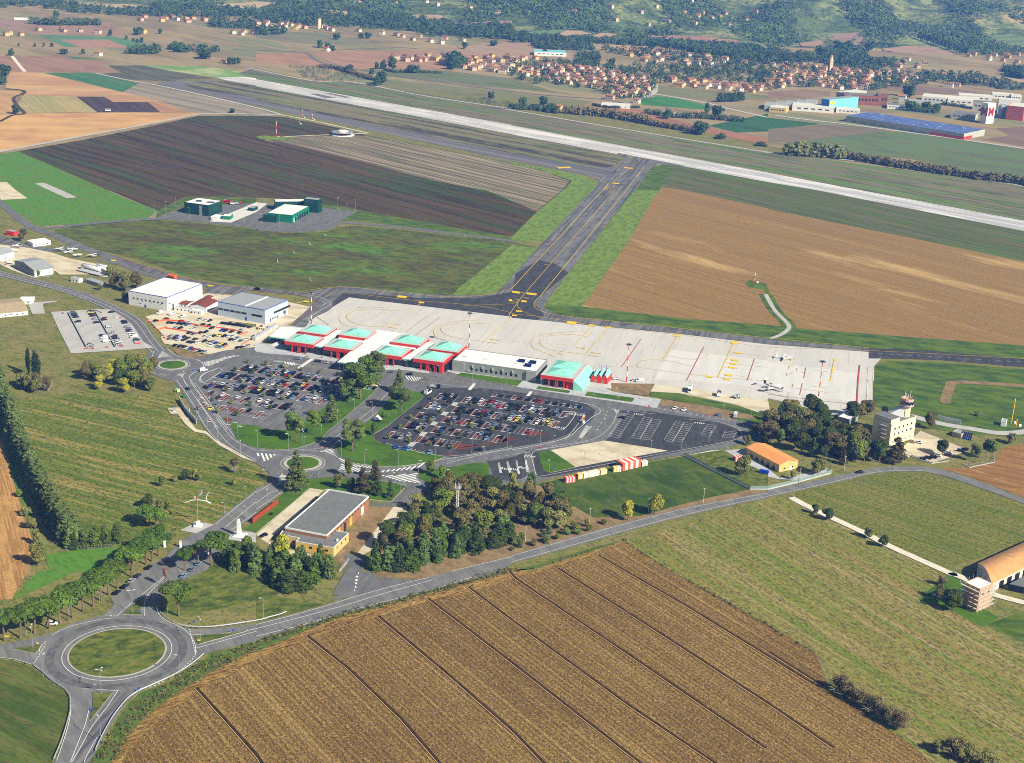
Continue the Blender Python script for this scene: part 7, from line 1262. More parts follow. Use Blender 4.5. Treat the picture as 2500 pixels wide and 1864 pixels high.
def tree_kind(kind, v):
    """unit kinds at natural size: (crown mesh, trunk mesh, height)"""
    if (kind, v) in TM: return TM[(kind, v)]
    random.seed(hash_(kind)+v*17); tr = MB(); bk = m_bark
    if kind == 'pine':
        h = 14; L = [((random.uniform(-3.6, 3.6), random.uniform(-3.6, 3.6), random.uniform(9.8, 12.2)), (random.uniform(2, 3), random.uniform(2, 3), 1.5)) for _ in range(13)]
        cr = leaves(L, 3800, .8, .7); tr.tube((0, 0, -.5), (.5, .2, 6.5), .42, .32, n=7); tr.tube((.5, .2, 6.5), (.2, 0, 10.8), .32, .2, n=7)
        for c, _ in L[:7]: tr.tube((.5, .2, 7+random.random()*2), c, .18, .06, n=4)
        m = F_pine
    elif kind == 'tall_pine':
        h = 20; L = [((random.uniform(-5.5, 5.5), random.uniform(-5.5, 5.5), random.uniform(9.5, 18.4)), (random.uniform(2.4, 3.8), random.uniform(2.4, 3.8), 1.6)) for _ in range(20)]
        cr = leaves(L, 6500, .9, .6); tr.tube((0, 0, -.5), (-.6, .2, 9), .5, .4, n=7); tr.tube((-.6, .2, 9), (.3, 0, 17), .38, .15, n=7)
        for c, _ in L[:10]: tr.tube((-.4, .1, 8+random.random()*4), c, .2, .06, n=4)
        m = F_ced if v % 2 else foliage('foliage_aleppo_pine', (92, 110, 38))
    elif kind == 'cedar':
        h = 20; L = []
        for j in range(15):
            z = 3+j*1.15; w = (1-j/15.5)*5.0+.4
            for k in range(6): a = random.random()*6.28; L.append(((w*.62*math.cos(a), w*.62*math.sin(a), z), (w*.46, w*.46, .5)))
        cr = leaves(L, 4200, .8, .5, .6); tr.tube((0, 0, -.5), (0, 0, 19.5), .45, .06, n=7); m = F_ced
    elif kind == 'small_conifer':
        h = 10; L = []
        for j in range(9):
            z = 2+j*.92; w = (1-j/9.6)*2.7+.3
            for k in range(4): a = random.random()*6.28; L.append(((w*.55*math.cos(a), w*.55*math.sin(a), z), (w*.5, w*.5, .5)))
        cr = leaves(L, 1500, .65, .4, .6); tr.tube((0, 0, -.4), (0, 0, 9.6), .22, .05, n=6); m = F_dk if v % 2 else foliage('foliage_brown_conifer', (84, 78, 44))
    elif kind == 'dense_conifer':
        h = 11; L = []
        for j in range(10):
            z = .9+j*1.0; w = math.sqrt(max(.05, 1-(j/10.5)**1.6))*2.9
            for k in range(4): a = random.random()*6.28; L.append(((w*.5*math.cos(a), w*.5*math.sin(a), z), (w*.56, w*.56, .9)))
        cr = leaves(L, 2300, .75, .5, .4); tr.tube((0, 0, -.4), (0, 0, 9), .25, .08, n=6); m = (foliage('foliage_laurel', (80, 98, 30)), foliage('foliage_laurel_light', (86, 106, 50)), F_dk)[v % 3]
    elif kind == 'hedge_conifer':
        h = 12; L = []
        for j in range(9):
            z = .8+j*1.25; w = math.sqrt(max(.08, 1-(j/9.6)**1.8))*3.6
            for k in range(5): a = random.random()*6.28; L.append(((w*.55*math.cos(a), w*.55*math.sin(a), z), (w*.5, w*.5, 1.1)))
        cr = leaves(L, 2600, .95, .9, .35); tr.tube((0, 0, -.4), (0, 0, 10), .3, .1, n=6); m = F_hd
    elif kind == 'cypress':
        h = 20; L = [((random.uniform(-.3, .3), random.uniform(-.3, .3), 1.5+j*1.3), (math.sin(math.pi*min(.95, (j+1.6)/16))*1.9+.35,)*2+(1.3,)) for j in range(14)]
        cr = leaves(L, 2600, .6, .2, .3); tr.tube((0, 0, -.4), (0, 0, 16), .3, .08, n=6); m = F_cyp
    elif kind == 'bare':
        h = 9; L = lobes_round(9, 6.5, 8, .1, 1.2); cr = leaves(L, 2200, .5, .2, .9)
        for i in range(46):
            d = rdir(); d.z = abs(d.z)+.5; d.normalize(); e = d*random.uniform(4, 8.5); e.z = min(e.z, 8.8); e.x *= .7; e.y *= .7; tr.tube((d.x*.3, d.y*.3, random.uniform(.3, 2.5)), e, .09, .03, n=3)
        m = F_bare; bk = m_barkp
    elif kind == 'dry_pine':
        h = 12; L = lobes_round(12, 6.5, 9, .45, .9); cr = leaves(L, 1100, .5, .3, .8); tr.tube((0, 0, -.4), (.2, 0, 7), .3, .2, n=6)
        for c, _ in L: tr.tube((.1, 0, random.uniform(4, 7)), c, .12, .04, n=3)
        m = F_pink
    elif kind == 'shrub':
        h = 5; L = lobes_round(5, 5.5, 7, .1, .8); cr = leaves(L, 900, .6, .3, .5); tr.tube((0, 0, -.3), (0, 0, 2.5), .15, .08, n=5); m = (F_br, F_ol, F_hd)[v % 3]
    else:
        h = 12; L = lobes_round(12, 9, 12, .22); cr = leaves(L, 3600, .85, .3, .45); tr.tube((0, 0, -.5), (.1, 0, 5), .35, .26, n=7); limbs(tr, L, 5, .35)
        m = {'broad': (F_br, F_dk, F_ol)[v % 3], 'autumn': (foliage('foliage_autumn_olive', (96, 90, 44)), F_br2, F_ol)[v % 3], 'yellow': F_ye, 'olive': F_ol, 'evergreen': (F_dk, foliage('foliage_holm_oak', (74, 80, 30)), F_br2)[v % 3]}[kind]
    TM[(kind, v)] = (cr.mesh(kind+'_crown', [m]), tr.mesh(kind+'_trunk', [bk]), h, cr)
    return TM[(kind, v)]
def hash_(s): return sum(ord(c)*(i+3) for i, c in enumerate(s))
NAMES = {'pine': 'umbrella_pine', 'tall_pine': 'tall_pine', 'cedar': 'cedar', 'small_conifer': 'conifer', 'dense_conifer': 'conifer', 'hedge_conifer': 'hedge_conifer', 'cypress': 'cypress', 'bare': 'bare_tree', 'dry_pine': 'dry_tree', 'shrub': 'shrub', 'broad': 'broadleaf_tree', 'autumn': 'autumn_tree', 'yellow': 'yellow_tree', 'olive': 'olive_tree', 'evergreen': 'evergreen_tree'}
R2 = random.Random(5)
NT = [0]
def tree(p, h, kind, label, group=None, wide=1.0, v=None, z=0):
    v = R2.randrange(3) if v is None else v; st = random.getstate(); cr, tr, h0, _ = tree_kind(kind, v); random.setstate(st); k = h/h0; NT[0] += 1
    t = thing(NAMES[kind], (p.x, p.y, z), label, 'tree' if kind != 'shrub' else 'shrub', group, R2.random()*6.28); t.scale = (k*wide, k*wide*R2.uniform(.85, 1.15), k)
    link('crown', cr, t); link('trunk', tr, t)
AV = 'umbrella pines along the avenue'
ordn = ('first', 'second', 'third', 'fourth', 'fifth', 'sixth', 'seventh', 'eighth', 'ninth', 'tenth', 'eleventh', 'twelfth', 'thirteenth', 'fourteenth', 'fifteenth', 'sixteenth')
for i, (x, y) in enumerate(((40, 600), (175, 575), (297, 530), (428, 490), (525, 445), (632, 395), (722, 345), (805, 300), (875, 250), (945, 200), (1015, 145), (1137, 45))): tree(at('03: %d,%d' % (x, y)), 15+(i % 3)*.6, 'pine', 'umbrella pine, %s from the left edge in the row above the roundabout' % ordn[i], AV, 1.05)
for i, (x, y, h) in enumerate(((1140, 1640, 14.5), (1262, 1590, 15), (1315, 1560, 15), (1375, 1515, 15.5), (1290, 1250, 12), (1360, 1290, 12))): tree(at('02: %d,%d' % (x, y)), h, 'pine', 'umbrella pine, %s up the left side of the avenue gate' % ordn[i], AV, 1.1)
tree(at('03: 1550,385'), 17, 'pine', 'leaning umbrella pine alone on the verge right of the avenue', AV, 1.0); tree(at('02: 1830,1600'), 17, 'pine', 'umbrella pine with twin trunk beside the bare pinkish tree', AV, 1.1); tree(at('02: 1895,1560'), 15, 'pine', 'umbrella pine nearest the obelisk', AV, .8); tree(at('02: 1600,1640'), 12, 'pine', 'umbrella pine hanging over the avenue', AV, 1); tree(at('03: 1440,140'), 12, 'dry_pine', 'leafless pale tree over the avenue cars', wide=.6)
tree(at('02: 1715,1600'), 13, 'dry_pine', 'bare pinkish tree between the two pines')
for w_, x, y, h, k, lb_, wd in (('12', 350, 942, 23.5, 'cedar', 'tall conifer in front of the conifer roundabout', 1), ('12', 838, 612, 19.5, 'tall_pine', 'tall pine leaning on the tip of the eastern lawn', .85), ('12', 880, 582, 16, 'tall_pine', 'second pine behind the leaning one on the eastern lawn', .7), ('12', 350, 530, 19, 'tall_pine', 'forked tall pine on the western lawn', .8), ('12', 500, 468, 16, 'tall_pine', 'pine right of the forked one on the western lawn', .8), ('12', 655, 360, 19, 'cedar', 'dark cedar in the middle of the western lawn', 1), ('12', 805, 188, 15, 'tall_pine', 'broad pine with slanting trunk at the car park edge', 1.1), ('d', 915, 533, 27, 'tall_pine', 'tallest pine hiding the terminal canopy', 1.1), ('d', 1060, 362, 22, 'tall_pine', 'pine right of the tallest one before the terminal', .8), ('U', 430, 735, 17, 'cedar', 'layered cedar at the head of the avenue', 1.1), ('12', 1255, 262, 17, 'tall_pine', 'broad cedar like pine on the eastern lawn top', 1.0), ('12', 1115, 372, 8, 'pine', 'small umbrella pine on the eastern lawn', .8), ('12', 1020, 468, 9, 'broad', 'small round tree beside the white tent', .7),
    ('12', 710, 932, 9.5, 'broad', 'leftmost dark tree of the group below the roundabout', .8), ('12', 800, 836, 11.5, 'broad', 'upper left tree of the group below the roundabout', .7), ('12', 820, 950, 8.5, 'broad', 'small tree in the group below the roundabout', .7), ('12', 928, 975, 16, 'small_conifer', 'tall conifer in the middle of the group below the roundabout', 1.1), ('12', 1043, 990, 13, 'small_conifer', 'conifer right of the middle in the group below the roundabout', 1), ('12', 1030, 860, 12.5, 'small_conifer', 'upper right conifer of the group below the roundabout', 1.1), ('12', 1157, 1012, 11, 'small_conifer', 'rightmost conifer of the group below the roundabout', .9), ('12', 1510, 812, 8.5, 'broad', 'round bushy tree at the left of the small lawn', 1), ('12', 1610, 850, 8.5, 'broad', 'slim round tree on the small lawn', .7), ('12', 215, 1572, 15, 'yellow', 'golden tree in front of the brick building', .8), ('12', 560, 1600, 12, 'small_conifer', 'conifer rising before the yellow brick wing', 1.2),
    ('22', 1000, 1205, 11, 'yellow', 'left yellow green tree beside the country road', 1), ('22', 1235, 1152, 11.5, 'yellow', 'right yellow green tree beside the country road', 1), ('22', 1990, 822, 12.5, 'olive', 'round tree inside the depot fence', 1), ('22', 2030, 552, 7, 'olive', 'thin tree by the lane behind the depot', 1), ('32', 1400, 412, 11, 'autumn', 'round autumn brown tree right of the control building', 1), ('32', 1100, 698, 16, 'small_conifer', 'pointed conifer in front of the control building', 1.5), ('32', 1505, 645, 11, 'evergreen', 'tree over the cars of the control yard', 1), ('32', 1790, 700, 12, 'tall_pine', 'left of the three tall pines by the brown field', .6), ('32', 1880, 668, 12.5, 'tall_pine', 'middle of the three tall pines by the brown field', .5), ('32', 1930, 692, 13, 'tall_pine', 'right of the three tall pines by the brown field', .55), ('32', 425, 808, 11, 'olive', 'thin leaved tree by the ochre depot gable', 1), ('32', 210, 850, 5, 'olive', 'small tree on the depot verge', 1), ('32', 2100, 542, 8, 'olive', 'tree at the lane on the far right', 1), ('32', 1805, 300, 3.5, 'shrub', 'dark shrub on the airfield grass', 1),
    ('32', 400, 1148, 6.5, 'broad', 'first roadside tree on the white track', .9), ('32', 505, 1203, 8, 'broad', 'second, larger tree on the white track', 1), ('32', 870, 1362, 7, 'broad', 'third tree on the white track', 1), ('32', 990, 1440, 7.5, 'broad', 'fourth tree on the white track', 1), ('33', 1600, 332, 10, 'evergreen', 'big dark tree beside the scaffolded house', 1.3), ('33', 1480, 240, 8, 'bare', 'bare bush left of the scaffolded house', 1.1), ('33', 1500, 120, 6, 'bare', 'low bare bush above the dark tree', 1.2),
    ('01', 250, 1592, 19.5, 'cypress', 'left cypress of the pair in the left meadow', .75), ('01', 320, 1642, 20.5, 'cypress', 'right, wider cypress of the pair in the left meadow', 1.3), ('01', 950, 745, 9, 'broad', 'dark tree beside the fuel tanks', .9), ('01', 990, 845, 13, 'autumn', 'brown green tree left of the white hangar', .9), ('01', 1080, 870, 14, 'autumn', 'middle tree of the clump by the white hangar', 1), ('01', 1185, 850, 13.5, 'autumn', 'tree touching the white hangar', 1), ('01', 1090, 965, 9, 'broad', 'low tree at the foot of the white hangar', .9), ('01', 330, 745, 5, 'shrub', 'shrub at the corner of the old hangar', .8), ('01', 195, 442, 11.5, 'autumn', 'autumn tree between the red kiosk and clubhouse', 1), ('01', 862, 862, 5.5, 'shrub', 'lone shrub on the grass below the cabin', .8),
    ('02', 1400, 915, 6.5, 'broad', 'leftmost bush in the striped meadow', .8), ('02', 1512, 868, 4, 'shrub', 'tiny bush in the striped meadow', .8), ('02', 1620, 865, 7.5, 'broad', 'dark bush in the striped meadow', .9), ('02', 1680, 855, 6.5, 'yellow', 'yellowish bush beside the dark meadow bush', .8), ('02', 1725, 868, 5, 'olive', 'thin bush at the right of the meadow bushes', .8), ('02', 1275, 1100, 8.5, 'broad', 'large bush with long shadow in the lower meadow', 1), ('02', 1385, 1130, 7, 'broad', 'bush behind the upper pines', 1), ('02', 1460, 1110, 5.5, 'broad', 'small bush behind the upper pines', 1), ('02', 2027, 907, 5.5, 'broad', 'small tree near the road bend', .7), ('02', 2030, 795, 9, 'bare', 'bare tree near the road bend', .9),
    ('02', 165, 1000, 4, 'shrub', 'small shrub on the straw field edge', 1), ('02', 230, 1165, 5.5, 'shrub', 'round shrub on the straw field edge', 1), ('02', 275, 1280, 7, 'olive', 'olive shrub on the straw field edge', 1), ('02', 330, 1600, 12, 'olive', 'tall olive green bush at the corner of the straw field', .9), ('02', 320, 1420, 8, 'olive', 'bush above the tall olive green one', .9)): tree(at('%s: %d,%d' % (w_, x, y)), h, k, lb_, None, wd)
def grove(poly, n, kinds, hs, label, group, wide=1.0, mind=4.0, seed=1, tries=4000):
    P_ = G(poly); rr = random.Random(seed); x0, x1 = min(p.x for p in P_), max(p.x for p in P_); y0, y1 = min(p.y for p in P_), max(p.y for p in P_); got = []
    while len(got) < n and tries:
        tries -= 1; q = Vector((rr.uniform(x0, x1), rr.uniform(y0, y1)))
        if inside(q, P_) and all((q-g_).length > mind for g_ in got): got.append(q)
    got.sort(key=lambda q: q.y)
    for i, q in enumerate(got): tree(q, rr.uniform(*hs), rr.choice(kinds), label, group, wide*rr.uniform(.75, 1.35))
grove('12: 1000,1640 1280,1652 2216,1400 2216,1300 1400,1500', 24, ['dense_conifer'], (9.5, 12.5), 'dense green conifer in the front row of the central wood', 'front conifers of the central wood', 1.3, 5.2, 3)
grove('12: 1030,1600 1010,1470 1300,1230 1420,1060 1560,960 2216,930 22: 0,950 250,1000 600,1230 0,1380 12: 2216,1420 1500,1500', 62, ['evergreen', 'autumn', 'broad', 'autumn', 'dense_conifer'], (9, 13.5), 'tree in the mixed dark and brownish central wood', 'trees of the central wood', 1.0, 5.2, 4)
grove('22: 0,1380 500,1270 850,1225 830,1290 300,1420 0,1480', 16, ['shrub'], (2.5, 4.5), 'scrub bush on the bank above the country road', 'scrub bushes above the country road', 1, 3.5, 5)
grove('02: 1980,1640 2120,1400 12: 0,1480 100,1560 700,1652 13: 700,60 640,110 450,150 210,195 100,60', 20, ['dense_conifer'], (9, 12.5), 'dark conifer in the clump below the brick building', 'conifers below the brick building', 1.3, 5.5, 6)
grove('01: 700,1640 800,1540 1300,1560 1400,1640 02: 1350,60 1280,110 1000,110 820,90', 20, ['autumn', 'yellow', 'broad', 'broad'], (9, 12.5), 'green and yellow tree of the clump in the left meadow', 'tree clump in the left meadow', 1.05, 5.5, 7)
grove('02: 150,30 400,60 430,110 260,150 180,110', 7, ['bare', 'olive'], (9, 12), 'thin bare tree right of the hedge top', 'bare trees by the hedge', .8, 4, 8)
grove('32: 0,560 0,420 130,330 280,260 540,330 560,440 700,480 860,600 1000,650 1060,700 900,740 600,720 350,650 120,620', 44, ['evergreen', 'evergreen', 'broad', 'small_conifer'], (10, 14.5), 'dark evergreen tree in the wood beside the control building', 'wood beside the control building', 1.0, 5.5, 9)
grove('22: 2100,470 2216,470 2216,540 2130,530', 4, ['evergreen'], (8, 11), 'dark tree at the lane behind the depot', 'trees behind the depot', 1, 5, 10)
grove('32: 700,300 860,290 870,350 760,370', 5, ['evergreen'], (8, 11), 'dark tree left of the control building roof', 'trees left of the control building', 1, 4, 11)
hp = smooth(G('02: -150,-180 -60,60 60,360 160,640 300,930 440,1200 600,1440'), 8); rs = resample(hp, 5.2)
for i, q in enumerate(rs): tree(Vector((q.x+2.2, q.y)), R2.uniform(12, 16.5), 'hedge_conifer', 'silvery green conifer in the long hedge row on the left', 'conifers of the long hedge row', 1.3)
for i, q in enumerate(resample(G('02: 640,1450 1010,1400'), 5)): tree(q, R2.uniform(9, 11.5), 'dense_conifer', 'dark conifer at the lower end of the hedge row, %s' % ordn[i], 'conifers closing the hedge row', 1.1)
for i, q in enumerate(resample(G('33: 620,1040 1150,1360'), 4.5)): tree(q, R2.uniform(6, 9.5), 'bare', 'leafless grey bush, %s in the strip between the two big fields' % ordn[i], 'leafless bushes between the fields', 1.5)
for i, q in enumerate(resample(G('33: 1500,1560 1750,1652 N: 2420,1890'), 4.5)): tree(q, R2.uniform(6, 10), ('olive', 'bare')[i % 2], 'bush at the lower right corner of the photo, %s' % ordn[i], 'bushes at the lower right corner', 1.5)
# young trees of the car parks
rr = random.Random(12)
for lot, O_, us, vs_ in (('western', O_A, range(12, 100, 13), (16, -2.3, -20.6, -38.9, -57.2, -75)), ('eastern', O_B, range(-1, 84, 13), (-2.4, -20.7, -39, -57.3, -75))):
    for j, v_ in enumerate(vs_):
        for i, u_ in enumerate(us):
            if lot == 'eastern' and u_ > 84+v_*.6: continue
            if lot == 'western' and (u_ < 10-v_*.2 or u_ > 98+v_*.55): continue
            tree(uv(O_, u_, v_), rr.uniform(3, 4.2), 'broad', 'small young tree in the %s car park, %s row' % (lot, ordn[j]), 'young trees of the car parks', 1.0)
# ================================================================ FAR PLAIN: works, villages, woods, haze
def fbox(name, a, b, d, h, wall, roof, label, cat='building', kind='flat', rise=2, wins=0, parapet=.3, win='30', **k):
    A, B = px('%s: %g,%g %g,%g' % (win, a[0], a[1], b[0], b[1])); D_ = (d[0]/3.5456, d[1]/3.5456)
    c = [gp(A, h), gp(B, h), gp((B[0]+D_[0], B[1]+D_[1]), h), gp((A[0]+D_[0], A[1]+D_[1]), h)]
    t, c = building(name, c, h, label, cat, wall, roof, kind, parapet, rise=rise, rect=True, **k)
    if wins: face_rows(t, c, 0, wins, h*.45, (c[1]-c[0]).length/wins*.5, h*.22)
    return t, c
m_pvr = GM('solar_roof', (84, 104, 156), [((200, 206, 220), 7, 3, .58, .64, .9), ((66, 84, 140), 30, 4, .45, .55, .6)], ang('30: 590,1010 1702,1138')); W_pg = M('pale_grey_works', (170, 172, 168), var=.08); W_rb = M('red_brown_brick', (136, 84, 62), var=.15); W_rr = M('striped_red_cladding', (176, 84, 62), var=.1); R_wh = M('bleached_roof', (204, 204, 200), var=.08)
t, c = fbox('warehouse', (590, 1010), (1702, 1138), (262, -22), 8.6, W_pg, m_pvr, 'very long warehouse with blue solar roof and red corner', 'warehouse')
for face, f0, f1 in ((0, .72, 1.0), (1, 0, .4)):
    a, b_ = c[face], c[(face+1) % 4]; d = (b_-a); n_ = Vector((d.y, -d.x)).normalized()*.3; p, q = a+d*f0, a+d*f1; part('red_band', MB().prism([p+n_, q+n_, q, p], .2, 4.2), m_rw, t)
face_rows(t, c, 0, 8, .4, 9, 3.4, W_grey, 'loading_door', rng=(.04, .7))
t, c = fbox('blue_works', (497, 857), (835, 848), (-78, -9), 18, m_cyan, W_grey, 'tall pale blue windowless works hall', 'factory'); part('dark_blue_side', MB().prism([c[0]-(c[1]-c[0]).normalized()*.5, c[0], c[3], c[3]-(c[1]-c[0]).normalized()*.5], 0, 18.1), m_cyand, t)
a, b_ = c[0], c[1]; n_ = Vector(((b_-a).y, -(b_-a).x)).normalized()*.4; o = a.lerp(b_, .09)+n_; dd = (b_-a).normalized(); part('yellow_oval_emblem', MB().add([(o.x+dd.x*6*math.cos(k*.524), o.y+dd.y*6*math.cos(k*.524), 13+3.2*math.sin(k*.524)) for k in range(12)], [tuple(range(12))]), m_sy, t)
fbox('brick_works', (665, 822), (985, 838), (-30, -22), 15, W_rb, R_grey, 'red brown brick factory block right of the blue hall', 'factory', wins=9); fbox('brick_works', (955, 812), (1048, 818), (-20, -10), 19, W_rb, R_grey, 'tall narrow brick block at the end of the factory', 'factory', wins=3); fbox('grey_works', (545, 792), (665, 803), (240, -8), 15, W_pg, R_wh, 'pale grey factory block behind the blue hall', 'factory', wins=6)
for i, (x, y) in enumerate(((-40, 905), (52, 900), (140, 893), (230, 888), (310, 882))): fbox('vaulted_shed', (x, y+12), (x+92, y+18), (40, -34), 6, W_pg, R_metal, 'vaulted grey shed, %s from the left beside the blue hall' % ordn[i], 'factory', 'barrel', 2.6, ridge=0, group='vaulted sheds')
for a, b_, d, h, lb_, r_ in (((190, 918), (540, 930), (60, -22), 8, 'long white warehouse in front of the vaulted sheds', R_wh), ((580, 945), (780, 955), (30, -16), 6, 'low white hall before the blue works', R_wh), ((0, 930), (145, 940), (50, -20), 7, 'cream depot at the left of the works', R_wh), ((1020, 910), (1165, 915), (30, -15), 6, 'small white office right of the brick works', R_grey), ((1110, 885), (1460, 905), (60, -28), 8, 'beige flat works hall behind dark trees', R_metal), ((1315, 835), (1520, 848), (60, -22), 9, 'white flat factory behind the beige hall', R_wh),
    ((1530, 860), (1800, 872), (60, -26), 8, 'white flat factory right of the beige hall', R_wh), ((1640, 825), (1920, 838), (30, -16), 8, 'long white factory near the village field', R_wh), ((1930, 815), (2110, 822), (30, -14), 8, 'white factory farther right near the field', R_wh), ((2100, 825), (2185, 828), (10, -10), 9, 'white block at the far right of the works', R_wh), ((1580, 980), (1790, 1000), (40, -20), 8, 'grey flat hall in front of the mill', R_grey), ((1760, 885), (1930, 893), (40, -14), 12, 'grey flat wing beside the mill tower', R_grey), ((1990, 862), (2170, 870), (20, -14), 22, 'white upper mill block', R_wh)):
    fbox('factory_hall', a, b_, d, h, W_white if 'white' in lb_ else (W_pg if 'grey' in lb_ else W_beige), r_, lb_, 'factory', wins=5, group='halls of the industrial estate')
t, c = fbox('mill_tower', (1905, 898), (1985, 895), (-55, -8), 30, W_white, R_wh, 'tall white mill tower with crimson letters', 'factory')
def wall_text(txt, t, c, face, f, z, size, mat):
    a, b_ = c[face], c[(face+1) % 4]; d = (b_-a).normalized(); n_ = Vector((d.y, -d.x))
    cu = bpy.data.curves.new('t', 'FONT'); cu.body = txt; cu.size = size; cu.align_x = 'CENTER'; cu.offset = .04*size; o = bpy.data.objects.new('t', cu); sc.collection.objects.link(o); me = bpy.data.meshes.new_from_object(o.evaluated_get(bpy.context.evaluated_depsgraph_get())); bpy.data.objects.remove(o); me.materials.clear(); me.materials.append(mat)
    p = a.lerp(b_, f)+n_*.3; l = link('lettering', me, t); l.location = (p.x-t.location.x, p.y-t.location.y, z); l.rotation_euler = (R(90), 0, math.atan2(d.y, d.x))
m_cr = M('crimson_sign', (170, 24, 56), .5); wall_text('M', t, c, 0, .5, 12, 17, m_cr); wall_text('M', t, c, 3, .5, 12, 17, m_cr)
t, c = fbox('red_hall', (2070, 915), (2216, 930), (60, -30), 21, W_rr, R_wh, 'tall hall with rusty red ribbed walls at the right edge', 'factory')
for i, x in enumerate((2010, 2035)): p = at('30: %d,1015' % x); t = thing('silo', (p.x, p.y, 0), 'grey steel silo %s the mill and the red hall' % ('left, between', 'right, between')[i], 'silo', 'mill silos'); part('drum', MB().lathe([(5, 0), (5, 17), (1, 20)], 12), m_steel, t, False); part('top_cap', MB().lathe([(1.2, 20), (1.2, 21)], 8), m_ww, t, False)
fbox('warehouse', (200, 450), (475, 462), (-20, -22), 7, W_white, m_cyan, 'low white hall with pale blue roof behind the village', 'warehouse', win='20', wins=6); fbox('glasshouse', (790, 905), (1030, 925), (-20, -22), 4, W_white, R_wh, 'low white glasshouses ringed by a hedge beyond the runway', 'glasshouse', win='20', wins=5)
fbox('white_tunnel', (120, 158), (245, 160), (5, -5), 4, W_white, R_wh, 'long white tunnel roof on the far left plain', 'building', win='00')
# houses
hw = [M('house_'+n, c, var=.06) for n, c in (('cream', (218, 202, 172)), ('yellow', (214, 182, 122)), ('white', (224, 220, 212)), ('pink', (208, 172, 150)), ('sand', (196, 178, 150)))]; hn = ['cream', 'yellow', 'white', 'pink', 'sand']; R_tile = M('terracotta_tiles', (150, 100, 78), .9, var=.3, scale=.5, rnd=.01); R_tile2 = M('old_brown_tiles', (136, 112, 94), .9, var=.18, scale=.5, rnd=.01)
HM = {}
def house_mesh(ci, k):
    if (ci, k) in HM: return HM[(ci, k)]
    L, D, h, rs_ = ((9.5, 8, 5.6, 1.7), (13, 8, 6, 1.8), (9, 9, 6.6, 1.6), (17, 9, 6.2, 1.9))[k]; wl = MB().prism([(-L/2, -D/2), (L/2, -D/2), (L/2, D/2), (-L/2, D/2)], -1.5, h)
    for y in (-D/2-.03, D/2+.03):
        for z in (1.0, 4.0):
            for i in range(int(L/3.2)): wl.box((-L/2+2+i*3.1, y, z), (1.1, .08, 1.4), 0, 1)
    for x in (-L/2-.03, L/2+.03):
        for z in (1.0, 4.0): wl.box((x, -1.6, z), (.08, 1.1, 1.4), 0, 1); wl.box((x, 1.8, z), (.08, 1.1, 1.4), 0, 1)
    e = .5; v = [(-L/2-e, -D/2-e, h), (L/2+e, -D/2-e, h), (L/2+e, D/2+e, h), (-L/2-e, D/2+e, h), (-L/2+(D*.4 if k == 2 else -e), 0, h+rs_), (L/2-(D*.4 if k == 2 else -e), 0, h+rs_)]
    rf = MB().add(v, [(0, 1, 5, 4), (2, 3, 4, 5), (1, 2, 5), (3, 0, 4), (3, 2, 1, 0)]); ch = MB().box((L*.2, 1, h+.6), (.9, .7, 2.2))
    HM[(ci, k)] = (wl.mesh('house_wall', [hw[ci], m_win]), rf.mesh('house_roof', [R_tile if k != 3 else R_tile2]), ch.mesh('house_chimney', [hw[ci]])); return HM[(ci, k)]
HL = []
def house(*a): HL.append(a)
def house_(p, where, group, ci, k, rz, z=0):
    t = thing('house', (p.x, p.y, z), '%s %s %s' % (hn[ci], ('house', 'long house', 'hipped villa', 'terraced block')[k], where), 'house', group, rz); a, b_, c_ = house_mesh(ci, k); link('wall', a, t); r_ = link('roof', b_, t); link('chimney', c_, r_)
HP = []
def village(poly, n, where, group, mind, seed, kk=(0, 1, 2), cc=(0, 1, 2, 3, 4), hill=False, rz=None):
    P_ = px(poly); rr = random.Random(seed); x0, x1 = min(p[0] for p in P_), max(p[0] for p in P_); y0, y1 = min(p[1] for p in P_), max(p[1] for p in P_); got = 0; tr = 5000
    while got < n and tr:
        tr -= 1; q = (rr.uniform(x0, x1), rr.uniform(y0, y1))
        if not inside(q, P_): continue
        w_ = hit(q)
        if all((w_.xy-g_).length > mind for g_ in HP): HP.append(w_.xy); house(w_, where, group, rr.choice(cc), rr.choice(kk), (rz if rz is not None else aRW)+rr.choice((0, 0, R(90), R(20), R(-15)))+rr.uniform(-.1, .1), w_.z); got += 1
village('20: 0,590 250,580 500,590 700,600 900,640 1180,690 1190,780 1100,850 900,840 640,740 420,740 250,700 0,640', 95, 'in the village beyond the runway, left of the white road', 'houses of the village beyond the runway', 16, 1)
village('10: 1850,500 2216,490 20: 0,500 290,520 0,560 0,640 10: 2216,650 1950,620 1750,600 1850,560', 32, 'in the close rows at the left end of the village', 'houses of the village beyond the runway', 18, 2, (0, 1, 3))
village('10: 1190,500 1640,490 1640,560 1560,565 1380,540 1200,525', 15, 'in the new estate of ochre terraces', 'ochre terraces at the field edge', 17, 3, (1, 3), (1, 3, 4), rz=aRW)
village('20: 1300,690 1480,700 1750,730 2216,770 30: 0,790 20: 2100,810 1700,775 1400,750', 22, 'at the field edge right of the white road', 'houses at the field edge', 19, 4)
village('20: 1320,455 1700,500 2100,530 2100,560 1600,570 1200,570 820,460 850,440', 24, 'at the back of the village below the wood', 'houses below the wood', 21, 5, (0, 1, 3))
village('30: 40,570 330,570 520,600 900,640 820,800 640,790 300,740 0,780 0,650', 80, 'around the bell tower on the right', 'houses round the bell tower', 18.5, 6)
village('30: 900,640 1100,620 1330,700 1040,720 900,700', 12, 'right of the bell tower village', 'houses right of the bell tower', 20, 7); village('30: 900,510 1330,530 1500,600 1250,600 1000,570', 9, 'scattered on the plain below the hill', 'scattered houses below the hill', 30, 8); village('30: 1650,470 2216,480 2216,560 1850,530', 10, 'in the hamlet at the foot of the right hill', 'hamlet on the right', 26, 9)
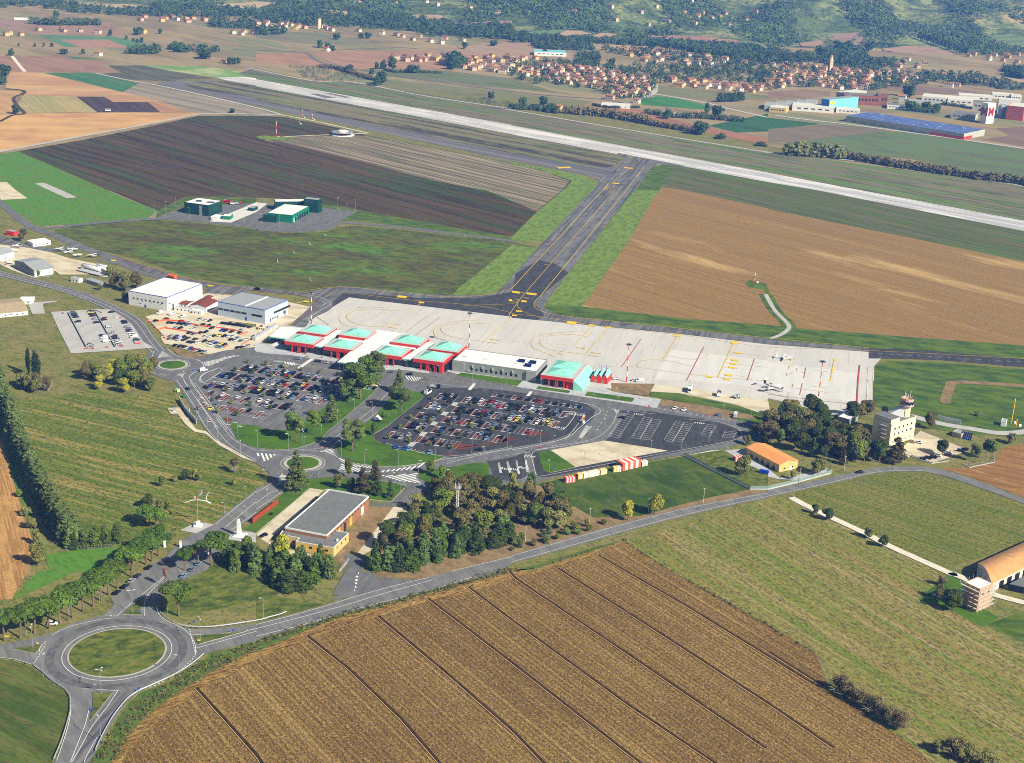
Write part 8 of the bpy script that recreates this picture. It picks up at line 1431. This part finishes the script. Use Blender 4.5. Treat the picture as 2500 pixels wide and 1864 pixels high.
village('30: 1380,640 1700,700 2216,760 1900,740', 6, 'behind the factory estate', 'houses behind the factories', 30, 19)
village('00: 1150,160 1400,150 1850,175 2216,195 2216,215 1700,205 1150,185', 16, 'in the far left roadside village', 'far left roadside village', 16, 10); village('10: 0,200 170,205 450,230 930,280 900,290 500,265 0,290', 22, 'in the far village with the small church', 'far village with small church', 22, 11)
village('00: 250,260 560,265 900,285 860,292 560,280 250,268', 7, 'in the farm row on the far left plain', 'farm row on the far left', 30, 12); village('00: 0,300 210,305 200,318 0,315', 4, 'at the left edge of the far plain', 'farm at the far left edge', 20, 13); village('10: 1050,290 1500,330 1900,370 1650,390 1250,360', 9, 'scattered in the middle of the far plain', 'scattered farms in the middle', 32, 14); village('00: 1830,290 2216,280 2216,310 1850,305', 4, 'by the far left tree belt', 'houses by the far left belt', 26, 15)
village('20: 1480,110 1850,130 1800,180 1500,160', 8, 'in the hillside hamlet', 'hillside hamlet', 30, 16); village('20: 500,160 1200,240 1900,250 2216,120 1500,0 400,0', 14, 'alone among trees on the hill', 'lone hill houses', 70, 17); village('10: 700,40 1600,90 2216,150 1500,20', 8, 'alone on the left hill', 'lone houses on the left hill', 70, 18)
for w_, x, y, ci, k, lb_ in (('10', 615, 445, 2, 2, 'standing with three trees on the far plain'), ('20', 425, 715, 2, 0, 'at the lower left tip of the village'), ('20', 405, 950, 1, 0, 'beside the hedge beyond the runway'), ('20', 850, 860, 3, 1, 'in front of the village by the country road'), ('20', 905, 845, 1, 2, 'next to the pink one by the country road'), ('20', 1080, 893, 2, 0, 'beside the sports field'), ('20', 1375, 1000, 2, 0, 'in the garden group beyond the runway'), ('20', 1595, 1010, 0, 2, 'right in the garden group beyond the runway'), ('20', 1440, 755, 1, 3, 'tall at the white road corner'), ('20', 1650, 770, 0, 3, 'second tall one at the field edge'), ('00', 850, 485, 2, 1, 'beside the green strip on the far left'), ('00', 1245, 290, 1, 2, 'beside dark trees on the far left plain'), ('00', 1945, 550, 4, 0, 'half hidden at the end of the runway'), ('30', 1160, 862, 2, 1, 'between the brick works and dark trees'), ('30', 1560, 755, 2, 3, 'white and tall before the brown field'), ('30', 1620, 752, 3, 3, 'pinkish and tall beside the white one'), ('30', 870, 30, 3, 3, 'large on the top of the right hill')):
    w3 = hit(px('%s: %d,%d' % (w_, x, y))[0]); HP.append(w3.xy); house(w3, lb_, 'single houses of the plain', ci, k, aRW+.2, w3.z)
p = at('30: 538,612'); t = thing('bell_tower', (p.x, p.y, 0), 'tall stone bell tower rising over the right village', 'tower'); part('shaft', MB().box((0, 0, 0), (6.4, 6.4, 21), .3), hw[4], t, False); part('belfry', MB().lathe([(3, 21), (3, 26)], 8), hw[0], t, False); part('spire', MB().lathe([(3.2, 26), (2, 28.5), (.2, 30)], 8), R_tile2, t, False)
p = at('10: 550,250'); t = thing('church_tower', (p.x, p.y, 0), 'small pale church tower in the far village', 'tower'); part('shaft', MB().box((0, 0, 0), (6, 6, 20), .3), hw[0], t, False); part('roof', MB().lathe([(4.4, 20), (.2, 24)], 4), R_tile2, t, False)
HL.sort(key=lambda a: a[0].length)
for a in HL[:296]: house_(*a)
rest = MB()
for a in HL[296:]:
    ca, sa = math.cos(a[5]), math.sin(a[5])
    for i, me in enumerate(house_mesh(a[3], a[4])):
        rest.add([(a[0].x+v.co.x*ca-v.co.y*sa, a[0].y+v.co.x*sa+v.co.y*ca, v.co.z+a[6]) for v in me.vertices], [tuple(f.vertices) for f in me.polygons]); rest.m[-len(me.polygons):] = [(5+f.material_index*2 if f.material_index else a[3]) if i != 1 else (5 if a[4] != 3 else 6) for f in me.polygons]
link('far_houses', rest.mesh('far_houses', hw+[R_tile, R_tile2, m_win]), label='farthest small houses on the hills and far plain', cat='houses', kind='stuff')
# individual far trees
def far_leaves(h, w, seed):
    random.seed(seed); L = lobes_round(h, w, 9, .12); mb = leaves(L, 260, w*.24, .4, .4); mb.tube((0, 0, -1), (0, 0, h*.5), .3, .2, n=4); return mb
FT = [far_leaves(10, 9.5, 40+i).mesh('far_tree_crown', [F_far]) for i in range(4)]
def ftree(s, h, label, group='lone trees of the plain', wide=1.0, me=None):
    w3 = hit(px(s)[0]); t = link('lone_tree', me or R2.choice(FT), loc=w3, rz=R2.random()*6, label=label, cat='tree', group=group); t.scale = (h/10*wide, h/10*wide, h/10)
for s, h, lb_, wd in (('00: 490,155', 16, 'big round tree in front of the far left farm', 1.1), ('00: 97,482', 12, 'tree at the top of the white track on the left', 1.1), ('00: 950,312', 14, 'round tree beside the green far field', .8), ('00: 1385,295', 12, 'round tree on the far plain, left of the farm', .8), ('00: 1190,305', 15, 'dark clump left tree at the yellow house', 1.3), ('00: 1215,300', 14, 'dark clump right tree at the yellow house', 1), ('00: 1225,375', 11, 'largest of the small trees along the far lane', .9), ('00: 1188,370', 8, 'small tree left of the largest on the far lane', .9), ('00: 1155,362', 7, 'leftmost small tree on the far lane', .9), ('00: 1335,405', 8, 'small tree at the end of the far lane', .9), ('00: 1095,345', 9, 'small tree at the green strip corner', .8), ('00: 140,990', 12, 'dark tree on the ditch by the straw field', 1.1), ('00: 2010,980', 6, 'low tree where the perimeter roads meet', 1.6), ('00: 15,735', 14, 'dark tree at the left edge above the ditch', 1.2), ('00: 45,665', 18, 'pale bushy tree at the left edge', 1.3), ('00: 300,408', 7, 'small tree in the row on the far left field', .8), ('00: 380,408', 7, 'second small tree in the row on the far left field', .8), ('00: 448,407', 8, 'third small tree in the row on the far left field', .8), ('00: 160,403', 6, 'lone small tree left of the field row', .8), ('00: 725,470', 10, 'tree left of the white farm', 1), ('00: 555,472', 10, 'clump of three left of the farm', 1.8),
    ('00: 1545,455', 15, 'dark tree by the farm before the runway end', 1.2), ('00: 1740,445', 13, 'tree right of the farm before the runway end', 1.2), ('00: 1775,510', 15, 'dark spreading tree right above the airfield end', 2.2), ('00: 1985,560', 13, 'pine left at the runway end house', .9), ('00: 2025,560', 12, 'pine middle at the runway end house', .9), ('00: 2065,558', 11, 'pine right at the runway end house', .9), ('10: 703,345', 14, 'large tree on the middle far plain', 1.2), ('10: 555,415', 15, 'round tree left of the white villa', 1.1), ('10: 620,420', 12, 'tree behind the white villa', 1.2), ('10: 665,445', 12, 'tree right of the white villa', 1.2), ('10: 905,335', 11, 'round tree before the far farm', 1.3), ('10: 970,335', 12, 'second round tree before the far farm', 1.6), ('10: 1805,425', 13, 'lone round tree in the middle plain', 1.1), ('10: 2060,400', 12, 'tree left at the far white shed', 1.5), ('10: 1720,575', 30, 'huge dark clump at the left of the village', 1.15), ('10: 1800,575', 18, 'dark tree right of the huge clump', 1.2), ('10: 1700,605', 17, 'dark tree before the huge clump', 1), ('10: 1100,600', 16, 'left tree of the garden by the long hedge', .9), ('10: 1180,605', 20, 'middle tree of the garden by the long hedge', 1), ('10: 1048,600', 12, 'small pale tree before the garden', .9), ('10: 1345,632', 14, 'wide dark tree in the middle of the garden', 2.2), ('10: 1002,655', 12, 'round tree right of the nursery', 1), ('10: 1045,745', 18, 'bush group at the perimeter road, left', 1), ('10: 1090,735', 20, 'bush group at the perimeter road, right', 1), ('10: 815,635', 16, 'tall tree behind the nursery', 1), ('10: 2035,860', 12, 'lone tree by the olive rows', .9), ('20: 1640,1168', 21, 'big lone round tree beyond the runway', 1.2), ('20: 1805,1202', 7, 'low clump right of the big lone tree', 3), ('20: 2165,1268', 6, 'low bushes at the field corner beyond the runway', 3),
    ('20: 90,925', 13, 'left tree of the belt beyond the runway', 1.2), ('20: 270,920', 14, 'tree by the yellow house of the belt', 1.2), ('20: 340,970', 14, 'dark tree at the end of the belt', 1.2), ('20: 865,575', 14, 'dark round tree inside the village', 1.1), ('20: 285,475', 10, 'round tree before the blue roofed hall', 1.1), ('20: 1690,985', 16, 'left cypress like tree of the garden group', .8), ('20: 1770,1010', 19, 'tall dark tree of the garden group', 1.1), ('20: 1340,1030', 14, 'dark tree left in the garden group', 1.2), ('20: 1205,435', 22, 'large dark tree before the wood', 1.3), ('30: 1230,960', 18, 'dark tree left behind the solar warehouse', 1.4), ('30: 1350,960', 16, 'dark tree in the middle behind the solar warehouse', 1.3), ('30: 1440,975', 16, 'dark tree right behind the solar warehouse', 1.2), ('30: 1220,840', 22, 'big dark tree right of the brick works', 1.3), ('30: 640,460', 26, 'large dark dome tree on the hill foot', 1.9), ('30: 870,440', 18, 'dark tree on the hill foot right of the dome tree', 1.5)): ftree(s, h, lb_, wide=wd)
for i in range(9): ftree('20: %g,%g' % (1785+i*12.5, 888-i*.5), 15, 'slim poplar in the dark row by the works', 'poplar row by the works', .45)
for i in range(8): ftree('20: %g,%g' % (1905+i*13, 884-i*.5), 15, 'slim poplar in the second dark row by the works', 'poplar row by the works', .45)
for i in range(17): ftree('30: %g,%g' % (1300+i*26, 345+i*8.4), 19, 'cypress in the slanting row down the right hill', 'cypress row on the hill', .5)
# masses nobody could count
def mass(name, label, spots, hs, mat, wid=1.0, nf=34, seed=1):
    rr = random.Random(seed); mb = MB(); V_ = mb.v; F_ = mb.f
    for (x, y, z) in spots:
        h = rr.uniform(*hs); w = h*rr.uniform(.38, .55)*wid
        for k in range(nf):
            a = rr.random()*6.283; zz = rr.random(); r_ = w*math.sqrt(max(.05, 1-(zz*1.6-.55)**2))*rr.uniform(.7, 1); cx, cy, cz = x+r_*math.cos(a), y+r_*math.sin(a), z+h*(.08+.88*zz); s = w*rr.uniform(.45, .8)
            nx, ny, nz_ = math.cos(a)*.7+rr.uniform(-.5, .5), math.sin(a)*.7+rr.uniform(-.5, .5), .25+zz*.9; l = math.sqrt(nx*nx+ny*ny+nz_*nz_); n_ = Vector((nx/l, ny/l, nz_/l)); u_ = n_.orthogonal().normalized()*s; v_ = n_.cross(u_)*.8; b0 = len(V_); c_ = Vector((cx, cy, cz))
            V_ += [tuple(c_-u_*.6), tuple(c_+v_*.55+n_*s*.1), tuple(c_+u_*.6), tuple(c_-v_*.5)]; F_.append((b0, b0+1, b0+2, b0+3)); mb.m.append(0)
    tagd(link(name, mb.mesh(name, [mat])), label, 'trees', None, 'stuff')
def spots_in(polys, dens, seed, clear=0, noise=None):
    rr = random.Random(seed); out = []
    for poly, n in polys:
        P_ = px(poly); x0, x1 = min(p[0] for p in P_), max(p[0] for p in P_); y0, y1 = min(p[1] for p in P_), max(p[1] for p in P_); tr = n*6; k = 0
        while k < n and tr:
            tr -= 1; q = (rr.uniform(x0, x1), rr.uniform(y0, y1))
            if not inside(q, P_): continue
            w3 = hit(q)
            if clear and any(abs(w3.x-g_.x) < clear and -clear*1.3 < w3.y-g_.y < clear*.6 for g_ in HP): continue
            if noise and math.sin(w3.x/73+w3.y/131)+math.sin(w3.x/37-w3.y/211+2)+rr.uniform(-1, 1) < noise: continue
            out.append(tuple(w3)); k += 1
    return out
F_wood = M('far_wood_foliage', (62, 80, 44), .9, var=.4, scale=.04, spec=.1); F_wood2 = M('hill_wood_foliage', (78, 98, 56), .9, var=.45, scale=.02, spec=.1)
mass('village_trees', 'gardens and dark trees packed between the village houses', spots_in([('20: 0,540 700,560 1300,560 2100,560 2216,640 2216,760 1700,740 1250,720 1190,860 900,860 640,770 250,740 0,680', 340), ('20: 540,470 760,480 750,560 700,590 480,580 560,540', 90), ('30: 0,540 900,600 1400,640 1400,730 860,790 300,760 0,790', 220), ('20: 180,380 700,395 700,440 480,440 200,425', 110), ('10: 1640,500 1830,500 1830,620 1650,615', 30), ('30: 1330,640 1800,660 2216,760 2216,800 1800,750 1330,700', 130), ('20: 700,430 1300,440 2216,560 2216,600 1400,560', 120)], 1, 21, 9), (7, 12), F_wood, 1.15, 26)
mass('far_wood_belt', 'far off tree belts along the foot of the hills', spots_in([('00: 0,30 560,20 700,60 1100,100 1330,60 2216,90 2216,170 1600,160 1100,140 600,110 300,60 0,80', 420), ('10: 0,100 700,140 1300,160 1800,230 2216,220 2216,350 1700,300 1000,250 600,230 0,200', 700), ('20: 0,300 200,330 700,360 1200,360 1700,390 2100,420 2216,480 2216,560 1700,480 1300,410 900,390 0,370', 620), ('30: 0,455 450,500 800,520 1200,560 900,600 400,540 0,560', 260), ('10: 1300,250 2216,300 2216,350 1500,320', 120), ('00: 1800,200 2216,210 2216,260 1850,240', 60), ('10: 0,260 240,270 260,300 0,310', 50), ('00: 180,205 860,215 850,225 400,225', 46), ('00: 1110,450 1380,450 1370,470 1120,475', 26), ('00: 1400,400 1560,430 1960,450 1850,455 1560,460', 34), ('30: 420,450 830,440 850,530 500,500', 120), ('30: 2030,600 2216,620 2216,690 2050,660', 90)], 1, 22, 8), (9, 15), F_wood, 1.15, 26, 2)
mass('hill_wood', 'woods and olive groves covering the hills', spots_in([('10: 0,0 2216,0 2216,230 1300,150 600,90 0,110', 900), ('20: 0,0 2216,0 2216,380 1600,300 1100,330 500,250 0,330', 1700), ('30: 0,0 2216,0 2216,480 1700,480 1400,400 900,420 500,330 0,450', 1900), ('00: 1300,0 2216,0 2216,80 1700,60 1400,50', 150)], 1, 23, 12, .35), (6, 12), F_wood2, 1.25, 20, 3)
mass('nursery_rows', 'plant nursery rows beside the far end of the runway', spots_in([('10: 330,610 730,600 1000,660 1000,700 600,705 420,680', 260), ('10: 280,575 740,580 740,600 290,600', 60), ('10: 1780,855 1900,850 2216,890 2216,935 1850,885', 90)], 1, 24), (2, 4.5), M('nursery_plants', (86, 96, 66), .9, var=.3, scale=.1), 1.1, 14, 4)
m_scrub = M('bank_scrub_foliage', (98, 98, 48), .9, var=.6, scale=.35, spec=.1); rr = random.Random(31); scrub = []
for s, n, w in (('13: 0,632 700,390 1250,250 1800,96 2200,-20', 600, 2.2), ('03: 900,1640 1050,1400 1250,1190 1500,985 1800,830 2216,650', 620, 4.5), ('23: 180,-20 22: 930,1395 1000,1410 1400,1652 33: 0,462 400,700', 160, .8)):
    q = resample(smooth(G(s), 5), 1.0)
    for i in range(n): p = rr.choice(q); scrub.append((p.x+rr.uniform(-w, w), p.y+rr.uniform(-w, w), 0))
mass('bank_scrub', 'rough green and brown scrub on the banks beside the road', scrub, (.5, 1.9), m_scrub, 1.1, 12, 8)
def hedge(name, s, h, w, label, mat, n=3):
    q = resample(G(s), w*.5); rr = random.Random(9); sp_l = []
    for p in q:
        for k in range(n): sp_l.append((p.x+rr.uniform(-w, w)*.5, p.y+rr.uniform(-w, w)*.5, 0))
    st = len(sc.objects); mass(name, label, sp_l, (h*.7, h*1.1), mat, 1.0, 22, 5); o = [o for o in sc.objects if o.name.startswith(name)][-1]; o['category'] = 'hedge'; del o['kind']
hedge('tall_hedge', '30: 190,1345 400,1355 640,1372', 17, 8, 'tall pale thicket at the left end of the long hedge', F_ol, 3); hedge('long_hedge', '30: 640,1365 1000,1430 1400,1490 1800,1550 2216,1600 N: 2600,480', 10, 7, 'long dark hedge across the fields beyond the runway', F_br2, 3)
hedge('field_hedge', '20: 480,985 800,1010 1190,1080', 12, 8, 'brownish hedge beyond the runway, tall part', F_br2); hedge('field_hedge', '20: 1200,1085 1400,1120 1620,1155', 8, 6, 'lower hedge leading to the big lone tree', F_br2); hedge('garden_hedge', '20: 0,945 200,955 380,985', 9, 8, 'dark garden belt beside the perimeter road', F_wood); hedge('clipped_hedge', '20: 705,915 830,940 1100,938', 4, 3, 'clipped dark hedge round the glasshouses', F_dk); hedge('clipped_hedge', '10: 1120,615 1210,632 1400,630 1605,640', 5, 4, 'long dark garden hedge before the village', F_dk); hedge('garden_hedge', '20: 1180,985 1400,1020 1700,1030 2000,1060', 8, 9, 'garden belt of the houses beyond the runway', F_wood); hedge('roadside_hedge', '10: 560,590 700,600 880,660 1020,700', 7, 5, 'scrub behind the nursery', F_br2)
hedge('works_hedge', '30: 1480,905 1700,935', 6, 6, 'dark hedge between the factories', F_wood); hedge('field_hedge', '31: 20,5'.replace('31: 20,5', '30: 1180,905 1300,970 1480,985'), 9, 8, 'dark belt behind the solar warehouse', F_dk)
# flat strips along the golden field's furrows: self-shadow painted dark, pale soil edge
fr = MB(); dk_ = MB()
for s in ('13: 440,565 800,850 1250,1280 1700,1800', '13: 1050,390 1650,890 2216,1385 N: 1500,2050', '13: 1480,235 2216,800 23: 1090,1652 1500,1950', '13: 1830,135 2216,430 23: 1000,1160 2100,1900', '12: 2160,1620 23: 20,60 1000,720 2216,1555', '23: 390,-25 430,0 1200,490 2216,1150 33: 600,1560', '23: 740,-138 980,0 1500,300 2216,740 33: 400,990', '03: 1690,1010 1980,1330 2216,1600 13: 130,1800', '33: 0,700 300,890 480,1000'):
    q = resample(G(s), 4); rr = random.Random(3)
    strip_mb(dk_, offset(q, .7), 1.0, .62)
    strip_mb(fr, offset(q, -.3), .3, zc()+.03)
    for k, (w_, hh, sft) in ():
        c_ = offset(q, sft); Lh = offset(c_, w_); Rh = offset(c_, -w_); z0 = zc()-.02; vs = []
        for a, m_, b_ in zip(Lh, c_, Rh): vs += [(a.x, a.y, z0), (m_.x, m_.y, z0+zc()+hh), (b_.x, b_.y, z0)]
        fr.add(vs, [(3*i, 3*i+1, 3*i+4, 3*i+3) for i in range(len(q)-1)]+[(3*i+1, 3*i+2, 3*i+5, 3*i+4) for i in range(len(q)-1)])
link('painted_furrow_shade', dk_.mesh('painted_furrow_shade', [GM('furrow_shade_soil', (74, 52, 28), [((44, 30, 16), 3, .8, .45, .6, .9)], aG)]), kind='structure'); link('pale_furrow_lines', fr.mesh('pale_furrow_lines', [M('pale_turned_soil', (196, 160, 100), var=.2, scale=1)]), kind='structure')
# haze: one closed box round everything
hz = MB().prism([(-5300, -200), (7200, -200), (7200, 7600), (-5300, 7600)], -3, 335, bottom=True)
hm = bpy.data.materials.new('haze_air'); hm.use_nodes = True; nt = hm.node_tree; nt.nodes.remove(nt.nodes['Principled BSDF']); pv = nt.nodes.new('ShaderNodeVolumePrincipled')
pv.inputs['Color'].default_value = (.13, .36, 1, 1); pv.inputs['Absorption Color'].default_value = (1, 1, 1, 1); pv.inputs['Density'].default_value = HAZE; pv.inputs['Anisotropy'].default_value = .1; nt.links.new(pv.outputs[0], nt.nodes['Material Output'].inputs['Volume'])
link('haze', hz.mesh('haze', [hm]), kind='stuff')
